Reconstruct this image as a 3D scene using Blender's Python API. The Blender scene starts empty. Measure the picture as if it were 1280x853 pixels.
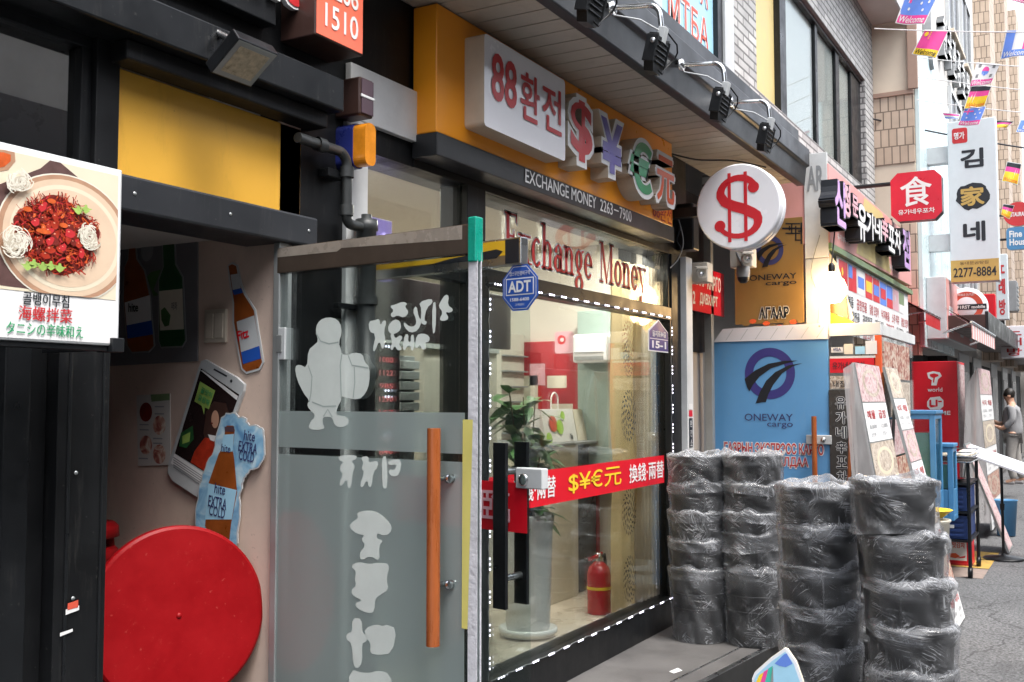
import bpy, bmesh, math, random
from mathutils import Vector, Matrix, noise, geometry
random.seed(7)
SC = bpy.context.scene
COL = SC.collection
R = math.radians

# ------------------------------------------------------------------ camera, sky, sun, exposure
CAM = Vector((0, -2.47, 1.62)); YAW = R(29.73); PIT = R(3.287)
cd = bpy.data.cameras.new('camera'); cd.sensor_width = 36; cd.lens = 36; cd.clip_end = 500; cd.clip_start = .05
co = bpy.data.objects.new('camera', cd); COL.objects.link(co)
co.location = CAM; co.rotation_euler = (R(90) + PIT, 0, YAW - R(90)); SC.camera = co

SUN_EL = R(62); SUN_AZ = R(200)          # azimuth clockwise from +Y
w = bpy.data.worlds.new('World'); SC.world = w; w.use_nodes = True
nt = w.node_tree; bg = nt.nodes['Background']
sky = nt.nodes.new('ShaderNodeTexSky'); sky.sky_type = 'NISHITA'; sky.sun_disc = False
sky.sun_elevation = SUN_EL; sky.sun_rotation = SUN_AZ; sky.air_density = 1.0; sky.dust_density = 3.0; sky.ozone_density = 1.0
hs = nt.nodes.new('ShaderNodeHueSaturation'); hs.inputs['Saturation'].default_value = .35
nt.links.new(sky.outputs[0], hs.inputs['Color']); nt.links.new(hs.outputs[0], bg.inputs['Color'])
bg.inputs['Strength'].default_value = .15
sd = bpy.data.lights.new('sun', 'SUN'); sd.energy = 1.2; sd.angle = R(25); sd.color = (1, .97, .92)
so = bpy.data.objects.new('sun', sd); COL.objects.link(so)
sv = Vector((math.sin(SUN_AZ) * math.cos(SUN_EL), math.cos(SUN_AZ) * math.cos(SUN_EL), math.sin(SUN_EL)))
so.rotation_euler = sv.to_track_quat('Z', 'Y').to_euler()
SC.view_settings.view_transform = 'Standard'; SC.view_settings.look = 'None'
SC.view_settings.gamma = 1; SC.view_settings.use_curve_mapping = False
SC.view_settings.exposure = 1.75
SC.render.engine = 'CYCLES'
SC.cycles.use_denoising = True
SC.cycles.max_bounces = 10; SC.cycles.transparent_max_bounces = 24; SC.cycles.transmission_bounces = 8
SC.cycles.diffuse_bounces = 4; SC.cycles.glossy_bounces = 4
SC.cycles.caustics_reflective = False; SC.cycles.caustics_refractive = False
SC.cycles.sample_clamp_indirect = 6

# ------------------------------------------------------------------ measuring helpers (survey of the photo)
FW = Vector((math.cos(YAW) * math.cos(PIT), math.sin(YAW) * math.cos(PIT), math.sin(PIT)))
RT = Vector((math.sin(YAW), -math.cos(YAW), 0)); UP = RT.cross(FW)
def ray(u, v): return FW * 1280 + RT * (u - 640) + UP * (426.5 - v)
def PX(u, v, ax, val):
    i = 'xyz'.index(ax); d = ray(u, v); return CAM + d * ((val - CAM[i]) / d[i])
def PN(u, v, p, n):
    d = ray(u, v); return CAM + d * ((Vector(p) - CAM).dot(n) / d.dot(n))

# ------------------------------------------------------------------ materials
def nd(m, t): return m.node_tree.nodes.new(t)
def mat(name, col, rough=.55, metal=0, var=.12, scale=8, bump=0, bscale=None, spec=.5, emit=0, rvar=.1, stretch=None, coat=0, ecol=None, alpha=1):
    m = bpy.data.materials.new(name); m.use_nodes = True
    b = m.node_tree.nodes['Principled BSDF']; L = m.node_tree.links.new
    b.inputs['Metallic'].default_value = metal; b.inputs['Roughness'].default_value = rough
    b.inputs['Specular IOR Level'].default_value = spec
    if coat: b.inputs['Coat Weight'].default_value = coat
    tc = nd(m, 'ShaderNodeTexCoord'); src = tc.outputs['Object']
    if stretch:
        mp = nd(m, 'ShaderNodeMapping'); mp.inputs['Scale'].default_value = stretch; L(src, mp.inputs[0]); src = mp.outputs[0]
    c = tuple(col) + (1,)
    n = nd(m, 'ShaderNodeTexNoise'); n.inputs['Scale'].default_value = scale; n.inputs['Detail'].default_value = 6; n.inputs['Roughness'].default_value = .65
    L(src, n.inputs['Vector'])
    r = nd(m, 'ShaderNodeMapRange'); r.inputs['From Min'].default_value = .25; r.inputs['From Max'].default_value = .75
    r.inputs['To Min'].default_value = 1 - var; r.inputs['To Max'].default_value = 1 + var; L(n.outputs['Fac'], r.inputs['Value'])
    mx = nd(m, 'ShaderNodeVectorMath'); mx.operation = 'SCALE'; mx.inputs[0].default_value = col; L(r.outputs[0], mx.inputs['Scale'])
    L(mx.outputs[0], b.inputs['Base Color'])
    r2 = nd(m, 'ShaderNodeMapRange'); r2.inputs['From Min'].default_value = .3; r2.inputs['From Max'].default_value = .7
    r2.inputs['To Min'].default_value = max(.02, rough - rvar); r2.inputs['To Max'].default_value = min(1, rough + rvar); L(n.outputs['Fac'], r2.inputs['Value'])
    L(r2.outputs[0], b.inputs['Roughness'])
    if emit:
        b.inputs['Emission Color'].default_value = tuple(ecol or col) + (1,); b.inputs['Emission Strength'].default_value = emit
    if bump:
        n2 = nd(m, 'ShaderNodeTexNoise'); n2.inputs['Scale'].default_value = bscale or scale * 6; n2.inputs['Detail'].default_value = 5
        L(src, n2.inputs['Vector'])
        bp = nd(m, 'ShaderNodeBump'); bp.inputs['Strength'].default_value = bump; bp.inputs['Distance'].default_value = .01
        L(n2.outputs['Fac'], bp.inputs['Height']); L(bp.outputs[0], b.inputs['Normal'])
    return m
def glass_mat(name, tint=(.93, .96, .95), refl=1.0, ior=1.5):
    m = bpy.data.materials.new(name); m.use_nodes = True; t = m.node_tree; t.nodes.clear(); L = t.links.new
    o = nd(m, 'ShaderNodeOutputMaterial'); mx = nd(m, 'ShaderNodeMixShader'); f = nd(m, 'ShaderNodeFresnel'); f.inputs['IOR'].default_value = ior
    ml = nd(m, 'ShaderNodeMath'); ml.operation = 'MULTIPLY'; ml.inputs[1].default_value = refl; L(f.outputs[0], ml.inputs[0])
    tr = nd(m, 'ShaderNodeBsdfTransparent'); tr.inputs[0].default_value = tint + (1,)
    g = nd(m, 'ShaderNodeBsdfGlossy'); g.inputs['Roughness'].default_value = .01
    L(ml.outputs[0], mx.inputs[0]); L(tr.outputs[0], mx.inputs[1]); L(g.outputs[0], mx.inputs[2]); L(mx.outputs[0], o.inputs[0])
    return m
def frost_mat(name):
    m = bpy.data.materials.new(name); m.use_nodes = True; t = m.node_tree; t.nodes.clear(); L = t.links.new
    o = nd(m, 'ShaderNodeOutputMaterial')
    rf = nd(m, 'ShaderNodeBsdfRefraction'); rf.inputs['Roughness'].default_value = .30; rf.inputs['IOR'].default_value = 1.06; rf.inputs[0].default_value = (.88, .93, .93, 1)
    df = nd(m, 'ShaderNodeBsdfDiffuse'); df.inputs[0].default_value = (.76, .88, .86, 1)
    tl = nd(m, 'ShaderNodeBsdfTranslucent'); tl.inputs[0].default_value = (.72, .82, .81, 1)
    n = nd(m, 'ShaderNodeTexNoise'); n.inputs['Scale'].default_value = 3
    a = nd(m, 'ShaderNodeMixShader'); a.inputs[0].default_value = .5; L(df.outputs[0], a.inputs[1]); L(tl.outputs[0], a.inputs[2])
    b = nd(m, 'ShaderNodeMixShader'); L(rf.outputs[0], b.inputs[1]); L(a.outputs[0], b.inputs[2])
    r = nd(m, 'ShaderNodeMapRange'); r.inputs['To Min'].default_value = .40; r.inputs['To Max'].default_value = .54; L(n.outputs['Fac'], r.inputs[0]); L(r.outputs[0], b.inputs[0])
    g = nd(m, 'ShaderNodeBsdfGlossy'); g.inputs['Roughness'].default_value = .05
    f = nd(m, 'ShaderNodeFresnel'); f.inputs['IOR'].default_value = 1.4
    c = nd(m, 'ShaderNodeMixShader'); L(f.outputs[0], c.inputs[0]); L(b.outputs[0], c.inputs[1]); L(g.outputs[0], c.inputs[2])
    L(c.outputs[0], o.inputs[0]); return m
def film_mat(name):
    """thin crumpled polythene: clear between folds, milky and with painted white highlights along creases, glossy"""
    m = bpy.data.materials.new(name); m.use_nodes = True; t = m.node_tree; t.nodes.clear(); L = t.links.new
    o = nd(m, 'ShaderNodeOutputMaterial'); tc = nd(m, 'ShaderNodeTexCoord')
    oi = nd(m, 'ShaderNodeObjectInfo'); ad = nd(m, 'ShaderNodeVectorMath'); ad.operation = 'ADD'
    sc = nd(m, 'ShaderNodeVectorMath'); sc.operation = 'SCALE'; sc.inputs[0].default_value = (37, 91, 53); L(oi.outputs['Random'], sc.inputs['Scale'])
    L(tc.outputs['Object'], ad.inputs[0]); L(sc.outputs[0], ad.inputs[1])
    mp = nd(m, 'ShaderNodeMapping'); mp.inputs['Scale'].default_value = (1, 1, 2.2); mp.inputs['Rotation'].default_value = (.5, .35, 0); L(ad.outputs[0], mp.inputs[0])
    n = nd(m, 'ShaderNodeTexNoise'); n.inputs['Scale'].default_value = 9; n.inputs['Detail'].default_value = 5; n.inputs['Distortion'].default_value = 1.2; n.inputs['Roughness'].default_value = .6
    L(mp.outputs[0], n.inputs['Vector'])
    wa = nd(m, 'ShaderNodeAttribute'); wa.attribute_name = 'wrap'
    a2 = nd(m, 'ShaderNodeVectorMath'); a2.operation = 'ADD'; L(wa.outputs['Vector'], a2.inputs[0]); L(sc.outputs[0], a2.inputs[1])
    lines = []
    for ang, sx_, sy_, wdt in ((.55, 7, 46, .035), (-.75, 6, 38, .03), (.08, 4, 60, .03), (1.35, 5, 40, .025)):
        r0 = nd(m, 'ShaderNodeMapping'); r0.vector_type = 'POINT'; r0.inputs['Rotation'].default_value = (0, 0, ang); L(a2.outputs[0], r0.inputs[0])
        r1 = nd(m, 'ShaderNodeMapping'); r1.inputs['Scale'].default_value = (sx_, sy_, 1); L(r0.outputs[0], r1.inputs[0])
        q = nd(m, 'ShaderNodeTexNoise'); q.inputs['Scale'].default_value = 1; q.inputs['Detail'].default_value = 2; q.inputs['Distortion'].default_value = .8; L(r1.outputs[0], q.inputs['Vector'])
        m1 = nd(m, 'ShaderNodeMath'); m1.operation = 'SUBTRACT'; m1.inputs[1].default_value = .5; L(q.outputs['Fac'], m1.inputs[0])
        m2 = nd(m, 'ShaderNodeMath'); m2.operation = 'ABSOLUTE'; L(m1.outputs[0], m2.inputs[0])
        m3 = nd(m, 'ShaderNodeMapRange'); m3.inputs['From Max'].default_value = wdt; m3.inputs['To Min'].default_value = 1; m3.inputs['To Max'].default_value = 0; L(m2.outputs[0], m3.inputs[0])
        nm = nd(m, 'ShaderNodeTexNoise'); nm.inputs['Scale'].default_value = 9; nm.inputs['Detail'].default_value = 1; L(r0.outputs[0], nm.inputs['Vector'])
        m4 = nd(m, 'ShaderNodeMapRange'); m4.inputs['From Min'].default_value = .50; m4.inputs['From Max'].default_value = .66; L(nm.outputs['Fac'], m4.inputs[0])
        m5 = nd(m, 'ShaderNodeMath'); m5.operation = 'MULTIPLY'; L(m3.outputs[0], m5.inputs[0]); L(m4.outputs[0], m5.inputs[1]); lines.append(m5)
    acc = lines[0]
    for l_ in lines[1:]:
        mx_ = nd(m, 'ShaderNodeMath'); mx_.operation = 'MAXIMUM'; L(acc.outputs[0], mx_.inputs[0]); L(l_.outputs[0], mx_.inputs[1]); acc = mx_
    rp = acc; v2 = acc
    n3 = nd(m, 'ShaderNodeTexNoise'); n3.inputs['Scale'].default_value = 5; n3.inputs['Detail'].default_value = 3; L(ad.outputs[0], n3.inputs['Vector'])
    mk = nd(m, 'ShaderNodeMapRange'); mk.inputs['From Min'].default_value = .38; mk.inputs['From Max'].default_value = .62; mk.inputs['To Min'].default_value = .3; mk.inputs['To Max'].default_value = 1; L(n3.outputs['Fac'], mk.inputs[0])
    cr = nd(m, 'ShaderNodeMath'); cr.operation = 'MULTIPLY'; L(rp.outputs[0], cr.inputs[0]); L(mk.outputs[0], cr.inputs[1])
    at = nd(m, 'ShaderNodeAttribute'); at.attribute_name = 'milky'
    fa = nd(m, 'ShaderNodeMath'); fa.operation = 'MULTIPLY_ADD'; fa.inputs[1].default_value = .6; L(cr.outputs[0], fa.inputs[0])  # fold highlights painted in as white streaks of the diffuse mix
    lw = nd(m, 'ShaderNodeLayerWeight'); lw.inputs[0].default_value = .25
    l2 = nd(m, 'ShaderNodeMath'); l2.operation = 'MULTIPLY'; l2.inputs[1].default_value = .14; L(lw.outputs['Facing'], l2.inputs[0])
    bs = nd(m, 'ShaderNodeMath'); bs.operation = 'MULTIPLY_ADD'; bs.inputs[1].default_value = .45; L(at.outputs['Fac'], bs.inputs[0]); L(l2.outputs[0], bs.inputs[2])
    cl_ = nd(m, 'ShaderNodeMath'); cl_.operation = 'MULTIPLY_ADD'; cl_.inputs[1].default_value = .03; L(mk.outputs[0], cl_.inputs[0]); L(bs.outputs[0], cl_.inputs[2]); L(cl_.outputs[0], fa.inputs[2])
    fc = nd(m, 'ShaderNodeMath'); fc.operation = 'MINIMUM'; fc.inputs[1].default_value = .85; L(fa.outputs[0], fc.inputs[0])
    bp = nd(m, 'ShaderNodeBump'); bp.inputs['Strength'].default_value = .55; bp.inputs['Distance'].default_value = .012; hh = nd(m, 'ShaderNodeMath'); hh.operation = 'MULTIPLY_ADD'; hh.inputs[1].default_value = .35; L(v2.outputs[0], hh.inputs[0]); L(n.outputs['Fac'], hh.inputs[2]); h2 = nd(m, 'ShaderNodeMath'); h2.operation = 'MULTIPLY'; h2.inputs[1].default_value = .45; L(n.outputs['Fac'], h2.inputs[0]); L(h2.outputs[0], hh.inputs[2]); L(hh.outputs[0], bp.inputs['Height'])
    tr = nd(m, 'ShaderNodeBsdfTransparent'); tr.inputs[0].default_value = (.95, .95, .96, 1)
    df = nd(m, 'ShaderNodeBsdfDiffuse'); df.inputs[0].default_value = (.72, .74, .78, 1)
    tl = nd(m, 'ShaderNodeBsdfTranslucent'); tl.inputs[0].default_value = (.72, .74, .78, 1)
    dm = nd(m, 'ShaderNodeMixShader'); dm.inputs[0].default_value = .3; L(df.outputs[0], dm.inputs[1]); L(tl.outputs[0], dm.inputs[2])
    a = nd(m, 'ShaderNodeMixShader'); L(fc.outputs[0], a.inputs[0]); L(tr.outputs[0], a.inputs[1]); L(dm.outputs[0], a.inputs[2])
    g = nd(m, 'ShaderNodeBsdfGlossy'); g.inputs['Roughness'].default_value = .12; L(bp.outputs[0], g.inputs['Normal'])
    f = nd(m, 'ShaderNodeFresnel'); f.inputs['IOR'].default_value = 1.55; L(bp.outputs[0], f.inputs['Normal'])
    fm_ = nd(m, 'ShaderNodeMath'); fm_.operation = 'MULTIPLY'; fm_.inputs[1].default_value = .48; L(f.outputs[0], fm_.inputs[0])
    c = nd(m, 'ShaderNodeMixShader'); L(fm_.outputs[0], c.inputs[0]); L(a.outputs[0], c.inputs[1]); L(g.outputs[0], c.inputs[2])
    L(c.outputs[0], o.inputs[0]); return m
def brick_mat(name, c1, c2, mortar, sx, sy, rough=.8, msize=.02, plane='xz', bump=.4, offset=.5, var=.25):
    m = bpy.data.materials.new(name); m.use_nodes = True; L = m.node_tree.links.new; b = m.node_tree.nodes['Principled BSDF']
    tc = nd(m, 'ShaderNodeTexCoord'); sp = nd(m, 'ShaderNodeSeparateXYZ'); L(tc.outputs['Object'], sp.inputs[0])
    cb = nd(m, 'ShaderNodeCombineXYZ'); ad = nd(m, 'ShaderNodeMath'); ad.operation = 'ADD'; L(sp.outputs[0], ad.inputs[0]); L(sp.outputs[1], ad.inputs[1])
    L(ad.outputs[0], cb.inputs[0]); L(sp.outputs[2], cb.inputs[1])
    br = nd(m, 'ShaderNodeTexBrick'); br.offset = offset; br.inputs['Color1'].default_value = c1 + (1,); br.inputs['Color2'].default_value = c2 + (1,); br.inputs['Mortar'].default_value = mortar + (1,)
    br.inputs['Scale'].default_value = 1; br.inputs['Brick Width'].default_value = sx; br.inputs['Row Height'].default_value = sy; br.inputs['Mortar Size'].default_value = msize
    L(cb.outputs[0], br.inputs['Vector'])
    n = nd(m, 'ShaderNodeTexNoise'); n.inputs['Scale'].default_value = 5; n.inputs['Detail'].default_value = 8; L(tc.outputs['Object'], n.inputs['Vector'])
    r = nd(m, 'ShaderNodeMapRange'); r.inputs['To Min'].default_value = 1 - var; r.inputs['To Max'].default_value = 1 + var; L(n.outputs['Fac'], r.inputs[0])
    v = nd(m, 'ShaderNodeVectorMath'); v.operation = 'SCALE'; L(br.outputs['Color'], v.inputs[0]); L(r.outputs[0], v.inputs['Scale']); L(v.outputs[0], b.inputs['Base Color'])
    b.inputs['Roughness'].default_value = rough
    bp = nd(m, 'ShaderNodeBump'); bp.inputs['Strength'].default_value = bump; bp.inputs['Distance'].default_value = .01; bp.invert = True; L(br.outputs['Fac'], bp.inputs['Height']); L(bp.outputs[0], b.inputs['Normal'])
    return m
def ramp_mat(name, stops, scale=30, rough=.5, kind='noise', dist=1.0, stretch=(1, 1, 1)):
    """a procedural printed picture / patterned cloth"""
    m = bpy.data.materials.new(name); m.use_nodes = True; L = m.node_tree.links.new; b = m.node_tree.nodes['Principled BSDF']
    tc = nd(m, 'ShaderNodeTexCoord'); mp = nd(m, 'ShaderNodeMapping'); mp.inputs['Scale'].default_value = stretch; L(tc.outputs['Object'], mp.inputs[0])
    if kind == 'noise':
        n = nd(m, 'ShaderNodeTexNoise'); n.inputs['Scale'].default_value = scale; n.inputs['Detail'].default_value = 5; n.inputs['Distortion'].default_value = dist; out = n.outputs['Fac']
    else:
        n = nd(m, 'ShaderNodeTexVoronoi'); n.inputs['Scale'].default_value = scale; out = n.outputs['Distance']
    L(mp.outputs[0], n.inputs['Vector'])
    cr = nd(m, 'ShaderNodeValToRGB'); e = cr.color_ramp.elements
    e[0].position, e[0].color = stops[0][0], stops[0][1] + (1,); e[1].position, e[1].color = stops[-1][0], stops[-1][1] + (1,)
    for p, c in stops[1:-1]:
        k = e.new(p); k.color = c + (1,)
    L(out, cr.inputs[0]); L(cr.outputs[0], b.inputs['Base Color']); b.inputs['Roughness'].default_value = rough
    return m
def translucent(m, k=.5, col=(.6, .5, .34)):
    L = m.node_tree.links.new; o = [n for n in m.node_tree.nodes if n.type == 'OUTPUT_MATERIAL'][0]; p = m.node_tree.nodes['Principled BSDF']
    t = nd(m, 'ShaderNodeBsdfTranslucent'); t.inputs[0].default_value = col + (1,); x = nd(m, 'ShaderNodeMixShader'); x.inputs[0].default_value = k
    L(p.outputs[0], x.inputs[1]); L(t.outputs[0], x.inputs[2]); L(x.outputs[0], o.inputs[0])
def lamp_mat(name, col, s):
    m = bpy.data.materials.new(name); m.use_nodes = True; b = m.node_tree.nodes['Principled BSDF']
    b.inputs['Base Color'].default_value = (.8, .8, .8, 1); b.inputs['Emission Color'].default_value = col + (1,); b.inputs['Emission Strength'].default_value = s
    return m
M = {}
M['black'] = mat('black_paint', (.0065, .007, .008), .42, spec=.3, var=.3, scale=4, bump=.03, rvar=.12)
M['black2'] = mat('black_frame_metal', (.008, .009, .0105), .36, spec=.35, var=.25, scale=6, rvar=.12)
def wear(m, col=(.055, .053, .05), amt=.5, lo=.56, hi=.72, stretch=(3, 3, .35), sc=9):
    """dust, rubbed edges and runs on dark paint"""
    L = m.node_tree.links.new; b = m.node_tree.nodes['Principled BSDF']; src = b.inputs['Base Color'].links[0].from_socket
    tc = nd(m, 'ShaderNodeTexCoord'); mp = nd(m, 'ShaderNodeMapping'); mp.inputs['Scale'].default_value = stretch; L(tc.outputs['Object'], mp.inputs[0])
    n = nd(m, 'ShaderNodeTexNoise'); n.inputs['Scale'].default_value = sc; n.inputs['Detail'].default_value = 9; n.inputs['Roughness'].default_value = .75; L(mp.outputs[0], n.inputs['Vector'])
    r = nd(m, 'ShaderNodeMapRange'); r.inputs['From Min'].default_value = lo; r.inputs['From Max'].default_value = hi; r.inputs['To Max'].default_value = amt; L(n.outputs['Fac'], r.inputs[0])
    n2 = nd(m, 'ShaderNodeTexNoise'); n2.inputs['Scale'].default_value = 55; n2.inputs['Detail'].default_value = 3; L(tc.outputs['Object'], n2.inputs['Vector'])
    r2 = nd(m, 'ShaderNodeMapRange'); r2.inputs['From Min'].default_value = .70; r2.inputs['From Max'].default_value = .74; r2.inputs['To Max'].default_value = amt; L(n2.outputs['Fac'], r2.inputs[0])
    ad = nd(m, 'ShaderNodeMath'); ad.operation = 'MAXIMUM'; L(r.outputs[0], ad.inputs[0]); L(r2.outputs[0], ad.inputs[1])
    x = nd(m, 'ShaderNodeMix'); x.data_type = 'RGBA'; L(ad.outputs[0], x.inputs[0]); L(src, x.inputs[6]); x.inputs[7].default_value = col + (1,); L(x.outputs[2], b.inputs['Base Color'])
wear(M['black']); wear(M['black2'])
M['charcoal'] = mat('charcoal_panel', (.020, .022, .026), .42, var=.15, scale=3)
M['charc2'] = mat('charcoal_fascia_metal', (.019, .020, .022), .38, var=.2, scale=3)
M['yellow'] = mat('yellow_panel', (.74, .40, .05), .32, var=.09, scale=1.5)
M['orange'] = mat('orange_panel', (.92, .33, .012), .35, var=.05, scale=2)
wear(M['yellow'], (.35, .20, .03), .45, .55, .8, (2, 2, .5), 4); wear(M['charcoal'], (.07, .07, .068), .5); wear(M['charc2'], (.06, .06, .058), .5, .58, .75, (.4, 3, 3))
M['white'] = mat('white_paint', (.72, .73, .73), .45, var=.05, scale=5)
M['whitew'] = mat('white_worn', (.62, .63, .63), .5, var=.12, scale=6)
M['offwhite'] = mat('aged_cream_plastic', (.55, .49, .40), .45, var=.1, scale=8)
M['litewhite'] = mat('lightbox_face', (.80, .80, .84), .22, var=.03, scale=3, coat=.3)
M['letred'] = mat('sign_red', (.50, .025, .03), .4, var=.08)
M['red'] = mat('bright_red_vinyl', (.62, .006, .018), .4, var=.05)
M['redpl'] = mat('red_plastic', (.25, .0025, .005), .45, spec=.2, var=.2, scale=5, rvar=.10, bump=.04, bscale=30)
M['dollar'] = mat('crimson_print', (.55, .02, .03), .35, var=.04)
M['blueviolet'] = mat('blue_violet_print', (.16, .13, .42), .4, var=.1)
M['green'] = mat('green_print', (.02, .30, .12), .4, var=.1)
M['orred'] = mat('orange_red_print', (.72, .11, .03), .4, var=.08)
M['salmon'] = mat('salmon_panel', (.85, .17, .10), .35, var=.05, scale=3)
M['brown'] = mat('dark_brown_box', (.05, .025, .02), .4)
M['maroon'] = mat('dull_maroon', (.085, .05, .065), .4)
M['soffit'] = mat('soffit_slat', (.52, .48, .41), .5, var=.1, scale=3)
wear(M['redpl'], (.42, .06, .05), .5, .60, .78, (3, 3, 3), 14); wear(M['soffit'], (.25, .22, .18), .5, .5, .8, (2, 2, 2), 3)
M['steel'] = mat('brushed_steel', (.55, .56, .57), .28, metal=1, var=.1)
M['chrome'] = mat('polished_steel', (.75, .76, .77), .14, metal=1, var=.05, rvar=.04)
M['alu'] = mat('grey_aluminium', (.38, .40, .40), .4, metal=.6, var=.12)
M['brownrail'] = mat('brown_glossy_rail', (.06, .045, .035), .2, var=.25, scale=4)
M['reflector'] = mat('yellowed_reflector', (.50, .43, .30), .35, var=.4, scale=60)
M['railtop'] = mat('scuffed_rail_cap', (.30, .26, .22), .3, var=.35, scale=7)
M['orangecloth'] = mat('orange_cloth', (.85, .36, .02), .6, var=.15)
M['wood'] = mat('varnished_wood', (.32, .085, .022), .3, var=.3, scale=6, stretch=(8, 8, .8), coat=.3)
M['glass'] = glass_mat('clear_glass', (.90, .93, .92), .42)
M['glassdoor'] = glass_mat('door_glass', (.90, .94, .93), .5)
M['frost'] = frost_mat('frosted_film')
M['film'] = film_mat('clear_plastic_film')
M['binpl'] = mat('black_bin_plastic', (.008, .0085, .010), .38, var=.2, scale=7, bump=.05, bscale=40)
M['pipe'] = mat('dark_pipe', (.03, .033, .034), .42, var=.25, scale=10, bump=.08)
M['wall'] = mat('pinkish_plaster', (.62, .48, .40), .6, var=.14, scale=3, bump=.05)
M['sticker'] = mat('pale_sticker', (.74, .80, .76), .6, var=.06, scale=14)
def see_through(m, k):
    L = m.node_tree.links.new; o = [n for n in m.node_tree.nodes if n.type == 'OUTPUT_MATERIAL'][0]; p = m.node_tree.nodes['Principled BSDF']
    t = nd(m, 'ShaderNodeBsdfTransparent'); x = nd(m, 'ShaderNodeMixShader'); x.inputs[0].default_value = k; L(p.outputs[0], x.inputs[1]); L(t.outputs[0], x.inputs[2]); L(x.outputs[0], o.inputs[0])
see_through(M['sticker'], .22); M['stickerline'] = mat('decal_line', (.34, .40, .38), .6)
M['tape'] = mat('green_tape', (.0, .28, .20), .35, var=.15, scale=20, bump=.2)
M['cleartape'] = mat('milky_packing_tape', (.62, .62, .66), .25, var=.2, scale=14, bump=.3)
M['ytape'] = mat('yellow_black_tape_yellow', (.68, .40, .02), .4)
M['ytape2'] = mat('pale_yellow_strip', (.62, .56, .16), .5, var=.1)
M['blue'] = mat('sky_blue_panel', (.115, .32, .60), .38, var=.06, scale=2)
M['navy'] = mat('navy_print', (.045, .04, .21), .4, var=.05)
wear(M['blue'], (.20, .34, .48), .5, .55, .85, (2, 2, .6), 5)
M['ink'] = mat('black_ink', (.012, .014, .02), .4)
M['adt'] = mat('royal_blue_print', (.02, .09, .42), .35, var=.08)
M['plate'] = mat('violet_blue_plate', (.018, .011, .17), .35)
M['yl'] = mat('gold_yellow_print', (.85, .58, .03), .4)
M['ochre'] = mat('ochre_banner', (.25, .145, .04), .5, var=.12, scale=3)
M['navy2'] = mat('faded_navy', (.035, .04, .14), .5)
M['grey'] = mat('grey_plastic', (.25, .26, .27), .5)
M['lgrey'] = mat('light_grey_metal', (.50, .52, .53), .45, var=.1)
M['cam'] = mat('camera_housing', (.62, .58, .52), .4, var=.05)
M['beige'] = mat('beige_jamb', (.40, .36, .32), .5, var=.06)
M['pink'] = mat('faded_pink_board', (.70, .34, .32), .5, var=.08, scale=3)
M['olive'] = mat('faded_yellow_paint', (.62, .50, .22), .5, var=.1)
M['lilac'] = mat('lilac_letter_face', (.62, .38, .75), .4, var=.1)
M['pinkl'] = mat('pink_letter_face', (.75, .42, .48), .4, var=.1)
M['floor'] = mat('beige_floor', (.55, .47, .38), .3, var=.08, scale=5)
M['ceil'] = mat('shop_ceiling', (.60, .56, .50), .7, var=.04)
M['inwall'] = mat('cream_wall', (.60, .56, .50), .6, var=.05)
M['inred'] = mat('inner_red_wall', (.42, .02, .03), .4, var=.15, scale=2)
M['ingreen'] = mat('grey_green_wall', (.28, .36, .33), .5, var=.1)
M['pot'] = mat('white_ceramic', (.74, .74, .73), .2, var=.04)
M['leaf'] = mat('leaf', (.07, .16, .05), .4, var=.35, scale=12)
M['leaf2'] = mat('pale_leaf', (.17, .25, .12), .4, var=.3, scale=12)
M['stem'] = mat('stem', (.16, .11, .05), .7)
M['paper'] = mat('white_paper', (.74, .74, .74), .6, var=.04)
M['cream'] = mat('cream_paper', (.68, .63, .52), .6, var=.06)
M['lime'] = mat('lime_print', (.35, .60, .06), .5)
M['tomato'] = mat('red_dot_print', (.62, .09, .05), .5)
M['gold'] = mat('gold_curtain', (.62, .50, .28), .45, var=.18, scale=10, stretch=(1, 1, .3))
M['sheer'] = mat('sheer_curtain', (.68, .62, .54), .7, var=.12, scale=14, stretch=(3, 3, .2))
translucent(M['gold'], .5, (.75, .60, .34)); translucent(M['sheer'], .6, (.8, .72, .6))
M['medal'] = mat('medallion_brown', (.05, .03, .025), .7, var=.2)
M['medal2'] = mat('medallion_blue', (.08, .09, .15), .7, var=.2)
M['medal3'] = mat('medallion_orange', (.50, .16, .03), .7, var=.2)
M['dkcab'] = mat('dark_cabinet', (.05, .045, .042), .3, var=.1)
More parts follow.
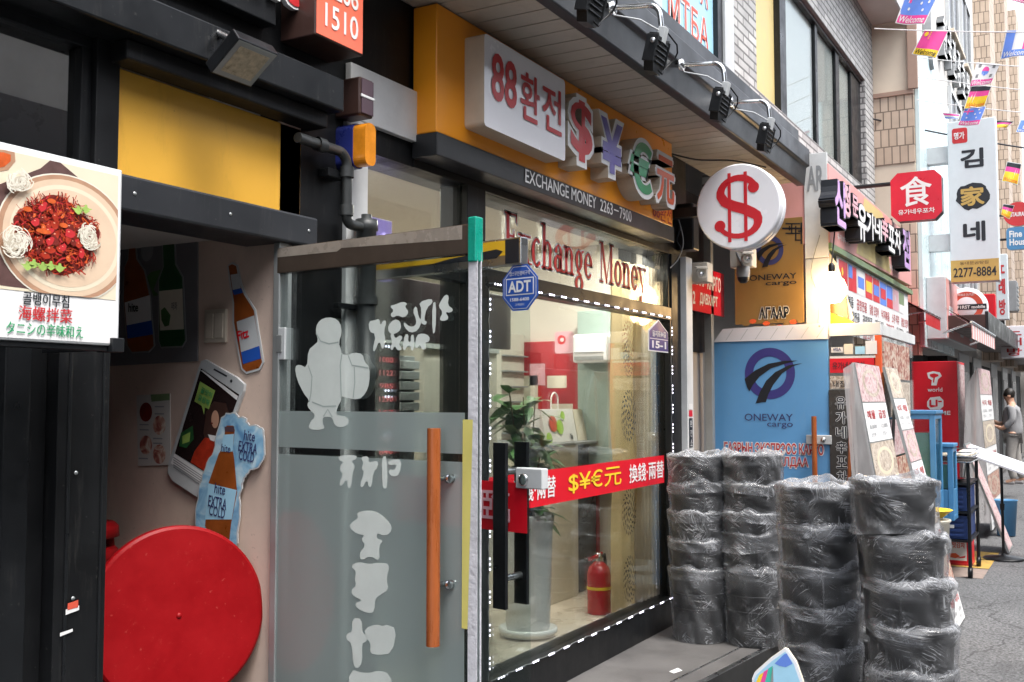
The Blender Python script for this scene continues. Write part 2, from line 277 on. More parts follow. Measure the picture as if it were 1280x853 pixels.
def asphalt():
    m = mat('asphalt', (.12, .12, .122), .85, var=.22, scale=1.3, bump=.8, bscale=190); L = m.node_tree.links.new; b = m.node_tree.nodes['Principled BSDF']
    src = b.inputs['Base Color'].links[0].from_socket; tc = nd(m, 'ShaderNodeTexCoord')
    v = nd(m, 'ShaderNodeTexVoronoi'); v.inputs['Scale'].default_value = 70; L(tc.outputs['Object'], v.inputs['Vector'])
    r = nd(m, 'ShaderNodeMapRange'); r.inputs['From Max'].default_value = .9; r.inputs['To Min'].default_value = 1.7; r.inputs['To Max'].default_value = .55; L(v.outputs['Distance'], r.inputs[0])
    n = nd(m, 'ShaderNodeTexNoise'); n.inputs['Scale'].default_value = 45; n.inputs['Detail'].default_value = 4; L(tc.outputs['Object'], n.inputs['Vector'])
    r2 = nd(m, 'ShaderNodeMapRange'); r2.inputs['From Min'].default_value = .35; r2.inputs['From Max'].default_value = .65; r2.inputs['To Min'].default_value = .7; r2.inputs['To Max'].default_value = 1.35; L(n.outputs['Fac'], r2.inputs[0])
    c = nd(m, 'ShaderNodeTexVoronoi'); c.feature = 'DISTANCE_TO_EDGE'; c.inputs['Scale'].default_value = .9
    n3 = nd(m, 'ShaderNodeTexNoise'); n3.inputs['Scale'].default_value = 3; n3.inputs['Detail'].default_value = 6; L(tc.outputs['Object'], n3.inputs['Vector'])
    a3 = nd(m, 'ShaderNodeVectorMath'); a3.operation = 'MULTIPLY_ADD'; a3.inputs[1].default_value = (.35, .35, .35); L(n3.outputs['Color'], a3.inputs[0]); L(tc.outputs['Object'], a3.inputs[2]); L(a3.outputs[0], c.inputs['Vector'])
    rc = nd(m, 'ShaderNodeMapRange'); rc.inputs['From Max'].default_value = .012; rc.inputs['To Min'].default_value = .45; rc.inputs['To Max'].default_value = 1; L(c.outputs['Distance'], rc.inputs[0])
    k = nd(m, 'ShaderNodeMath'); k.operation = 'MULTIPLY'; L(r.outputs[0], k.inputs[0]); L(r2.outputs[0], k.inputs[1]); k2 = nd(m, 'ShaderNodeMath'); k2.operation = 'MULTIPLY'; L(k.outputs[0], k2.inputs[0]); L(rc.outputs[0], k2.inputs[1])
    x = nd(m, 'ShaderNodeVectorMath'); x.operation = 'SCALE'; L(src, x.inputs[0]); L(k2.outputs[0], x.inputs['Scale']); L(x.outputs[0], b.inputs['Base Color']); return m
M['asph'] = asphalt()
wear(M['asph'], (.05, .05, .052), .6, .54, .72, (.5, 1.2, 1), 1.6)
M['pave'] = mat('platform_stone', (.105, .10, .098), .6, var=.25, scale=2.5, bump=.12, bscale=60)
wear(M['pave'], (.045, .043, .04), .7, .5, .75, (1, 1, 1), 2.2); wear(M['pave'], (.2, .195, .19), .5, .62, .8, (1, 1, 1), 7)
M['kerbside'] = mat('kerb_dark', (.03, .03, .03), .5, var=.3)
M['tactile'] = mat('worn_yellow_paving', (.42, .27, .06), .8, var=.35, scale=9, bump=.3)
M['pinkpave'] = mat('worn_pink_paving', (.26, .20, .17), .8, var=.3, scale=9, bump=.3)
M['led'] = lamp_mat('led_white', (.85, .80, 1), 2.6)
M['ledp'] = lamp_mat('led_violet', (.55, .45, 1), 9)
M['ledr'] = lamp_mat('led_red', (1, .02, .05), .55)
M['violet'] = lamp_mat('violet_glow_panel', (.12, .07, .35), .55)
M['dl'] = lamp_mat('downlight_disc', (1, .95, .85), 7)
M['bulb'] = lamp_mat('warm_bulb', (1, .66, .30), 9)
M['amber'] = mat('amber_lens', (.62, .22, .015), .12, var=.2, scale=20, spec=.6, emit=.02)
M['siren'] = mat('deep_blue_plastic', (.02, .03, .18), .3)
M['brick1'] = brick_mat('pale_split_brick', (.50, .50, .49), (.36, .36, .36), (.16, .16, .16), .30, .075, .85, .01, bump=.8, var=.35)
M['tile2'] = brick_mat('cream_tile', (.54, .43, .34), (.44, .34, .26), (.17, .13, .10), .10, .235, .6, .008, bump=.3, offset=.35)
M['cream2'] = mat('cream_render', (.60, .52, .42), .7, var=.12, scale=1.5)
M['cream3'] = mat('grey_render', (.52, .50, .47), .7, var=.15, scale=1.5)
M['brown2'] = mat('brown_metal_column', (.33, .22, .17), .5, var=.1)
M['paleblue'] = mat('pale_blue_cladding', (.55, .68, .70), .3, var=.06, scale=2)
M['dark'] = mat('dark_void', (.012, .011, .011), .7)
M['opp'] = mat('opposite_render', (.30, .29, .27), .8, var=.2, scale=1)
M['oppd'] = mat('opposite_dark', (.05, .05, .055), .3, var=.2, scale=1)
M['wing'] = glass_mat('window_glass', (.55, .60, .60), 1.25, 3.6)
M['curtain_sky_sheet'] = mat('white_sky_reflection', (.84, .84, .84), .6, var=.04)  # sky mirrored in the upper panes, put into a plain white colour
M['gsign'] = mat('grey_blue_sign', (.60, .65, .68), .4, var=.04)
M['goldband'] = mat('gold_band', (.50, .33, .09), .45, var=.06)
M['octred'] = mat('octagon_red', (.60, .008, .03), .35, var=.08)
M['tank'] = mat('blue_tank_frame', (.065, .22, .42), .4, var=.1)
M['water'] = mat('tank_water', (.20, .42, .40), .08, var=.15, spec=.6)
M['food1'] = ramp_mat('red_food_print', [(.25, (.08, .03, .025)), (.42, (.34, .10, .08)), (.52, (.52, .32, .24)), (.62, (.66, .60, .52)), (.8, (.28, .24, .12))], 22, .45)
M['food2'] = ramp_mat('seafood_print', [(.25, (.12, .08, .06)), (.45, (.45, .36, .28)), (.55, (.66, .60, .52)), (.7, (.30, .20, .14))], 26, .45)
M['food3'] = ramp_mat('pink_food_print', [(.25, (.20, .08, .09)), (.42, (.50, .28, .30)), (.55, (.68, .58, .57)), (.75, (.34, .16, .16))], 24, .45)
M['clearpl'] = glass_mat('clear_plastic_sheet', (.70, .70, .70), .8)
def milky_sheet():
    m = bpy.data.materials.new('milky_sheet'); m.use_nodes = True; t = m.node_tree; t.nodes.clear(); L = t.links.new
    o = nd(m, 'ShaderNodeOutputMaterial'); x = nd(m, 'ShaderNodeMixShader'); tr = nd(m, 'ShaderNodeBsdfTransparent'); p = nd(m, 'ShaderNodeBsdfPrincipled'); p.inputs['Base Color'].default_value = (.42, .40, .40, 1); p.inputs['Roughness'].default_value = .25
    n = nd(m, 'ShaderNodeTexNoise'); n.inputs['Scale'].default_value = 6; r = nd(m, 'ShaderNodeMapRange'); r.inputs['To Min'].default_value = .35; r.inputs['To Max'].default_value = .75; L(n.outputs['Fac'], r.inputs[0]); L(r.outputs[0], x.inputs[0]); L(tr.outputs[0], x.inputs[1]); L(p.outputs[0], x.inputs[2]); L(x.outputs[0], o.inputs[0]); return m
M['clearpl'] = milky_sheet()
M['skin'] = mat('skin', (.50, .28, .19), .5, var=.06)
M['hair'] = mat('black_hair', (.015, .012, .01), .5)
M['tshirt'] = mat('grey_jersey', (.30, .30, .31), .85, var=.1, scale=30)
M['trouser'] = mat('pale_grey_trousers', (.33, .31, .29), .85, var=.12, scale=20)
M['shoe'] = mat('grey_shoes', (.35, .33, .33), .6)
M['tubered'] = mat('extinguisher_red', (.45, .01, .015), .22, var=.06, coat=.4)
M['screen'] = mat('dark_screen', (.02, .012, .012), .2)
wear(M['wall'], (.40, .31, .26), .55, .52, .8, (2, 2, 1), 3.5)
M['bottleam'] = mat('amber_print', (.26, .065, .012), .35, var=.3, scale=14)
M['bottlegr'] = mat('green_bottle_print', (.02, .09, .03), .35, var=.25, scale=14)
M['icy'] = ramp_mat('icy_blue_print', [(.3, (.10, .26, .48)), (.5, (.26, .48, .66)), (.7, (.55, .70, .78))], 14, .45)
M['greyboard'] = mat('grey_board', (.16, .16, .17), .5)
M['mag'] = mat('magenta_print', (.75, .06, .30), .5)
M['flagblue'] = mat('flag_blue', (.12, .24, .70), .6)
M['teal'] = mat('teal_print', (.05, .45, .36), .5)
M['ltblue'] = mat('pale_blue_print', (.35, .62, .80), .4, var=.1)
M['crate'] = mat('blue_crate', (.02, .045, .16), .4)
M['basket'] = mat('cream_basket', (.55, .52, .44), .5)
M['straw'] = mat('cream_print', (.70, .62, .47), .5, var=.06, scale=3)
M['slate'] = mat('dark_slate_print', (.10, .05, .045), .5, var=.3, scale=40)
M['platebr'] = mat('plate_brown_rim', (.42, .24, .15), .4, var=.15, scale=20)
M['platecr'] = mat('plate_cream', (.66, .50, .36), .4, var=.1, scale=10)
M['sauce'] = mat('sauce_red', (.38, .03, .012), .4, var=.4, scale=40)
M['sauce2'] = mat('sauce_bright', (.58, .10, .02), .4, var=.3, scale=40)
M['sauce3'] = mat('sauce_dark', (.16, .015, .01), .4, var=.4, scale=40)
M['glint'] = mat('sauce_glint', (.66, .30, .20), .4)
M['noodle'] = mat('noodle_white', (.72, .68, .58), .5, var=.08, scale=30)
M['noodle2'] = mat('noodle_shade', (.52, .46, .36), .5, var=.1, scale=30)
M['lettuce'] = mat('lettuce', (.30, .45, .10), .5, var=.3, scale=20)

# ------------------------------------------------------------------ mesh builder
class MB:
    def __init__(s): s.v = []; s.f = []; s.m = []; s.sm = []; s.mats = []; s.milky = None; s.wrap = None
    def mi(s, m):
        m = M[m] if isinstance(m, str) else m
        if m not in s.mats: s.mats.append(m)
        return s.mats.index(m)
    def add(s, vs, fs, m, smooth=False):
        b = len(s.v); k = s.mi(m); s.v += [Vector(x) for x in vs]
        for f in fs: s.f.append([b + i for i in f]); s.m.append(k); s.sm.append(smooth)
        return s
    def box(s, x0, x1, y0, y1, z0, z1, m):
        x0, x1 = sorted((x0, x1)); y0, y1 = sorted((y0, y1)); z0, z1 = sorted((z0, z1))
        return s.hexa([(x0, y0, z0), (x1, y0, z0), (x1, y1, z0), (x0, y1, z0), (x0, y0, z1), (x1, y0, z1), (x1, y1, z1), (x0, y1, z1)], m)
    def hexa(s, p, m): return s.add(p, [(3, 2, 1, 0), (4, 5, 6, 7), (0, 1, 5, 4), (1, 2, 6, 5), (2, 3, 7, 6), (3, 0, 4, 7)], m)
    def fbox(s, F, a0, a1, b0, b1, c0, c1, m):
        a0, a1 = sorted((a0, a1)); b0, b1 = sorted((b0, b1)); c0, c1 = sorted((c0, c1))
        return s.hexa([F.p(a0, b0, c0), F.p(a1, b0, c0), F.p(a1, b1, c0), F.p(a0, b1, c0), F.p(a0, b0, c1), F.p(a1, b0, c1), F.p(a1, b1, c1), F.p(a0, b1, c1)], m)
    def tube(s, pts, r, m, seg=10, cap=True, smooth=True):
        pts = [Vector(p) for p in pts]; rs = r if isinstance(r, (list, tuple)) else [r] * len(pts); vs = []; fs = []
        up = None
        for i, p in enumerate(pts):
            d = (pts[min(i + 1, len(pts) - 1)] - pts[max(i - 1, 0)]).normalized()
            if up is None:
                up = d.orthogonal().normalized()
            else:
                up = (up - d * up.dot(d)); up = up.normalized() if up.length > 1e-6 else d.orthogonal().normalized()
            q = d.cross(up)
            for k in range(seg):
                a = 2 * math.pi * k / seg; vs.append(p + (up * math.cos(a) + q * math.sin(a)) * rs[i])
        for i in range(len(pts) - 1):
            for k in range(seg):
                k2 = (k + 1) % seg; fs.append((i * seg + k, i * seg + k2, (i + 1) * seg + k2, (i + 1) * seg + k))
        s.add(vs, fs, m, smooth)
        if cap: s.add(vs[:seg], [tuple(range(seg))[::-1]], m); s.add(vs[-seg:], [tuple(range(seg))], m)
        return s
    def lathe(s, prof, c, m, seg=24, axis=(0, 0, 1), smooth=True):
        ax = Vector(axis).normalized(); u = ax.orthogonal().normalized(); w_ = ax.cross(u); c = Vector(c); vs = []; fs = []
        for r, h in prof:
            for k in range(seg):
                a = 2 * math.pi * k / seg; vs.append(c + ax * h + (u * math.cos(a) + w_ * math.sin(a)) * r)
        for i in range(len(prof) - 1):
            for k in range(seg):
                k2 = (k + 1) % seg; fs.append((i * seg + k, i * seg + k2, (i + 1) * seg + k2, (i + 1) * seg + k))
        return s.add(vs, fs, m, smooth)
    def ngon(s, pts, m, n=None):
        pts = [Vector(p) for p in pts]; tr = geometry.tessellate_polygon([pts])
        if n is not None and tr:
            a, b, c = tr[0]; nn = (pts[b] - pts[a]).cross(pts[c] - pts[a])
            if nn.dot(n) < 0: tr = [t[::-1] for t in tr]
        return s.add(pts, [tuple(t) for t in tr], m)
    def prism(s, pts2, F, c0, c1, m, mside=None):
        A = [F.p(x, y, c1) for x, y in pts2]; B = [F.p(x, y, c0) for x, y in pts2]; n = len(pts2)
        s.ngon(A, m, F.n); s.ngon(B, mside or m, -F.n)
        return s.add(A + B, [(i, (i + 1) % n, n + (i + 1) % n, n + i) for i in range(n)], mside or m)
    def sheet(s, pts2, F, c, m): return s.ngon([F.p(x, y, c) for x, y in pts2], m, F.n)
    def ribbon(s, pts, wd, m, nrm):
        pts = [Vector(p) for p in pts]; vs = []; n = len(pts); nrm = Vector(nrm)
        for i, p in enumerate(pts):
            d = pts[min(i + 1, n - 1)] - pts[max(i - 1, 0)]; q = d.cross(nrm).normalized()
            ww = wd[i] if isinstance(wd, (list, tuple)) else wd
            vs += [p - q * ww / 2, p + q * ww / 2]
        return s.add(vs, [(2 * i, 2 * i + 1, 2 * i + 3, 2 * i + 2) for i in range(n - 1)], m)
    def text(s, txt, F, x, y, w_, h, m, c=.002, depth=.001, bold=0, align='fit', mside=None, shear=0, mirror=False, cx=False):
        """lettering fitted in the w_ x h rectangle whose lower-left corner is (x,y) on the frame"""
        cjk = any(ord(ch) > 0x2fff for ch in txt)
        if cjk and bold > .004:
            g = bold * h * .8; kw = dict(depth=depth, mside=mside, shear=shear, mirror=mirror)
            for i in range(7):
                dx, dy = (0, 0) if i == 0 else (g * math.cos(i * math.pi / 3), g * math.sin(i * math.pi / 3))
                s.text(txt, F, x + g + dx, y + g + dy, (w_ - 2 * g) if w_ else None, h - 2 * g, m, c + i * .00012, **kw)
            return s
        vs, fs = glyphs(txt, bold, shear, mside is not None)
        xs = [p[0] for p in vs]; ys = [p[1] for p in vs]; x0, x1, y0, y1 = min(xs), max(xs), min(ys), max(ys)
        sy = h / (y1 - y0); sx = w_ / (x1 - x0) if w_ else sy * .92
        if cx: x = x - sx * (x1 - x0) / 2
        out = []
        for p in vs:
            px_ = (p[0] - x0) * sx
            if mirror: px_ = (x1 - x0) * sx - px_
            out.append(F.p(x + px_, y + (p[1] - y0) * sy, c + (depth if p[2] > 0 else 0)))
        k = mside or m
        top = [f for f in fs if all(vs[i][2] > 0 for i in f)]; rest = [f for f in fs if not all(vs[i][2] > 0 for i in f)]
        s.add(out, top, m)
        if rest: s.add(out, rest, k)
        return s
    def build(s, name, parent=None, bevel=0, loc=None):
        me = bpy.data.meshes.new(name); off = Vector((0, 0, 0))
        if parent is not None:
            off = wloc(parent)
        elif loc is not None: off = Vector(loc)
        me.from_pydata([tuple(p - off) for p in s.v], [], s.f)
        for m in s.mats: me.materials.append(m)
        me.polygons.foreach_set('material_index', s.m); me.polygons.foreach_set('use_smooth', s.sm)
        if s.milky: 
            a = me.attributes.new('milky', 'FLOAT', 'POINT'); a.data.foreach_set('value', s.milky)
            if s.wrap: a = me.attributes.new('wrap', 'FLOAT_VECTOR', 'POINT'); a.data.foreach_set('vector', s.wrap)
        me.update(); me.validate()
        o = bpy.data.objects.new(name, me); COL.objects.link(o)
        if parent is not None: o.parent = parent
        elif loc is not None: o.location = loc
        if bevel:
            b = o.modifiers.new('bevel', 'BEVEL'); b.width = bevel; b.segments = 2; b.limit_method = 'ANGLE'; b.angle_limit = R(40)
        return o
def wloc(o):
    l = Vector((0, 0, 0))
    while o is not None: l += o.location; o = o.parent
    return l
class FR:
    def __init__(s, o, u, v):
        s.o = Vector(o); s.u = Vector(u).normalized(); s.v = Vector(v).normalized(); s.n = s.u.cross(s.v)
    def p(s, a, b, c=0): return s.o + s.u * a + s.v * b + s.n * c
def FX(y, x=0, z=0): return FR((x, y, z), (1, 0, 0), (0, 0, 1))           # parallel to the facade, facing the street
def FP(x, y=0, z=0): return FR((x, y, z), (0, -1, 0), (0, 0, 1))          # square to the facade, facing back down the street
_gc = {}
def glyphs(txt, bold, shear, solid):
    k = (txt, bold, shear, solid)
    if k in _gc: return _gc[k]
    cu = bpy.data.curves.new('t', 'FONT'); cu.body = txt; cu.size = 1; cu.offset = bold; cu.extrude = .01 if solid else 0; cu.resolution_u = 3; cu.shear = shear
    ob = bpy.data.objects.new('t', cu); COL.objects.link(ob)
    dg = bpy.context.evaluated_depsgraph_get(); me = ob.evaluated_get(dg).to_mesh()
    vs = [tuple(v.co) if solid else (v.co.x, v.co.y, 1) for v in me.vertices]
    fs = []
    for p in me.polygons:
        ids = tuple(p.vertices)
        if not solid and p.normal.z < 0: ids = ids[::-1]
        fs.append(ids)
    ob.evaluated_get(dg).to_mesh_clear(); bpy.data.objects.remove(ob); bpy.data.curves.remove(cu)
    _gc[k] = (vs, fs); return vs, fs
def thing(name, loc, label, cat, group=None, kind=None):
    o = bpy.data.objects.new(name, None); COL.objects.link(o); o.location = loc; o.empty_display_size = .1
    return tag(o, label, cat, group, kind)
def tag(o, label=None, cat=None, group=None, kind=None):
    if label: o['label'] = label
    if cat: o['category'] = cat
    if group: o['group'] = group
    if kind: o['kind'] = kind
    return o
def node(name, parent, loc):
    o = bpy.data.objects.new(name, None); COL.objects.link(o); o.empty_display_size = .1
    o.parent = parent; o.location = Vector(loc) - wloc(parent); return o
def B(name, parent, *boxes, bevel=.003):
    b = MB()
    for x in boxes: b.box(*x)
    return b.build(name, parent, bevel)
def arc(c, r, a0, a1, n, u, v):
    c = Vector(c); u = Vector(u); v = Vector(v)
    return [c + u * math.cos(R(a0 + (a1 - a0) * i / n)) * r + v * math.sin(R(a0 + (a1 - a0) * i / n)) * r for i in range(n + 1)]
def ell(cx, cy, rx, ry, n=40, a0=0, a1=360):
    full = abs(a1 - a0) >= 360
    return [(cx + rx * math.cos(R(a0 + (a1 - a0) * i / n)), cy + ry * math.sin(R(a0 + (a1 - a0) * i / n))) for i in range(n if full else n + 1)]
def ring(mb, F, cx, cy, r0, r1, c, m, a0=0, a1=360, n=40, ry=1):
    A = [F.p(cx + r1 * math.cos(R(a0 + (a1 - a0) * i / n)), cy + ry * r1 * math.sin(R(a0 + (a1 - a0) * i / n)), c) for i in range(n + 1)]
    Bq = [F.p(cx + r0 * math.cos(R(a0 + (a1 - a0) * i / n)), cy + ry * r0 * math.sin(R(a0 + (a1 - a0) * i / n)), c) for i in range(n + 1)]
    mb.add(A + Bq, [(n + 1 + i, i, i + 1, n + 2 + i) for i in range(n)], m)
def rrect(x0, x1, y0, y1, r, n=5):
    o = []
    for cx, cy, a in ((x1 - r, y1 - r, 0), (x0 + r, y1 - r, 90), (x0 + r, y0 + r, 180), (x1 - r, y0 + r, 270)):
        o += [(cx + r * math.cos(R(a + 90 * i / n)), cy + r * math.sin(R(a + 90 * i / n))) for i in range(n + 1)]
    return o
def copy_tree(o, parent=None):
    c = o.copy(); COL.objects.link(c); c.parent = parent
    for ch in list(o.children): copy_tree(ch, c)
    return c
def light(name, loc, e, size, col=(1, .93, .82), rot=(0, 0, 0), parent=None):
    l = bpy.data.lights.new(name, 'AREA'); l.energy = e; l.shape = 'DISK'; l.size = size; l.color = col
    o = bpy.data.objects.new(name, l); COL.objects.link(o); o.rotation_euler = rot
    if parent is not None: o.parent = parent; o.location = Vector(loc) - wloc(parent)
    else: o.location = loc
    return o
#@@SETTING
# ------------------------------------------------------------------ the ground
b = MB(); b.add([(-60, -90, 0), (120, -90, 0), (120, 90, 0), (-60, 90, 0)], [(0, 1, 2, 3)], 'asph'); tag(b.build('road'), kind='structure')
def ke(x): return -.653 - .0987 * (x - 5.218)
b = MB(); F0 = FR((0, 0, 0), (1, 0, 0), (0, 1, 0))
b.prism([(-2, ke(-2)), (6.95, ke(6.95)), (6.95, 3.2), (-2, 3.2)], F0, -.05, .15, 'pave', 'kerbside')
tag(b.build('pavement', None, .006), kind='structure')
b = MB()
for dx, wd in ((.0, .03), (.14, .008)):
    b.hexa([(-2, ke(-2) + dx, .15), (6.94, ke(6.94) + dx, .15), (6.94, ke(6.94) + dx + wd, .15), (-2, ke(-2) + dx + wd, .15),
            (-2, ke(-2) + dx, .156), (6.94, ke(6.94) + dx, .156), (6.94, ke(6.94) + dx + wd, .156), (-2, ke(-2) + dx + wd, .156)], 'steel')
tag(b.build('kerb_strip'), kind='structure')
b = MB(); b.box(6.97, 60, -.62, 3, -.05, .06, 'pave'); tag(b.build('pavement', None, .004), kind='structure')
for k in range(3):
    b = MB()
    x = 10.25 + k * .62
    b.add([(x, -1.52, .004), (x + .58, -1.52, .004), (x + .58, -1.16, .004), (x, -1.16, .004)], [(0, 1, 2, 3)], 'pinkpave' if k == 0 else 'tactile')
    tag(b.build('paving_mark'), kind='structure')

# ------------------------------------------------------------------ the main building
bd = thing('shop_building', (4, 0, 0), 'dark fronted two storey building with pale brick upper wall above the exchange shop', 'building')
# black cladding of the ground floor
W = 'black'
B('cladding', bd,
  (1.905, 1.985, -.02, .12, 2.17, 2.66, W), (2.79, 3.029, 0, .2, .15, 2.74, W), (-2, 3.5, .012, .2, 2.78, 3.29, W), (3.086, 3.5, .01, .2, 2.60, 2.699, W),
  (3.5, 6.8, .004, .2, 2.60, 3.29, W), (3.9, 4.06, -.01, .14, .15, 2.60, W), (6.462, 6.63, -.012, .2, .15, 2.60, W), (6.63, 8.04, .35, .45, .06, 3.29, W),
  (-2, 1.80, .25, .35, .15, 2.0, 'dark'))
b = MB(); b.box(-2, 2.86, -.14, .012, 2.655, 2.775, 'black2'); b.box(1.95, 2.83, -.09, .0, 2.595, 2.655, W); b.build('beam', bd, .006)
B('lintel', bd, (1.94, 2.83, -.05, .16, 2.165, 2.272, 'charcoal'), bevel=.008)
B('fascia_panel', bd, (1.985, 2.79, 0, .08, 2.273, 2.594, 'yellow'))
B('column', bd, (1.80, 1.965, -.03, .2, .15, 2.165, W), (1.83, 1.84, -.034, -.03, .15, 2.165, 'black2'), (1.94, 1.947, -.034, -.03, .15, 2.165, 'black2'), bevel=.006)
Fc = FX(-.036)
for u0, v0, u1, v1 in ((82, 757, 99, 769), (75, 786, 91, 796)):
    b = MB(); p = PX(u0, v1, 'y', -.036); q = PX(u1, v0, 'y', -.036)
    b.sheet([(p.x, p.z), (q.x, p.z + .006), (q.x, q.z), (p.x, q.z - .004)], Fc, 0, 'paper')
    if v0 < 780: b.sheet([(p.x + .005, p.z + .03), (q.x - .004, p.z + .034), (q.x - .004, q.z - .004), (p.x + .005, q.z - .006)], Fc, .001, 'tomato')
    b.build('sticker', bd)
for k, (x, y, z) in enumerate([(1.86, -.031, .4 + i * .34) for i in range(6)] + [(-.2 + i * .5, -.141, 2.715) for i in range(6)] + [(2.02 + i * .38, -.051, 2.22) for i in range(3)]):
    b = MB(); b.lathe([(.006, 0), (.005, .002), (.0001, .0025)], (x, y, z), 'alu', 8, (0, -1, 0)); b.build('screw', bd)
# left restaurant window and door frame
dw = node('entrance_door', bd, (1, 0, .15))
B('frame', dw, (.4, 1.735, -.0, .06, .50, .62, 'black2'), (1.66, 1.735, -.005, .07, .62, 2.03, 'black2'), (1.735, 1.80, .02, .1, .15, 2.1, W), (.4, 1.735, .0, .07, 2.03, 2.10, 'black2'), (.4, 1.8, .01, .1, .15, .50, W))
B('pane', dw, (.4, 1.66, .03, .04, .62, 2.03, 'glass'), bevel=0)
uw = node('fanlight', bd, (1, 0, 2.2))
B('frame', uw, (-2, 1.905, 0, .07, 2.10, 2.20, 'black2'), (-2, 1.905, 0, .07, 2.62, 2.66, 'black2'), (1.87, 1.905, 0, .07, 2.2, 2.62, 'black2'))
B('pane', uw, (-2, 1.87, .03, .04, 2.2, 2.62, 'wing'), bevel=0)
# restaurant alcove
B('alcove_wall', bd, (2.68, 2.79, 0, 2.4, .15, 2.60, 'wall'), (1.965, 2.68, 2.3, 2.4, .15, 2.3, 'wall'))
B('alcove_ceiling', bd, (1.9, 2.68, .16, 2.4, 2.20, 2.26, 'cream3'))
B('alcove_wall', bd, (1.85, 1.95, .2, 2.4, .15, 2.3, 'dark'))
B('door_jamb', bd, (2.655, 2.70, -.03, -.001, .15, 2.165, 'alu'), (2.70, 2.735, -.015, -.001, .15, 2.165, 'lgrey'), (2.735, 2.79, -.012, -.001, .15, 2.165, 'black'), bevel=.003)
b = MB(); Fw = FP(2.68); p = PX(272, 408, 'x', 2.68)
b.fbox(Fw, -p.y - .055, -p.y + .05, p.z - .06, p.z + .06, 0, .012, 'offwhite')
for dx in (-.045, .003): b.fbox(Fw, -p.y + dx, -p.y + dx + .038, p.z - .045, p.z + .045, .012, .017, 'offwhite')
b.build('light_switch', bd, .002)
# the exchange shop front: white strip and band, transoms, big window
B('white_band', bd, (3.047, 3.50, -.02, .009, 2.70, 2.915, 'whitew'), (3.03, 3.16, -.018, .1, .15, 2.699, 'whitew'))
B('white_post', bd, (6.64, 6.76, -.05, .2, .15, 2.6, 'whitew'))
tw = node('transom_window', bd, (3.5, 0, 2.2))
B('frame', tw, (3.16, 3.9, -.004, .06, 2.15, 2.21, 'black2'), (3.16, 3.18, 0, .06, 2.21, 2.6, 'black2'))
B('pane', tw, (3.18, 3.9, .02, .03, 2.21, 2.6, 'glass'), bevel=0)
sw = node('shop_window', bd, (5.2, 0, .15))
B('frame', sw, (4.06, 6.462, -.01, .08, 2.15, 2.235, 'black2'), (4.06, 6.462, -.02, .12, .15, .33, W), (4.06, 4.10, -.008, .07, .33, 2.15, 'black2'), (6.435, 6.462, -.008, .045, .33, 2.15, 'black2'), (6.43, 6.462, 0, .06, 2.235, 2.6, 'black2'))
B('pane', sw, (4.10, 6.435, .03, .04, .33, 2.15, 'glass'), bevel=0)
B('transom_pane', sw, (4.06, 6.43, .02, .03, 2.235, 2.60, 'glass'), bevel=0)
# LED chain round the window
b = MB()
def chain(p0, p1, n):
    p0 = Vector(p0); p1 = Vector(p1); d = (p1 - p0)
    pts = []
    for i in range(n * 4 + 1):
        t = i / (n * 4); pts.append(p0 + d * t + Vector((0, -.004 * (i % 2), .004 * math.sin(i * 1.9))))
    b.tube(pts, .0016, 'grey', 4)
    dd = d.normalized(); up = Vector((0, 0, 1)) if abs(dd.x) > .5 else Vector((1, 0, 0))
    for i in range(n):
        c = p0 + d * ((i + .5) / n) + Vector((0, -.008, 0))
        q = [c - dd * .030 - up * .004, c + dd * .030 - up * .004, c + dd * .030 + up * .004, c - dd * .030 + up * .004]
        y = Vector((0, .006, 0)); b.hexa([q[0] + y, q[1] + y, q[1], q[0], q[3] + y, q[2] + y, q[2], q[3]], 'grey')
        for s in (-.024, 0, .024):
            b.lathe([(.0001, .003), (.0045, .002), (.005, 0)], c + dd * s, 'led', 8, (0, -1, 0))
chain((4.085, -.012, 2.165), (6.44, -.012, 2.165), 17); chain((4.085, -.012, .34), (4.085, -.012, 2.14), 12)
chain((4.085, -.024, .335), (6.44, -.024, .335), 14); chain((6.44, -.012, .34), (6.44, -.012, 2.14), 14)
b.build('light_chain', sw)
b = MB(); F = FX(-.003)
p = PX(690, 595, 'y', 0); q = PX(836, 566, 'y', 0)
zb = 1.075; zt = 1.255
Fb = FX(.029)
b.sheet([(4.105, zb), (6.40, zb), (6.40, zt), (4.105, zt)], Fb, 0, 'red')
for t, u0, u1, mt in (('換錢·兩替', 640, 694, 'paper'), ('$¥€元', 710, 776, 'yl'), ('換錢·兩替', 786, 829, 'paper')):
    x0 = PX(u0, 590, 'y', .029).x; x1 = PX(u1, 590, 'y', .029).x
    b.text(t, Fb, x0, zb + .035, x1 - x0, zt - zb - .065, mt, .002, bold=.012)
b.build('decal_band', sw)
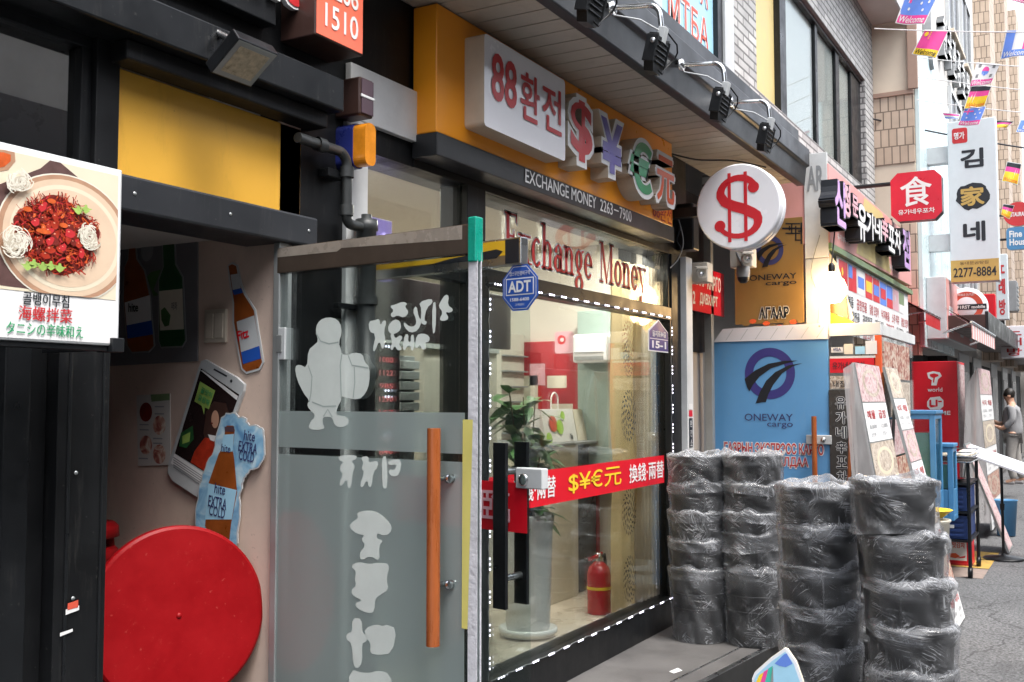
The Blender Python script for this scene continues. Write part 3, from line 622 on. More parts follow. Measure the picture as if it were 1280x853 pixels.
# serif lettering on the transom
def serif_word(b, F, x, z, h, wscale, m, mo, c):
    """condensed high-contrast serif capitals and lower case made from stems, hairlines, bowls and serifs"""
    S = .13; H = .038
    def st(x0, y0, y1, wd=S): return [[(x0, y0), (x0 + wd, y0), (x0 + wd, y1), (x0, y1)]]
    def sf(xc, y, wd=.34): return [[(xc - wd / 2, y), (xc + wd / 2, y), (xc + wd / 2, y + H), (xc - wd / 2, y + H)]]
    def bow(cx, cy, rx, ry, a0=0, a1=360, tk=S):
        o = []; n = 22
        for i in range(n):
            q = []
            for a, rr in ((a0 + (a1 - a0) * i / n, 1), (a0 + (a1 - a0) * (i + 1) / n, 1), (a0 + (a1 - a0) * (i + 1) / n, 0), (a0 + (a1 - a0) * i / n, 0)):
                ex = rx if rr else rx - tk; ey = ry if rr else ry - H
                q.append((cx + ex * math.cos(R(a)), cy + ey * math.sin(R(a))))
            o.append(q)
        return o
    def dg(x0, y0, x1, y1, wd): return [[(x0, y0), (x0 + wd, y0), (x1 + wd, y1), (x1, y1)]]
    XH = .62
    G = {'E': (st(.1, 0, 1) + sf(.17, 0, .3) + sf(.17, 1 - H, .3) + [[(.2, 0), (.62, 0), (.62, H), (.2, H)], [(.2, 1 - H), (.58, 1 - H), (.58, 1), (.2, 1)], [(.2, .5), (.45, .5), (.45, .5 + H), (.2, .5 + H)], [(.58, 0), (.62, 0), (.62, .22), (.58, .14)], [(.54, 1), (.58, 1), (.58, .78), (.54, .86)], [(.43, .4), (.46, .4), (.46, .64), (.43, .64)]], .70),
         'x': (dg(.02, XH, .36, 0, S) + dg(.06, 0, .40, XH, H) + sf(.1, XH - H) + sf(.42, XH - H, .24) + sf(.09, 0, .24) + sf(.43, 0), .58),
         'c': (bow(.27, XH / 2, .25, XH / 2, 50, 320), .52), 'h': (st(.06, 0, 1) + bow(.30, XH * .6, .22, XH * .4, 0, 180) + st(.37, 0, XH * .62) + sf(.12, 0, .3) + sf(.44, 0, .28) + sf(.07, 1 - H, .2), .62),
         'a': (bow(.22, .19, .20, .19) + st(.32, 0, XH * .7) + bow(.26, XH * .62, .21, XH * .38, 0, 170) + sf(.46, 0, .14), .56),
         'n': (st(.06, 0, XH) + bow(.30, XH * .6, .22, XH * .4, 0, 180) + st(.37, 0, XH * .62) + sf(.12, 0, .3) + sf(.44, 0, .28) + sf(.07, XH - H, .2), .62),
         'g': (bow(.24, XH * .62, .20, XH * .38) + bow(.25, -.16, .24, .18) + [[(.40, XH - .06), (.52, XH - .02), (.52, XH + .03), (.38, XH - .01)], [(.08, .10), (.16, .16), (.40, .05), (.36, -.02)]], .54),
         'e': (bow(.26, XH / 2, .24, XH / 2, 0, 320) + [[(.1, XH * .5), (.49, XH * .5), (.49, XH * .5 + H), (.1, XH * .5 + H)]], .54),
         'M': (st(.10, 0, 1, H) + st(.70, 0, 1) + dg(.10, 1, .38, 0, S) + dg(.42, 0, .74, 1, H) + sf(.12, 0, .24) + sf(.77, 0, .32) + sf(.12, 1 - H, .24) + sf(.80, 1 - H, .26), .96),
         'o': (bow(.27, XH / 2, .25, XH / 2), .56), 'y': (dg(.02, XH, .26, 0, S) + dg(.20, -.28, .46, XH, H) + sf(.1, XH - H) + sf(.46, XH - H, .24) + bow(.16, -.22, .09, .08), .58), ' ': ([], .42)}
    cx = x; word = 'Exchange Money'
    for ch in word:
        polys, adv = G[ch]
        for q in polys:
            P = [(cx + px_ * h * wscale, z + py_ * h) for px_, py_ in q]
            a = sum(P[i][0] * P[(i + 1) % 4][1] - P[(i + 1) % 4][0] * P[i][1] for i in range(4))
            if a < 0: P = P[::-1]
            b.add([F.p(px_, py_, c) for px_, py_ in P], [(0, 1, 2, 3)], m)
            g = .008; ccx = sum(p_[0] for p_ in P) / 4; ccy = sum(p_[1] for p_ in P) / 4
            Q = [(px_ + (g if px_ > ccx else -g), py_ + (g if py_ > ccy else -g)) for px_, py_ in P]
            b.add([F.p(px_, py_, c - .002) for px_, py_ in Q], [(0, 1, 2, 3)], mo)
        cx += adv * h * wscale
    return cx - x
b = MB(); F = FX(.0195); p = PX(632, 312, 'y', .01); q = PX(809, 364, 'y', .01)
L = serif_word(MB(), F, 0, 0, .225, 1, 'letred', 'paper', 0)
serif_word(b, F, p.x, 2.305, .235, (q.x - p.x) / L * .225 / .235, 'letred', 'paper', .0025)
b.build('lettering', sw)
# canopy: slatted soffit, dark fascia
b = MB()
for k in range(22, 58):
    x = k * .135; b.box(x + .009, x + .135, -.50, -.001, 3.285, 3.30, 'soffit')
b.box(2.95, 7.86, -.5, -.001, 3.302, 3.33, 'dark'); b.build('soffit', bd)
b = MB(); Fy = FR((0, 0, 0), (0, -1, 0), (0, 0, 1))
prof = [(.50, 3.265), (.56, 3.265), (.575, 3.40), (.60, 3.41), (.60, 3.54), (.52, 3.60), (.52, 3.70), (0.001, 3.74), (0.001, 3.335), (.50, 3.335)]
n = len(prof); A = [(2.94, -y, z) for y, z in prof]; C_ = [(7.88, -y, z) for y, z in prof]
b.ngon(A, 'charc2', Vector((-1, 0, 0))); b.ngon(C_, 'charc2', Vector((1, 0, 0)))
b.add(A + C_, [(i, i + n, (i + 1) % n + n, (i + 1) % n) for i in range(n)], 'charc2')
b.build('canopy_fascia', bd, .006)
# first floor: split brick, windows, eaves
b = MB()
for x0, x1, z0, z1 in ((-4, 5.8, 3.74, 6.6), (7.95, 8.574, 3.74, 6.6), (13.42, 13.97, 2.9, 6.6), (8.574, 13.42, 3.3, 4.29), (8.574, 13.42, 5.70, 6.6), (5.8, 7.95, 3.74, 4.0), (5.8, 7.95, 5.7, 6.6), (8.0, 13.97, 3.3, 3.74)):
    b.box(x0, x1, 0, .3, z0, z1, 'brick1')
b.build('brick_wall', bd)
B('side_wall', bd, (13.9, 13.969, .301, 6, .06, 6.6, 'cream3'))
B('side_wall', bd, (-4, -3.9, .301, 6, 0, 6.6, 'cream3'))
B('roof', bd, (-4.1, 14.1, -.42, 6, 6.6, 6.78, 'cream3'), (-4.15, 14.15, -.45, -.42, 6.55, 6.82, 'lgrey'))
u1 = node('window', bd, (6.8, 0, 4))
B('frame', u1, (7.72, 7.95, .0, .2, 4.0, 5.7, 'lgrey'), (7.60, 7.72, .02, .2, 4.0, 5.7, 'black2'), (5.8, 7.60, .02, .2, 4.0, 4.06, 'black2'), (5.8, 6.42, .02, .2, 4.06, 5.7, 'lgrey'))
b = MB(); b.box(6.42, 7.60, .06, .07, 4.06, 5.7, 'ltblue'); Fp = FX(.058)
for k in range(3): b.text(('ЗУС', 'ТАМГА', 'МТБА')[k], Fp, 6.62, 4.95 - k * .33, .85, .24, 'paper', .002, bold=.04); b.text(('ЗУС', 'ТАМГА', 'МТБА')[k], Fp, 6.62, 4.95 - k * .33, .85, .24, 'tomato', .004, bold=.0)
b.build('poster', u1)
u2 = node('window', bd, (11, 0, 4.3))
bx = []
for x0, x1 in ((8.574, 8.60), (9.58, 9.80), (11.0, 11.10), (12.0, 12.18), (12.85, 13.42)): bx.append((x0, x1, .06, .16, 4.33, 5.66, 'black2'))
B('frame', u2, (8.574, 13.42, .04, .2, 4.29, 4.33, 'black2'), (8.574, 13.42, .04, .2, 5.66, 5.70, 'black2'), *bx)
B('pane', u2, (9.80, 11.0, .08, .088, 4.33, 5.66, 'glass'), (11.1, 12.0, .08, .088, 4.33, 5.66, 'glass'), (12.18, 12.85, .08, .088, 4.33, 5.66, 'glass'), bevel=0)
B('curtain_sky_sheet', u2, (8.6, 9.58, .12, .13, 4.33, 5.66, 'olive'), (9.8, 12.85, .10, .11, 4.36, 5.66, 'curtain_sky_sheet'))  # white sheet paints the sky's reflection into the panes; the olive one is curtain
# rooms behind the ground floor glass
B('shop_floor', bd, (2.8, 6.8, .14, 3.2, .22, .30, 'floor'))
B('shop_ceiling', bd, (2.8, 6.8, .2, 3.2, 2.74, 2.78, 'ceil'))
B('shop_wall', bd, (2.80, 6.8, 3.0, 3.2, .3, 2.74, 'inwall'), (6.72, 6.8, .201, 3.0, .3, 2.74, 'inwall'), (2.795, 2.86, .201, 3.0, .15, 2.74, 'inwall'))
B('upper_room', bd, (-4, 14, 3.2, 3.3, 2.8, 6.6, 'inwall'), bevel=0)
for x, y in ((3.75, .75), (3.5, 1.9), (4.6, .50), (6.2, .34), (4.7, 2.0), (5.8, 1.6)):
    dlt = node('downlight', bd, (x, y, 2.74)); b = MB()
    b.lathe([(.0001, 0), (.07, 0)], (x, y, 2.732), 'dl', 20, (0, 0, -1)); b.build('lamp_disc', dlt)
    b = MB(); b.lathe([(.07, .0), (.072, .012), (.092, .010), (.095, 0)], (x, y, 2.74), 'white', 24, (0, 0, -1)); b.build('trim_ring', dlt)
    light('downlight_lamp', (x, y, 2.71), 11 if y < .6 else 7, .14, parent=dlt)
#@@SHOP
# ------------------------------------------------------------------ the yellow exchange sign
F = FX(-.12)
sg = thing('shop_sign', (4.85, 0, 2.63), 'long yellow exchange sign with white lightbox and raised currency symbols above the shop window', 'sign')
B('board', sg, (3.485, 6.207, -.12, .002, 2.731, 3.277, 'orange'), bevel=.006)
B('base_band', sg, (3.48, 6.212, -.128, .002, 2.632, 2.730, 'charc2'), bevel=.004)
b = MB(); b.text('EXCHANGE MONEY  2263－7900', FX(-.1285), 4.223, 2.655, 1.28, .066, 'paper', .002, bold=.012); b.build('lettering', sg)
b = MB(); b.text('88환전', F, 5.86, 2.745, .325, .105, 'letred', .002, bold=.006); b.build('lettering', sg)
lb = MB(); lb.prism(rrect(3.70, 4.47, 2.795, 3.20, .02), F, .0, .10, 'litewhite', 'offwhite')
lbo = lb.build('lightbox', sg, .003)
b = MB(); Fl = FX(-.2205)
b.text('88', Fl, 3.755, 2.925, .225, .215, 'letred', .002, bold=.022)
b.text('환', Fl, 4.012, 2.905, .185, .225, 'letred', .002, bold=.022); b.text('전', Fl, 4.225, 2.905, .20, .225, 'letred', .002, bold=.022)
b.build('lettering', lbo)
for ch, x0, x1, z0, z1, mt in (('$', 4.49, 4.80, 2.80, 3.17, 'letred'), ('¥', 4.85, 5.19, 2.81, 3.155, 'blueviolet'), ('€', 5.235, 5.62, 2.78, 3.135, 'green'), ('元', 5.64, 5.985, 2.785, 3.12, 'orred')):
    b = MB(); b.text(ch, F, x0, z0, x1 - x0, z1 - z0, 'paper', 0, .105, bold=.075, mside='offwhite')
    o = b.build('channel_letter', sg); b = MB(); g = .028
    b.text(ch, FX(-.2255), x0 + g, z0 + g, x1 - x0 - 2 * g, z1 - z0 - 2 * g, mt, .001, bold=.03); b.build('letter_face', o)

# round dollar sign on its bracket
cc = PX(922, 258, 'x', 6.25)
ds = thing('round_sign', (6.33, cc.y, cc.z), 'round white lightbox with a big red dollar symbol hanging under the canopy', 'sign')
b = MB(); prof = [(.0001, 0), (.262, 0), (.270, .006), (.272, .025), (.272, .06), (.264, .066), (.264, .078), (.272, .084), (.272, .125), (.262, .14), (.0001, .14)]
b.lathe(prof, (6.25, cc.y, cc.z), 'litewhite', 80, (1, 0, 0), False); b.build('lightbox', ds)
b = MB(); Fd = FP(6.249, cc.y, cc.z)
def thick(pts, wd, m, c): b.ribbon([Fd.p(x, y, c) for x, y in pts], wd, m, Fd.n)
Sx = []
for i in range(19):
    a = R(20 + 250 * i / 18); Sx.append((.005 + .115 * math.cos(a), .085 + .095 * math.sin(a)))
S2 = []
for i in range(19):
    a = R(90 - 250 * i / 18); S2.append((.005 + .125 * math.cos(a), -.10 + .09 * math.sin(a)))
curve = Sx[:-1] + [(.0, .0)] + S2[1:]
full = [(.118, .118)] + Sx[1:13] + [(-.085, .035), (-.03, .005), (.04, -.02), (.095, -.05)] + S2[5:]
wds = []
for i in range(len(full)):
    t = i / (len(full) - 1); wds.append(.030 + .036 * math.exp(-((t - .5) / .2) ** 2) + .012 * math.exp(-((t - .1) / .1) ** 2))
thick(full, wds, 'dollar', .001)
for x, y in ((.103, .112), (-.115, -.118)): b.sheet(ell(x, y, .036, .036, 20), Fd, .0015, 'dollar')
for x in (-.052, .052): b.fbox(Fd, x - .0105, x + .0105, -.225, .215, .0012, .0022, 'dollar')
b.build('lettering', ds)
b = MB(); b.box(6.29, 6.35, cc.y + .255, -.0, cc.z - .03, cc.z + .03, 'black2'); b.build('bracket', ds)
b = MB(); q = PX(860, 285, 'y', -.06)
b.box(q.x - .06, q.x + .06, -.12, .0, q.z - .16, q.z + .16, 'black2')
tag(b.build('control_box', None, .01), 'tall black box on the dark pillar beside the round dollar sign', 'box')

# chrome arm floodlights over the canopy
for i, (u, v, lab) in enumerate(((748, -28, 'chrome arm black floodlight on the canopy edge nearest the top of the photo'), (828, 40, 'chrome arm black floodlight above the euro and yen symbols'), (907, 108, 'chrome arm black floodlight third along the canopy edge'), (963, 152, 'chrome arm black floodlight closest to the round dollar sign'))):
    t = PX(u, v, 'y', -.84)
    fl = thing('floodlight', (t.x, -.6, t.z), lab, 'lamp', 'floodlights on the canopy edge')
    zt = t.z + .12
    b = MB(); pts = [(t.x - .02, -.56, zt + .03), (t.x - .02, -.74, zt + .01)] + [tuple(p_) for p_ in arc((t.x - .01, -.77, zt - .055), .065, 88, 0, 6, (0, -1, 0), (0, 0, 1))] + [(t.x - .005, -.84, t.z)]
    b.tube(pts, .012, 'chrome', 12); b.lathe([(.03, 0), (.03, .02), (.012, .024)], (t.x - .02, -.60, zt + .026), 'chrome', 14, (0, -1, 0)); b.build('arm', fl)
    b = MB(); Fh = FR((t.x, -.84, t.z), (1, 0, 0), (0, -.25, 1))
    b.fbox(Fh, -.02, .02, -.055, .02, -.015, .02, 'lgrey'); 
    b.prism([(-.065, -.02), (-.05, -.032), (.05, -.032), (.065, -.02), (.065, -.14), (.04, -.185), (-.04, -.185), (-.065, -.14)], Fh, -.03, .015, 'black2')
    b.fbox(Fh, -.075, -.066, -.15, -.03, -.035, .02, 'black2'); b.fbox(Fh, .066, .075, -.15, -.03, -.035, .02, 'black2')
    for k in range(5): b.fbox(Fh, -.05, .05, -.055 - k * .022, -.048 - k * .022, .015, .022, 'black2')
    b.lathe([(.012, 0), (.012, .008), (.0001, .01)], Fh.p(-.075, -.06, 0), 'steel', 10, (-1, 0, 0))
    b.build('head', fl, .003)
    b = MB(); pts = [Fh.p(.02, 0, .02)] + [Fh.p(.05 + .06 * math.sin(k * .6), -.03 * k, .035 + .012 * math.sin(k)) for k in range(1, 7)] + [Fh.p(0, -.17, .02)]
    b.tube(pts, .004, 'black', 6)
    b.tube([(t.x - .03, -.62, zt + .0), (t.x - .12, -.66, zt - .05), (t.x - .06, -.76, zt - .07), (t.x - .015, -.835, t.z - .0)], .0035, 'lgrey', 6)
    b.build('cable', fl)

# exchange shop door (opened outwards, clear glass)
def door_frame(hx, dirx, diry): return FR((hx, -.01, 0), (dirx, diry, 0), (0, 0, 1))
D2 = door_frame(3.215, -.163, -.9866)
W2 = .775
d2 = thing('glass_door', (3.215, 0, .15), 'open clear glass door with black pull handle and red band at the exchange entrance', 'door')
b = MB(); b.fbox(D2, 0, W2, .17, 2.09, -.006, .006, 'glassdoor'); b.build('glass_panel', d2)
b = MB(); b.fbox(D2, 0, W2 - .02, 2.09, 2.185, -.02, .02, 'steel'); b.build('top_rail', d2, .003)
b = MB()
pu = lambda u, v: (lambda q: ((q - D2.o).dot(D2.u), q.z))(PN(u, v, D2.o, D2.n))
b.fbox(D2, 0, W2 - .09, 2.125, 2.178, .0205, .0215, 'ytape')
b.sheet([(.30, 2.12), (W2 - .13, 2.118), (W2 - .1, 2.14), (W2 - .13, 2.15), (.42, 2.135)], D2, .0222, 'ink')
b.fbox(D2, W2 - .09, W2 - .03, 2.095, 2.18, .0205, .0217, 'ink')
b.build('warning_tape', d2)
b = MB(); b.fbox(D2, 0, W2 - .02, .15, .24, -.02, .02, 'steel'); b.build('bottom_rail', d2, .003)
# red band on the glass, with one large character
b = MB(); a0, z0 = pu(598, 690); a1, z1 = pu(677, 618)
b.fbox(D2, .12, W2 - .005, 1.165, 1.335, .0065, .0075, 'red')
a0, zz = pu(603, 660); a1, zq = pu(634, 640)
b.text('臨', D2, a0, 1.195, a1 - a0 + .02, .115, 'pinkl', .008, bold=.014); b.build('decal_band', d2)
hd = MB(); a, z = pu(639, 553); a2, zb = pu(639, 758)
for c0, c1 in ((.05, .066), (-.066, -.05)):
    ax = a if c0 > 0 else a
    hd.fbox(D2, ax - .028, ax + .028, zb, z, c0, c1, 'black2')
for zz in (zb + .1, z - .1): hd.lathe([(.012, -.05), (.012, .05)], D2.p(a, zz, 0), 'steel', 10, tuple(D2.n))
ho = hd.build('handle', d2, .002)
b = MB(); a, z = pu(664, 598); b.fbox(D2, a - .055, a + .06, z - .035, z + .035, -.018, .018, 'lgrey')
b.lathe([(.022, 0), (.022, .006), (.012, .009), (.0001, .009)], D2.p(a - .02, z - .005, .018), 'chrome', 20, tuple(D2.n)); b.build('lock', d2, .004)
b = MB(); a, z = pu(652, 360); r = .084
oc = [(a + r * math.cos(R(22.5 + 45 * k)), z + r * 1.03 * math.sin(R(22.5 + 45 * k))) for k in range(8)]
oc2 = [(a + (q[0] - a) * .93, z + (q[1] - z) * .93) for q in oc]; oc3 = [(a + (q[0] - a) * .90, z + (q[1] - z) * .90) for q in oc]
b.prism(oc, D2, .0065, .009, 'adt'); b.sheet(oc2, D2, .0095, 'paper'); b.sheet(oc3, D2, .010, 'adt')
b.fbox(D2, a - .062, a + .062, z - .026, z + .034, .0101, .0106, 'paper'); b.fbox(D2, a - .058, a + .058, z - .022, z + .030, .0107, .0112, 'adt')
b.text('ADT', D2, a - .05, z - .016, .10, .040, 'paper', .0116, bold=.03); b.text('캡스무인경비구역', D2, a - .045, z + .042, .09, .016, 'paper', .0106, bold=.01)
b.text('1588-6400', D2, a - .042, z - .047, .084, .012, 'paper', .0106, bold=.02); b.text('고객센터', D2, a - .02, z - .064, .04, .009, 'paper', .0106); b.build('sticker', d2)

# restaurant's glass door (open, lower half frosted)
D1 = door_frame(2.672, -.103, -.9947); W1 = .876
d1 = thing('glass_door', (2.672, 0, .15), 'open half frosted glass door with long wooden pull handle beside the alcove', 'door')
p1 = lambda u, v: (lambda q: ((q - D1.o).dot(D1.u), q.z))(PN(u, v, D1.o, D1.n))
zf = p1(470, 515)[1]
b = MB(); b.fbox(D1, 0, W1, .17, 2.07, -.006, .006, 'glassdoor'); b.build('glass_panel', d1)
b = MB(); zg = p1(470, 568)[1]; b.fbox(D1, .003, W1 - .045, zg + .012, zf, .0075, .0085, 'frost'); b.fbox(D1, .003, W1 - .045, .2, zg - .012, .0075, .0085, 'frost'); b.build('frosted_film', d1)
b = MB(); b.fbox(D1, 0, W1, 2.055, 2.145, -.016, .016, 'brownrail'); b.sheet([(.01, 2.112), (.3, 2.108), (.32, 2.118), (W1 - .05, 2.100), (W1 - .05, 2.143), (.01, 2.143)], D1, .0165, 'railtop'); b.build('top_rail', d1, .003)
b = MB(); b.fbox(D1, 0, W1, .16, .25, -.022, .022, 'brownrail'); b.build('bottom_rail', d1, .003)
b = MB(); b.fbox(D1, W1 - .028, W1 + .004, 2.03, 2.165, -.018, .019, 'tape'); b.build('tape', d1, .004)
b = MB(); b.fbox(D1, W1 - .04, W1 + .004, .3, 2.06, -.0105, -.0068, 'cleartape')
b.fbox(D1, W1 - .03, W1 + .004, .3, 2.06, .0088, .0105, 'cleartape')
b.sheet([(W1 - .052, .95), (W1 - .03, .95), (W1 - .012, zf - .02), (W1 - .05, zf - .02)], D1, .0112, 'ytape2'); b.build('edge_tape', d1)
b = MB(); a, z = p1(556, 535); a, zb = p1(556, 803)
pts = []
b.tube([D1.p(a, zb, .055), D1.p(a, (z + zb) / 2, .055), D1.p(a, z, .055)], .0205, 'wood', 20); h = b.build('handle', d1, .003)
b = MB()
for v in (598, 730):
    aa, zz = p1(565, v); b.lathe([(.008, -.0), (.008, .05), (.014, .05)], D1.p(a + .004, zz, .006), 'chrome', 12, tuple(D1.n)); b.lathe([(.0001, -.02), (.014, -.02), (.014, 0)], D1.p(a + .03, zz, .026), 'chrome', 14, tuple(D1.n))
b.build('handle_stud', h)
# hinge plate and crack line
b = MB(); a, z = p1(355, 430); b.fbox(D1, .0, .05, z - .055, z + .055, -.014, .014, 'lgrey'); b.fbox(D1, .012, .038, z - .03, z + .03, .0141, .018, 'alu'); b.build('hinge', d1, .002)
# brush lettering cut from pale film, traced from the photo on the plane of the glass
def trace(b, polys, sc, ox, oy, pf, F, c, m):
    for P in polys:
        for _ in range(1):
            Q = []
            for i in range(len(P)):
                (ax_, ay_), (bx_, by_) = P[i], P[(i + 1) % len(P)]; Q += [(ax_ * .75 + bx_ * .25, ay_ * .75 + by_ * .25), (ax_ * .25 + bx_ * .75, ay_ * .25 + by_ * .75)]
            P = Q
        pts = [pf(ox + x / sc, oy + y / sc) for x, y in P]; b.sheet(pts, F, c, m)
low = [
 [(209, 168), (262, 166), (262, 180), (246, 184), (258, 200), (250, 222), (246, 262), (236, 268), (234, 236), (216, 262), (210, 254), (222, 222), (212, 214), (214, 196), (224, 190), (208, 180)],
 [(274, 172), (300, 170), (298, 190), (326, 182), (328, 200), (312, 222), (308, 262), (300, 264), (294, 240), (280, 266), (272, 258), (286, 218), (276, 206), (284, 192)],
 [(338, 172), (354, 170), (356, 262), (346, 270), (340, 258)], [(358, 182), (400, 178), (392, 226), (374, 232), (360, 224), (360, 210), (378, 212), (384, 194), (358, 198)],
 [(262, 340), (300, 332), (332, 340), (370, 378), (364, 404), (340, 410), (326, 400), (322, 418), (344, 424), (330, 440), (332, 488), (304, 470), (276, 486), (270, 462), (290, 440), (276, 420), (288, 408), (262, 404), (240, 384), (248, 370), (268, 356)],
 [(244, 500), (270, 488), (300, 496), (330, 490), (364, 496), (352, 540), (360, 572), (334, 588), (318, 600), (316, 640), (296, 644), (262, 628), (258, 612), (282, 606), (250, 590), (246, 574), (262, 560), (256, 540), (262, 520)],
 [(248, 660), (278, 658), (280, 704), (296, 710), (292, 730), (278, 734), (280, 790), (266, 812), (252, 800), (248, 734), (230, 722), (234, 704), (250, 700)],
 [(286, 690), (322, 676), (344, 684), (350, 676), (384, 690), (370, 764), (330, 770), (302, 764), (306, 736), (290, 716)],
 [(240, 812), (290, 826), (330, 816), (360, 824), (376, 870), (300, 930), (240, 900)]]
b = MB(); trace(b, low, 2.418, 340, 500, p1, D1, .010, 'sticker'); b.build('brush_lettering', d1)
upl = [
 [(372, 400), (388, 394), (392, 420), (402, 400), (414, 404), (404, 440), (410, 470), (400, 510), (388, 470), (372, 512), (364, 506), (376, 450), (352, 440), (350, 404)],
 [(424, 350), (446, 344), (470, 334), (488, 340), (478, 352), (494, 372), (476, 392), (452, 382), (436, 392), (426, 380), (440, 366)], [(418, 420), (440, 396), (462, 402), (466, 432), (444, 450), (422, 446)],
 [(474, 404), (496, 424), (516, 420), (520, 400), (506, 366), (520, 346), (528, 392), (540, 400), (526, 436), (498, 446), (476, 424)], [(528, 336), (574, 322), (578, 338), (556, 356), (546, 402), (558, 404), (552, 418), (534, 410), (538, 362)], [(576, 340), (590, 334), (588, 440), (576, 450)],
 [(604, 336), (622, 308), (636, 314), (630, 346), (652, 362), (640, 374), (622, 370), (636, 394), (616, 404), (600, 398), (614, 372), (598, 352)],
 [(426, 450), (438, 446), (444, 466), (462, 452), (472, 462), (456, 482), (470, 504), (454, 508), (442, 490), (434, 508), (426, 500), (434, 478)], [(478, 450), (492, 450), (490, 476), (500, 478), (500, 452), (512, 452), (510, 508), (500, 506), (500, 490), (488, 490), (478, 508), (470, 500)], [(520, 452), (544, 446), (566, 456), (566, 476), (548, 480), (556, 500), (540, 506), (532, 484), (522, 500), (514, 494)]]
trace_b = MB(); trace(trace_b, upl, 2.843, 340, 260, p1, D1, .0085, 'sticker'); trace_b.build('brush_lettering', d1)
fig = [[(168, 410), (190, 392), (226, 390), (250, 408), (256, 444), (244, 482), (252, 500), (254, 520), (276, 524), (300, 514), (330, 520), (336, 548), (354, 566), (354, 624), (340, 660), (316, 682), (276, 676), (250, 668), (254, 684), (240, 708), (234, 738), (270, 740), (284, 762), (262, 780), (230, 776), (222, 744), (190, 742), (186, 764), (196, 784), (170, 790), (138, 786), (142, 762), (164, 740), (140, 716), (132, 700), (140, 684), (120, 660), (96, 610), (88, 566), (104, 556), (132, 570), (136, 506), (160, 486), (172, 474), (162, 440)]]
b = MB(); trace(b, fig, 2.843, 340, 260, p1, D1, .0095, 'sticker')
for ln in ([(164, 446), (180, 474), (210, 484), (244, 478)], [(256, 520), (250, 560), (252, 620), (254, 676)], [(278, 524), (292, 560), (330, 566), (350, 570)], [(136, 560), (150, 600), (146, 660), (140, 690)], [(150, 690), (190, 706), (236, 704)], [(300, 566), (302, 620), (296, 676)], [(190, 742), (206, 716), (222, 744)]):
    b.ribbon([D1.p(*p1(340 + x / 2.843, 260 + y / 2.843), .0099) for x, y in ln], .0045, 'stickerline', D1.n)
b.build('decal_figure', d1)

# ------------------------------------------------------------------ things on the front
b = MB(); q = PX(447, 120, 'y', -.1); 
sp = thing('speaker_box', (q.x, 0, q.z), 'dull maroon wall box on the dark pillar just above the amber siren', 'box')
x0 = PX(450, 120, 'y', -.12).x; x1 = PX(467, 120, 'y', -.12).x; z0 = PX(458, 146, 'y', -.12).z; z1 = PX(458, 98, 'y', -.12).z
B('case', sp, (x0, x1, -.12, .0, z0, z1, 'brown'), bevel=.008)
b = MB(); b.box(x0 + .006, x1 - .006, -.125, -.1215, z0 + .008, (z0 + z1) / 2 - .006, 'maroon'); b.box(x0 + .006, x1 - .006, -.125, -.1215, (z0 + z1) / 2 + .006, z1 - .008, 'maroon'); b.box(x0 + .002, x1 - .002, -.127, -.1215, (z0 + z1) / 2 - .005, (z0 + z1) / 2 + .005, 'paper'); b.build('front_plate', sp, .001)
q = PX(452, 182, 'y', -.1)
si = thing('siren', (q.x, 0, q.z), 'amber alarm lamp with blue back under the maroon wall box', 'lamp')
Fs = FX(-.02, q.x, q.z)
b = MB(); b.prism(rrect(-.03, .04, -.085, .085, .028), Fs, -.02, .06, 'siren'); b.build('back_case', si, .008)
b = MB(); b.prism(rrect(-.027, .037, -.08, .08, .026), Fs, .0605, .118, 'amber'); b.build('lens', si, .014)
pp = thing('drain_pipe', (2.95, -.06, .15), 'black plumbing pipe with elbows running down beside the white strip', 'pipe')
q0 = PX(372, 172, 'y', -.07); q1 = PX(434, 182, 'y', -.07); q2 = PX(434, 280, 'y', -.07); q3 = PX(456, 283, 'y', -.07)
b = MB(); b.tube([(q0.x, -.07, q0.z), (q1.x - .05, -.07, q0.z)] + [tuple(p_) for p_ in arc((q1.x - .05, -.07, q0.z - .05), .05, 90, 0, 6, (1, 0, 0), (0, 0, 1))] + [(q1.x, -.07, q2.z + .03)] + [tuple(p_) for p_ in arc((q1.x + .03, -.07, q2.z + .03), .03, 180, 270, 5, (1, 0, 0), (0, 0, 1))] + [(q3.x, -.07, q2.z)], .019, 'pipe', 14)
b.lathe([(.026, -.02), (.026, .02)], (q1.x, -.07, q0.z - .07), 'pipe', 14); b.lathe([(.025, -.02), (.025, .02)], (q1.x, -.07, q2.z + .05), 'pipe', 14); b.lathe([(.026, -.02), (.026, .02)], (q0.x + .12, -.07, q0.z), 'pipe', 14, (1, 0, 0)); b.build('branch_pipe', pp)
b = MB(); q4 = PX(456, 268, 'y', -.07); b.lathe([(.0001, q4.z), (.02, q4.z), (.02, q4.z - .02), (.042, q4.z - .02), (.045, q4.z - .06), (.038, q4.z - .065), (.038, 1.75), (.046, 1.745), (.046, 1.70), (.038, 1.695), (.038, .16)], (q3.x + .01, -.07, 0), 'pipe', 18)
for z in (1.98, 1.2, .6): b.lathe([(.047, z), (.047, z + .03)], (q3.x + .01, -.07, 0), 'pipe', 18)
b.build('down_pipe', pp)
B('clamp', pp, (q1.x - .08, q1.x + .02, -.05, -.001, 2.44, 2.47, 'black2')); B('clamp', pp, (q3.x - .12, q3.x + .06, -.045, -.02, 1.96, 1.98, 'black2'))
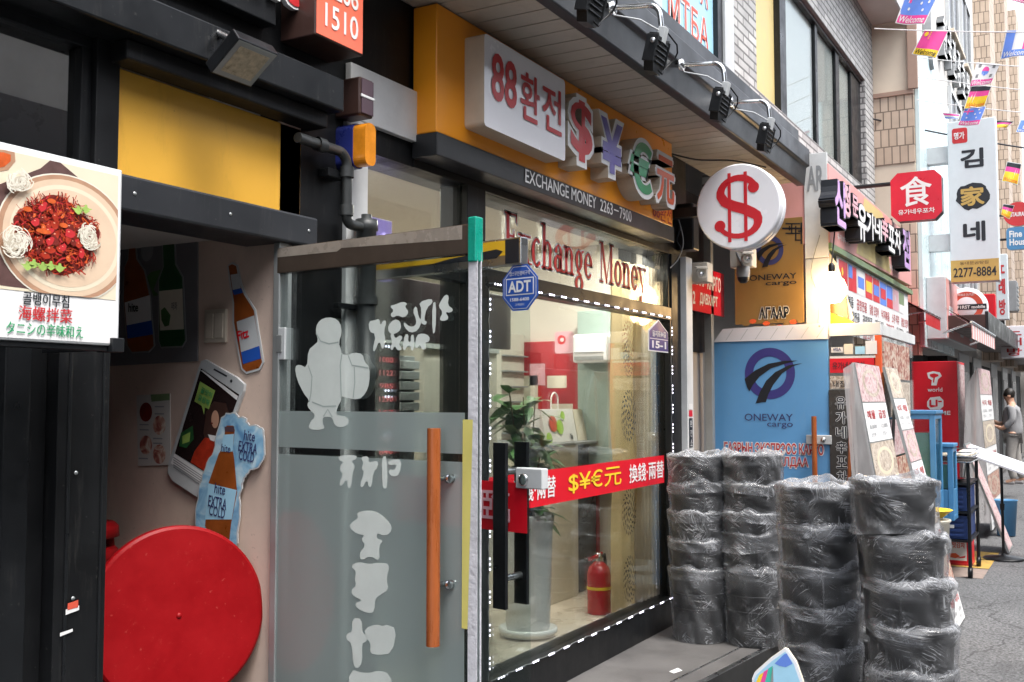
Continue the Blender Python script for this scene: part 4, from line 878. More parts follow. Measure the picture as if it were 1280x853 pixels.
# wall floodlight
q = PX(312, 72, 'y', -.25)
fl = thing('floodlight', (q.x, 0, q.z), 'square dark floodlight tilted down over the yellow panel', 'lamp')
Ff = FR((q.x, -.25, q.z), (1, -.05, 0), (0, -.62, .78)); Ff = FR(Ff.o, Ff.u, Ff.v)
Fn = FR((q.x, -.22, q.z), (1, 0, 0), (0, -.80, .60))
b = MB(); b.fbox(Fn, -.085, .085, -.072, .072, -.022, .02, 'black2')
for k in range(5): b.fbox(Fn, -.072 + k * .034, -.064 + k * .034, -.065, .065, -.037, -.025, 'black2')
b.build('housing', fl, .006)
b = MB(); b.fbox(Fn, -.062, .062, -.05, .05, .0215, .023, 'reflector'); b.fbox(Fn, -.08, .08, -.067, .067, .0201, .0214, 'alu')
b.build('lens', fl)
b = MB(); b.tube([(q.x - .02, -.0, q.z + .11), (q.x - .02, -.12, q.z + .10), (q.x - .01, -.24, q.z + .03)], .012, 'steel', 8); b.box(q.x - .05, q.x + .02, -.02, .01, q.z + .08, q.z + .14, 'black2'); b.build('bracket', fl)
# salmon telephone number box
ps = thing('number_sign', (2.76, 0, 2.9), 'salmon square lightbox reading 2266 1510 high on the black front', 'sign')
z0 = 2.887; b = MB()
B('case', ps, (2.688, 2.955, -.148, .012, z0, 3.18, 'brown'), bevel=.004)
B('face', ps, (2.693, 2.950, -.1505, -.1485, z0 + .006, 3.172, 'salmon'), bevel=.001)
b = MB(); b.text('1510', FX(-.151), 2.735, z0 + .045, .185, .085, 'paper', .001, bold=.01); b.text('2266', FX(-.151), 2.735, z0 + .155, .185, .085, 'paper', .001, bold=.01); b.build('lettering', ps)
rs = thing('name_sign', (2.4, 0, 2.9), 'black restaurant sign board with red white edged letters at the top', 'sign')
B('board', rs, (0, 2.60, -.05, .0115, 2.905, 3.25, 'black2'), bevel=.004)
b = MB(); q = PX(372, 22, 'y', -.05)
b.text('Restaurant', FX(-.051), q.x - 1.25, q.z + .012, 1.25, .20, 'paper', 0, .02, bold=.045, mside='paper'); b.text('Restaurant', FX(-.0725), q.x - 1.24, q.z + .022, 1.23, .18, 'letred', .0, .002, bold=.01); b.build('lettering', rs)
#@@LEFT
# ------------------------------------------------------------------ noodle dish sign
yd = -.30
dsn = thing('menu_sign', (1.5, yd, 1.75), 'white lightbox menu sign with a plate of red spicy noodles', 'sign')
z0, z1, xr, xl = 1.757, 2.212, 1.772, 1.16
B('case', dsn, (xl, xr, yd, yd + .035, z0, z1, 'lgrey'), bevel=.004)
Fdn = FX(yd - .001)
b = MB(); b.sheet([(xl + .006, z0 + .006), (xr - .006, z0 + .006), (xr - .006, z1 - .006), (xl + .006, z1 - .006)], Fdn, 0, 'paper'); b.build('face', dsn)
pr = MB()
def zp(x, y): q = PX(x / 1.983, y / 1.983, 'y', yd - .002); return (q.x, q.z)
zline = zp(0, 716)[1]; ztop = z1 - .018
def clip(pts): return [(max(xl + .02, min(xr - .014, x)), max(zline, min(ztop, z))) for x, z in pts]
pr.sheet([(xl + .02, zline), (xr - .014, zline), (xr - .014, ztop), (xl + .02, ztop)], Fdn, .001, 'straw')
pr.sheet(clip([zp(*p) for p in ((100, 418), (124, 398), (150, 402), (288, 520), (288, 580), (190, 725), (100, 720), (-60, 700), (-60, 480))]), Fdn, .0014, 'slate')
pr.sheet(clip([zp(*p) for p in ((-80, 372), (10, 372), (36, 378), (38, 400), (20, 422), (-80, 440))]), Fdn, .0016, 'platebr')
pr.sheet(clip([zp(*p) for p in ((-80, 378), (8, 378), (26, 384), (26, 400), (10, 414), (-80, 430))]), Fdn, .0018, 'sauce2')
c = zp(128, 562); e = zp(272, 600); R0 = .158
for k, (rx, mt) in enumerate(((.182, 'noodle'), (.178, 'platebr'), (.166, 'platecr'), (.150, 'straw'), (.138, 'platecr'))):
    pr.sheet(clip(ell(1.612, 2.012, rx * 1.03, rx * .86, 48)), Fdn, .0022 + k * .0003, mt)
rnd = random.Random(3); pr.sheet([(1.585 + .112 * (1 + .1 * math.sin(5 * t)) * math.cos(t), 2.016 + .088 * (1 + .1 * math.sin(4 * t + 1)) * math.sin(t)) for t in [i * .1 for i in range(63)]], Fdn, .0040, 'sauce3')
def inside(x, z): return xl + .025 < x < xr - .02 and zline + .004 < z < ztop - .004
for k in range(900):
    a = rnd.uniform(0, 6.28); rr = math.sqrt(rnd.random()); x = 1.585 + rr * .118 * math.cos(a); z = 2.018 + rr * .094 * math.sin(a) 
    ang = rnd.uniform(0, 6.28); cv = rnd.uniform(-70, 70); ln = rnd.uniform(.012, .05) * (1.1 - .7 * rr); pts = []; 
    for i in range(6):
        if not inside(x, z): break
        pts.append(Fdn.p(x, z, .0042 + k * .000008)); ang += cv * ln / 5; x += ln / 5 * math.cos(ang); z += ln / 5 * math.sin(ang)
    if len(pts) > 2: pr.ribbon(pts, rnd.uniform(.0012, .0036), rnd.choice(['sauce', 'sauce', 'sauce2', 'sauce3', 'sauce', 'letred', 'sauce3']), Fdn.n)
for k in range(46):
    a = rnd.uniform(0, 6.28); rr = math.sqrt(rnd.random()) * .85; x = 1.585 + rr * .105 * math.cos(a); z = 2.020 + rr * .08 * math.sin(a); s1 = rnd.uniform(.006, .015); a2 = rnd.uniform(0, 3.1); el_ = rnd.uniform(.4, .9)
    P_ = [(x + s1 * (math.cos(t) * math.cos(a2) - el_ * math.sin(t) * math.sin(a2)) * (1 + .2 * math.sin(3 * t + k)), z + s1 * (math.cos(t) * math.sin(a2) + el_ * math.sin(t) * math.cos(a2)) * (1 + .2 * math.sin(2 * t + k))) for t in [i * .45 for i in range(14)]]
    P_ = clip(P_); mt = rnd.choice(['sauce', 'letred', 'sauce3', 'sauce', 'sauce2']); pr.sheet([(px_ + .001, pz_ - .0015) for px_, pz_ in P_], Fdn, .0114 + k * .00003, 'sauce3'); pr.sheet(P_, Fdn, .0115 + k * .00003, mt)
    pr.sheet(ell(x - s1 * .2, z + s1 * .3, s1 * .22, s1 * .10, 8), Fdn, .01152 + k * .00003, 'glint')
for (mx, my, rx, rz, nn) in ((30, 600, .052, .042, 90), (40, 452, .042, .026, 70), (212, 585, .036, .044, 80)):
    cx, cz = zp(mx, my)
    for k in range(nn):
        a = rnd.uniform(0, 6.28); rr = math.sqrt(rnd.random()) * .8; x = cx + rx * rr * math.cos(a); z = cz + rz * rr * math.sin(a); ang = a + 1.5 + rnd.uniform(-.5, .5); cv = rnd.uniform(30, 90); pts = []
        for i in range(7):
            if not inside(x, z): break
            pts.append(Fdn.p(x, z, .0135 + k * .00001)); ang += cv * .006; x += .006 * math.cos(ang); z += .006 * math.sin(ang)
        if len(pts) > 2: pr.ribbon(pts, rnd.uniform(.0015, .0032), rnd.choice(['noodle', 'noodle', 'noodle2']), Fdn.n)
for (mx, my) in ((76, 655), (98, 662), (118, 660), (140, 665), (60, 660), (205, 520), (186, 522)):
    cx, cz = zp(mx, my); pr.sheet(clip([(cx + (.014 + .006 * math.sin(5 * t)) * math.cos(t), cz + (.008 + .004 * math.cos(4 * t)) * math.sin(t)) for t in [i * .35 for i in range(18)]]), Fdn, .0132, 'lettuce')
for (mx, my, l_) in ((100, 575, .02), (120, 500, .012), (60, 520, .012), (150, 560, .012)):
    cx, cz = zp(mx, my); pr.sheet(ell(cx, cz, l_, .006, 16), Fdn, .0131, 'sauce2')
pr.build('picture', dsn)
b = MB()
for t, xa, xb, ya, yb, mt, bo in (('골뱅이무침', 55, 170, 728, 760, 'ink', .015), ('海螺拌菜', 44, 178, 762, 798, 'letred', .012), ('タニシの辛味和え', 14, 205, 802, 834, 'green', .006)):
    q0 = zp((xa + xb) / 2, yb); a0 = zp(xa, yb); a1 = zp(xb, yb); t0 = zp((xa + xb) / 2, ya)
    b.text(t, Fdn, a0[0], q0[1], a1[0] - a0[0], t0[1] - q0[1], mt, .0015, bold=bo)
b.build('lettering', dsn)
b = MB(); b.box(xr - .028, xr + .008, yd - .012, yd + .05, z0 - .016, z0 + .02, 'black2'); b.box(xr - .02, xr - .005, yd + .03, -.02, z0 - .012, z0 + .0, 'black2'); b.box(xl, xr - .03, yd + .006, yd + .05, z0 - .014, z0 - .001, 'black2'); b.build('bracket', dsn, .002)

# ------------------------------------------------------------------ stickers on the alcove wall (plane x = 2.68)
Fa = FP(2.68)
def w2(x, y, sc, ox, oy): q = PX(ox + x / sc, oy + y / sc, 'x', 2.679); return (-q.y, q.z)
Z2 = lambda pts: [w2(x, y, 3.159, 100, 230) for x, y in pts]
Z3 = lambda pts: [w2(x, y, 2.016, 100, 430) for x, y in pts]
Z6 = lambda pts: [w2(x, y, 3.553, 180, 480) for x, y in pts]
def grow(pts, g):
    cx = sum(p[0] for p in pts) / len(pts); cy = sum(p[1] for p in pts) / len(pts); o = []
    n = len(pts)
    for i, p in enumerate(pts):
        a = Vector((pts[i - 1][0], pts[i - 1][1])); c = Vector((pts[(i + 1) % n][0], pts[(i + 1) % n][1])); d = (c - a)
        nrm = Vector((d.y, -d.x)).normalized()
        area = sum(pts[j][0] * pts[(j + 1) % n][1] - pts[(j + 1) % n][0] * pts[j][1] for j in range(n))
        if area < 0: nrm = -nrm
        o.append((p[0] + nrm.x * g, p[1] + nrm.y * g))
    return o
gb = thing('poster_board', (2.675, .6, 1.8), 'grey board with an amber bottle and a green bottle on the alcove wall', 'poster')
b = MB(); b.prism(Z2([(120, 165), (468, 165), (468, 700), (120, 720)]), Fa, .001, .008, 'greyboard'); b.build('board', gb)
b = MB(); bot = Z2([(205, 240), (225, 240), (232, 300), (262, 345), (282, 440), (300, 640), (280, 660), (215, 664), (198, 640), (182, 460), (186, 330), (200, 300)])
b.prism(grow(bot, .006), Fa, .009, .012, 'grey'); b.sheet(bot, Fa, .0125, 'bottleam'); b.sheet(Z2([(186, 470), (286, 440), (292, 540), (194, 560)]), Fa, .013, 'paper'); b.sheet(Z2([(194, 560), (292, 540), (298, 595), (198, 612)]), Fa, .013, 'adt')
p = Z2([(202, 508)])[0]; b.text('hite', Fa, p[0], p[1], .055, .034, 'ink', .0135, bold=.02); b.build('bottle_print', gb)
b = MB(); bot = Z2([(335, 178), (378, 178), (384, 320), (412, 370), (424, 620), (412, 640), (330, 644), (322, 620), (322, 380), (340, 330)])
b.prism(grow(bot, .006), Fa, .009, .012, 'grey'); b.sheet(bot, Fa, .0125, 'bottlegr'); b.sheet(Z2([(322, 425), (414, 415), (420, 575), (326, 580)]), Fa, .013, 'cream'); b.sheet(Z2([(330, 500), (345, 488), (368, 520), (362, 560), (345, 565), (332, 540)]), Fa, .0135, 'leaf'); 
p = Z2([(372, 500)])[0]; b.text('매화', Fa, p[0], p[1], .03, .03, 'ink', .0135); b.build('bottle_print', gb)
b = MB(); b.sheet(ell(*Z2([(275, 262)])[0], .034, .045, 24), Fa, .0132, 'grey'); b.sheet(Z2([(290, 350), (330, 340), (300, 420), (320, 440), (300, 445), (275, 370)]), Fa, .0131, 'leaf'); b.build('fruit_print', gb)
fb = thing('bottle_sticker', (2.675, .1, 1.9), 'tilted amber beer bottle cutout with blue label beside the door jamb', 'sticker')
b = MB(); bot = Z2([(590, 325), (604, 318), (620, 325), (634, 395), (652, 440), (690, 500), (722, 705), (710, 728), (660, 742), (645, 728), (612, 550), (612, 470), (600, 395)])
b.prism(grow(bot, .008), Fa, .001, .005, 'lgrey'); b.sheet(bot, Fa, .0055, 'bottleam')
b.sheet(Z2([(598, 360), (628, 355), (640, 420), (608, 428)]), Fa, .006, 'lgrey'); b.sheet(Z2([(622, 545), (692, 520), (712, 640), (640, 665)]), Fa, .006, 'lgrey'); b.sheet(Z2([(640, 665), (712, 640), (718, 690), (648, 712)]), Fa, .006, 'adt'); b.sheet(Z2([(606, 420), (640, 412), (648, 430), (612, 440)]), Fa, .0062, 'adt')
p0 = Z2([(630, 622)])[0]; Ft = FR(Fa.p(p0[0], p0[1], 0), (0, -1, .25), (0, .25, 1)); b.text('Fitz', Ft, 0, 0, .055, .036, 'red', .0066, bold=.03)
b.build('bottle_print', fb)
mp = thing('menu_poster', (2.675, .6, 1.5), 'small faded poster with four round dishes on the alcove wall', 'poster')
b = MB(); b.prism(Z3([(144, 130), (228, 125), (230, 305), (148, 308)]), Fa, .001, .004, 'cream3'); b.sheet(Z3([(180, 128), (228, 125), (228, 142), (182, 146)]), Fa, .0045, 'leaf2')
for x, y in ((168, 172), (202, 205), (168, 255), (202, 278)): b.sheet(ell(*Z3([(x, y)])[0], .034, .036, 24), Fa, .0048, 'food1' if y > 200 else 'sauce3')
for x, y in ((190, 160), (190, 178), (152, 205), (152, 218), (186, 240), (186, 252), (150, 290)):
    q = Z3([(x, y)])[0]; b.sheet([(q[0], q[1]), (q[0] + .05, q[1]), (q[0] + .05, q[1] + .005), (q[0], q[1] + .005)], Fa, .0048, 'grey')
b.build('print', mp)
ph = thing('phone_cutout', (2.67, .3, 1.5), 'tilted cardboard smartphone cutout with a dark photo on its screen', 'sticker')
b = MB(); body = [(322, 40), (400, 84), (420, 102), (418, 120), (326, 380), (306, 388), (240, 345), (228, 325), (230, 300), (306, 60), (312, 44)]
b.prism(Z3(body), Fa, .002, .014, 'lgrey'); b.build('case', ph, .002)
b = MB(); b.sheet(Z3([(312, 62), (408, 128), (336, 330), (246, 276)]), Fa, .0146, 'screen'); b.sheet(Z3([(310, 66), (318, 68), (406, 132), (402, 142)]), Fa, .0152, 'paper'); b.sheet(Z3([(246, 276), (332, 335), (322, 360), (236, 300)]), Fa, .0152, 'paper')
for k in range(5): b.sheet(Z3([(243, 284 + k * 6), (325 - k * 2, 338 + k * 5), (325 - k * 2, 340 + k * 5), (243, 287 + k * 6)]), Fa, .0156, 'grey')
b.sheet(Z3([(310, 95), (348, 118), (332, 165), (322, 160), (320, 178), (314, 156), (296, 145)]), Fa, .0152, 'lettuce')
p0 = Z3([(303, 140)])[0]; Ft = FR(Fa.p(p0[0], p0[1], 0), (0, -1, -.42), (0, -.35, 1)); b.text('끝맛이', Ft, .008, .03, .058, .022, 'green', .0156, bold=.02); b.text('깔끔해', Ft, .004, .0, .058, .022, 'green', .0156, bold=.02)
# portrait printed on the phone : long hair, face, collar, sweater
b.sheet(Z3([(345, 145), (375, 150), (384, 180), (372, 240), (330, 262), (318, 225), (326, 170)]), Fa, .0150, 'brown'); b.sheet(ell(*Z3([(348, 190)])[0], .019, .032, 20), Fa, .0153, 'skin'); b.sheet(Z3([(322, 236), (356, 240), (360, 300), (336, 330), (286, 298), (296, 270)]), Fa, .0154, 'sauce'); b.sheet(Z3([(330, 228), (352, 232), (346, 246), (336, 242)]), Fa, .0157, 'paper'); b.sheet(Z3([(262, 224), (292, 206), (294, 240), (276, 262), (258, 258)]), Fa, .0156, 'bottlegr'); b.sheet(Z3([(266, 232), (286, 222), (284, 246), (266, 252)]), Fa, .016, 'lettuce')
b.sheet(ell(*Z3([(340, 200)])[0], .006, .003, 10), Fa, .0157, 'sauce3')
b.build('screen', ph)
b = MB(); b.sheet(Z3([(345, 62), (378, 80), (376, 84), (343, 66)]), Fa, .0145, 'ink'); b.sheet(ell(*Z3([(388, 94)])[0], .006, .006, 10), Fa, .0145, 'ink'); b.build('speaker_slot', ph)
hc = thing('beer_sticker', (2.665, .15, 1.4), 'icy blue torn edge beer sticker with an amber bottle below the phone cutout', 'sticker')
edge = [(362, 150), (385, 135), (420, 135), (440, 150), (468, 160), (480, 185), (520, 185), (545, 210), (552, 270), (545, 335), (520, 365), (490, 380), (462, 405), (452, 440), (440, 500), (440, 590), (428, 700), (420, 770), (400, 800), (330, 760), (270, 700), (248, 640), (250, 560), (262, 480), (280, 400), (300, 350), (330, 300), (345, 220)]
rj = random.Random(5); e2 = []
for i, p in enumerate(edge):
    q = edge[(i + 1) % len(edge)]
    for t in (0, .33, .66): e2.append((p[0] + (q[0] - p[0]) * t + rj.uniform(-4, 4), p[1] + (q[1] - p[1]) * t + rj.uniform(-4, 4)))
pe = Z6(e2); b = MB(); b.prism(grow(pe, .005), Fa, .0165, .020, 'lgrey'); b.sheet(pe, Fa, .0205, 'icy'); b.build('sheet', hc)
b = MB(); bot = Z6([(385, 185), (415, 185), (422, 205), (412, 290), (420, 340), (432, 480), (405, 620), (395, 720), (330, 690), (290, 630), (305, 440), (350, 310), (370, 280), (378, 210)])
b.sheet(bot, Fa, .021, 'bottleam'); b.sheet(Z6([(376, 190), (420, 188), (418, 212), (378, 212)]), Fa, .0214, 'maroon'); b.sheet(Z6([(372, 225), (418, 222), (412, 300), (362, 300)]), Fa, .0214, 'ltblue'); b.sheet(Z6([(305, 440), (430, 470), (408, 600), (290, 600)]), Fa, .0214, 'ltblue'); b.build('bottle_print', hc)
b = MB()
for txt, x, y, wd, h in (('hite', 462, 248, .058, .040), ('EXTRA', 438, 296, .098, .040), ('COLD', 440, 336, .08, .040), ('hite', 362, 298, .05, .030), ('hite', 332, 482, .058, .040), ('EXTRA', 304, 540, .10, .044), ('COLD', 308, 580, .086, .040)):
    p0 = Z6([(x, y)])[0]; Ft = FR(Fa.p(p0[0], p0[1], 0), (0, -1, -.12), (0, -.12, 1)); b.text(txt, Ft, 0, 0, wd * .9, h * .9, 'navy2', .022, bold=.012)
b.build('lettering', hc)
# ------------------------------------------------------------------ red round folding table and stools in the alcove
tc = PX(224, 770, 'y', .17)
ft = thing('folding_table', (tc.x, .3, .15), 'round red plastic folding table tipped on its side in the alcove', 'table')
ax = Vector((-.42, -.90, .10)).normalized()
b = MB(); rr = .293
b.lathe([(.0001, 0), (rr - .012, 0), (rr - .003, -.006), (rr, -.016), (rr, -.03), (rr - .02, -.032), (.0001, -.026)], tc, 'redpl', 110, tuple(ax), False); b.lathe([(.0001, .004), (.008, .003), (.010, 0)], tc, 'redpl', 14, tuple(ax)); b.build('tabletop', ft)
uu = ax.cross(Vector((0, 0, 1))).normalized(); vv = uu.cross(ax)
for s in (-1, 1):
    b = MB(); p0 = tc - ax * .04 + uu * .15 * s + vv * .15; p1_ = Vector((tc.x + uu.x * .16 * s + .10, .50, .155)); b.tube([p0, p0 - ax * .03 - vv * .1, p1_], .011, 'steel', 10); b.build('leg', ft)
b = MB(); b.tube([tc - ax * .045 + uu * .15 - vv * .05, tc - ax * .045 - uu * .15 - vv * .05], .010, 'steel', 8); b.build('crossbar', ft)
se = PX(146, 700, 'y', .62) - RT * .16; se.y += .0
st = thing('stool_stack', (se.x, se.y, .15), 'stack of red plastic stools half hidden behind the red table', 'stool')
for k in range(8):
    b = MB(); z = .15 + k * .085; zt = z + .43
    b.lathe([(.0001, zt), (.14, zt), (.155, zt - .015), (.158, zt - .05), (.150, zt - .052), (.148, zt - .02)], (se.x, se.y, 0), 'redpl', 28)
    for a in range(4):
        c, s = math.cos(R(45 + 90 * a)), math.sin(R(45 + 90 * a)); b.tube([(se.x + c * .12, se.y + s * .12, zt - .03), (se.x + c * .15, se.y + s * .15, z + .002)], .018, 'redpl', 8)
    b.build('stool', st)
# inside the left restaurant
b = MB(); b.lathe([(.0001, .62), (.2, .62), (.21, .60), (.2, .585)], (1.35, .22, .5), 'redpl', 24); b.tube([(1.35, .2, .3), (1.35, .2, 1.09)], .03, 'black2', 8); b.lathe([(.18, 0), (.17, .02), (.03, .04)], (1.35, .2, .15), 'black2', 20)
tag(b.build('restaurant_table'), 'red round table seen through the dark restaurant window at far left', 'table')
#@@INTERIOR
# ------------------------------------------------------------------ inside the exchange shop
ZF = .30
q = PX(660, 795, 'z', ZF); pot = thing('potted_plant', (q.x, q.y, ZF), 'leafy green plant in a tall white pot just inside the shop window', 'plant')
b = MB(); b.lathe([(.0001, .02), (.155, .02), (.165, .03), (.165, .05), (.155, .055), (.150, .012), (.0001, .01)], (q.x, q.y, ZF), 'pot', 32); b.build('saucer', pot)
b = MB(); b.lathe([(.0001, .03), (.115, .03), (.125, .06), (.140, .60), (.150, .66), (.150, .68), (.138, .68), (.130, .63), (.0001, .62)], (q.x, q.y, ZF), 'pot', 36); b.build('pot', pot)
b = MB(); bl = MB(); rp = random.Random(11)
for k in range(7):
    a = rp.uniform(0, 6.28); r0 = rp.uniform(.0, .06); tip = Vector((q.x + .16 * math.cos(a), q.y + .12 * math.sin(a), ZF + rp.uniform(.95, 1.42))); base = Vector((q.x + r0 * math.cos(a), q.y + r0 * math.sin(a), ZF + .6))
    mid = (base + tip) / 2 + Vector((0, 0, .08)); b.tube([base, mid, tip], [.008, .006, .003], 'stem', 6)
    for j in range(30):
        t = rp.uniform(.1, 1); p = base.lerp(tip, t); ang = rp.uniform(0, 6.28); el = rp.uniform(-.5, .9); d = Vector((math.cos(ang) * math.cos(el), math.sin(ang) * math.cos(el), math.sin(el))); ln = rp.uniform(.12, .22); s = d.cross(Vector((0, 0, 1))).normalized(); wd = ln * .2
        dz = Vector((0, 0, -ln * .25))
        pts = [p, p + d * ln * .4 + s * wd, p + d * ln * .4 - s * wd, p + d * ln * .75 + s * wd * .8 + dz * .4, p + d * ln * .75 - s * wd * .8 + dz * .4, p + d * ln + dz]
        if min(v.y for v in pts) < .09: continue
        bl.add(pts, [(0, 2, 1), (1, 2, 4, 3), (3, 4, 5)], rp.choice(['leaf', 'leaf2', 'leaf']), True)
b.build('stem', pot); tag(bl.build('foliage', pot))
def bagbox(name, x0, x1, y, dp, z0, z1, m, side, lab):
    t = thing(name, ((x0 + x1) / 2, y, z0), lab, 'bag', 'gift bags on the shop shelf'); b = MB(); b.hexa([(x0, y, z0), (x1, y, z0), (x1, y + dp, z0), (x0, y + dp, z0), (x0, y + dp * .3, z1), (x1, y + dp * .3, z1), (x1, y + dp * .7, z1), (x0, y + dp * .7, z1)], m); b.build('body', t); return t
sh_y = .62
def at(u, v, y=sh_y): return PX(u, v, 'y', y)
zs = at(720, 556).z
cab = thing('cabinet', (6.0, sh_y, ZF), 'cream counter cabinet under the gift bags behind the window', 'cabinet')
xa = at(688, 600).x; xb = at(723, 600).x; xc = at(765, 600).x
B('body', cab, (xa, xb, sh_y, 1.4, ZF, zs, 'cream'), bevel=.006)
B('side_panel', cab, (xb + .003, xc, sh_y + .03, 1.4, ZF, zs - .02, 'dkcab'), bevel=.004)
B('top', cab, (xa - .04, 6.66, sh_y - .04, 1.42, zs + .001, zs + .02, 'grey'), bevel=.004)
for (u0, u1, side, lab) in ((683, 722, 0, 'white gift bag with red and lime dots on the shelf behind the glass'), (723, 762, 1, 'cream gift bag with lime green edge on the shelf behind the glass')):
    x0 = at(u0, 540, .66).x; x1 = at(u1, 540, .66).x; zt = at(u0, 512, .66).z; t = bagbox('gift_bag', x0, x1, .66, .14, zs + .022, zt, 'paper' if not side else 'cream', side, lab)
    Fg = FR((x0, .658, zs + .022), (1, 0, 0), (0, .042, zt - zs)); wd = x1 - x0; hh = zt - zs
    b = MB()
    if not side:
        for a_, c_, r_, mt in ((.28, .52, .055, 'tomato'), (.48, .42, .05, 'lime'), (.62, .74, .03, 'lime'), (.1, .12, .04, 'lime'), (.82, .12, .015, 'ink')): b.sheet(ell(wd * a_, hh * c_, r_, r_, 18), Fg, .003, mt)
        b.text('Y', Fg, wd * .74, hh * .06, .03, .04, 'ink', .004, bold=.03)
    else:
        b.sheet([(wd * .80, 0), (wd, 0), (wd, hh * .96), (wd * .80, hh * .96)], Fg, .003, 'lime')
        for k in range(5): b.tube([Fg.p(wd * .4, hh * .05, .006), Fg.p(wd * (.3 + .08 * k), hh * (.6 + .05 * (k % 3)), .01)], .003, 'stem', 4)
    b.build('print', t)
    b = MB(); cx_ = (x0 + x1) / 2; b.tube([(cx_ - .05, .72, zt)] + [tuple(p_) for p_ in arc((cx_, .72, zt + .06), .05, 180, 0, 8, (1, 0, 0), (0, 0, 1))] + [(cx_ + .05, .72, zt)], .006, 'paper', 6); b.build('handle', t)
q = PX(760, 768, 'z', ZF); ex = thing('fire_extinguisher', (q.x, q.y + .05, ZF), 'red fire extinguisher standing on the floor inside the window', 'fire extinguisher')
c = Vector((q.x, q.y + .06, ZF))
b = MB(); b.lathe([(.0001, 0), (.070, 0), (.074, .01), (.074, .24), (.062, .285), (.035, .31), (.022, .32), (.0001, .32)], c, 'tubered', 28); b.build('cylinder', ex)
b = MB(); b.lathe([(.0745, .15), (.076, .155), (.076, .163), (.0745, .168)], c, 'yl', 28); b.build('band', ex)
b = MB(); b.lathe([(.02, .32), (.022, .34), (.014, .37), (.0001, .37)], c, 'steel', 12); b.fbox(FR(c + Vector((0, 0, .36)), (1, -.2, .25), (0, 0, 1)), -.10, .03, -.006, .006, -.01, .01, 'tubered'); b.fbox(FR(c + Vector((0, 0, .345)), (1, -.2, 0), (0, 0, 1)), -.10, .02, -.005, .005, -.01, .01, 'tubered'); b.build('valve', ex)
b = MB(); b.tube([c + Vector((.02, 0, .34)), c + Vector((.08, 0, .35)), c + Vector((.10, 0, .28)), c + Vector((.09, 0, .08))], .010, 'black2', 8); b.build('hose', ex)
def curtain(name, u0, u1, y, zt, zb, m, folds, amp, lab, medal=None):
    x0 = PX(u0, 600, 'y', y).x; x1 = PX(u1, 600, 'y', y).x
    t = thing(name, ((x0 + x1) / 2, y, zb), lab, 'curtain'); b = MB(); n = folds * 8; vs = []; fs = []; rows = 14
    for j in range(rows + 1):
        for i in range(n + 1):
            s = i / n; z = zb + (zt - zb) * j / rows; pinch = 1 - (.22 if medal else .0) * math.exp(-((z - 1.2) / .22) ** 2)
            xx = x0 + (x1 - x0) * (.5 + (s - .5) * pinch) + .006 * math.sin(7 * s + j * .5)
            vs.append((xx, y + amp * math.sin(2 * math.pi * folds * s + .6 * math.sin(j * .35)), z))
    for j in range(rows):
        for i in range(n): a = j * (n + 1) + i; fs.append((a, a + 1, a + n + 2, a + n + 1))
    b.add(vs, fs, m, True); b.build('cloth', t)
    if medal:
        b = MB()
        for zc, rx, rz, mt in medal:
            xm = (x0 + x1) / 2; rx *= .8; rz *= .8
            for rr_, nn, ll in ((.16, 6, .12), (.42, 10, .13), (.70, 15, .14), (.95, 22, .11)):
                for k in range(nn):
                    a_ = 2 * math.pi * (k + rr_ * 3) / nn; cx_ = xm + rx * rr_ * math.cos(a_); cz_ = zc + rz * rr_ * math.sin(a_); P_ = []
                    for q_ in range(8):
                        t_ = 2 * math.pi * q_ / 8; lx = ll * math.cos(t_); ly = ll * .42 * math.sin(t_); P_.append((cx_ + rx * (lx * math.cos(a_ + .8) - ly * math.sin(a_ + .8)), y - amp - .006, cz_ + rz * (lx * math.sin(a_ + .8) + ly * math.cos(a_ + .8))))
                    b.ngon(P_, mt, Vector((0, -1, 0)))
        b.build('medallion', t)
    return t
curtain('curtain', 764, 799, .13, 2.5, .32, 'gold', 3, .018, 'gold patterned curtain with round dark medallions inside the window', [(1.98, .12, .18, 'medal3'), (1.88, .10, .15, 'medal2'), (1.52, .14, .2, 'medal2'), (.92, .135, .18, 'medal'), (.50, .12, .18, 'medal')])
curtain('sheer_curtain', 795, 842, .11, 2.5, .32, 'sheer', 11, .022, 'pale pleated sheer curtain beside the gold curtain')
# right hand wall of the shop
XI = 6.70
def iy(u, X=XI): return PX(u, 500, 'x', X).y
rd = thing('display_panel', (XI, 1.2, ZF), 'tall glossy red display panel on the side wall inside the shop', 'panel')
B('panel', rd, (XI - .03, XI + .015, iy(748), iy(655), ZF, 2.05, 'inred'), bevel=.004)
b = MB(); Fb2 = FP(XI - .032)
for (u, v, w_, h_, mt) in ((640, 470, .22, .5, 'cream'), (684, 470, .16, .09, 'cream'), (662, 455, .13, .16, 'pinkl'), (690, 505, .17, .12, 'cream'), (702, 548, .2, .1, 'lgrey'), (722, 400, .16, .10, 'lgrey')):
    p = PX(u, v, 'x', XI - .032); b.sheet([(-p.y, p.z - h_), (-p.y + w_, p.z - h_), (-p.y + w_, p.z), (-p.y, p.z)], Fb2, 0, mt)
p = PX(702, 425, 'x', XI - .032); b.sheet(rrect(-p.y - .055, -p.y + .10, p.z - .10, p.z + .06, .02), Fb2, .001, 'pinkl'); b.sheet(ell(-p.y, p.z, .034, .034, 20), Fb2, .002, 'red'); b.sheet(ell(-p.y + .005, p.z, .015, .015, 20), Fb2, .003, 'paper'); b.build('notice', rd)
gr = thing('partition', (6.6, .5, ZF), 'grey green partition between the red panel and the gold curtain', 'partition'); B('panel', gr, (6.55, 6.60, .24, iy(722, 6.55), 1.0, 2.25, 'ingreen'), bevel=.003)
ac = thing('air_conditioner', (6.5, .6, 2.0), 'white wall air conditioner on the grey green partition', 'air conditioner'); p = PX(740, 436, 'x', 6.45)
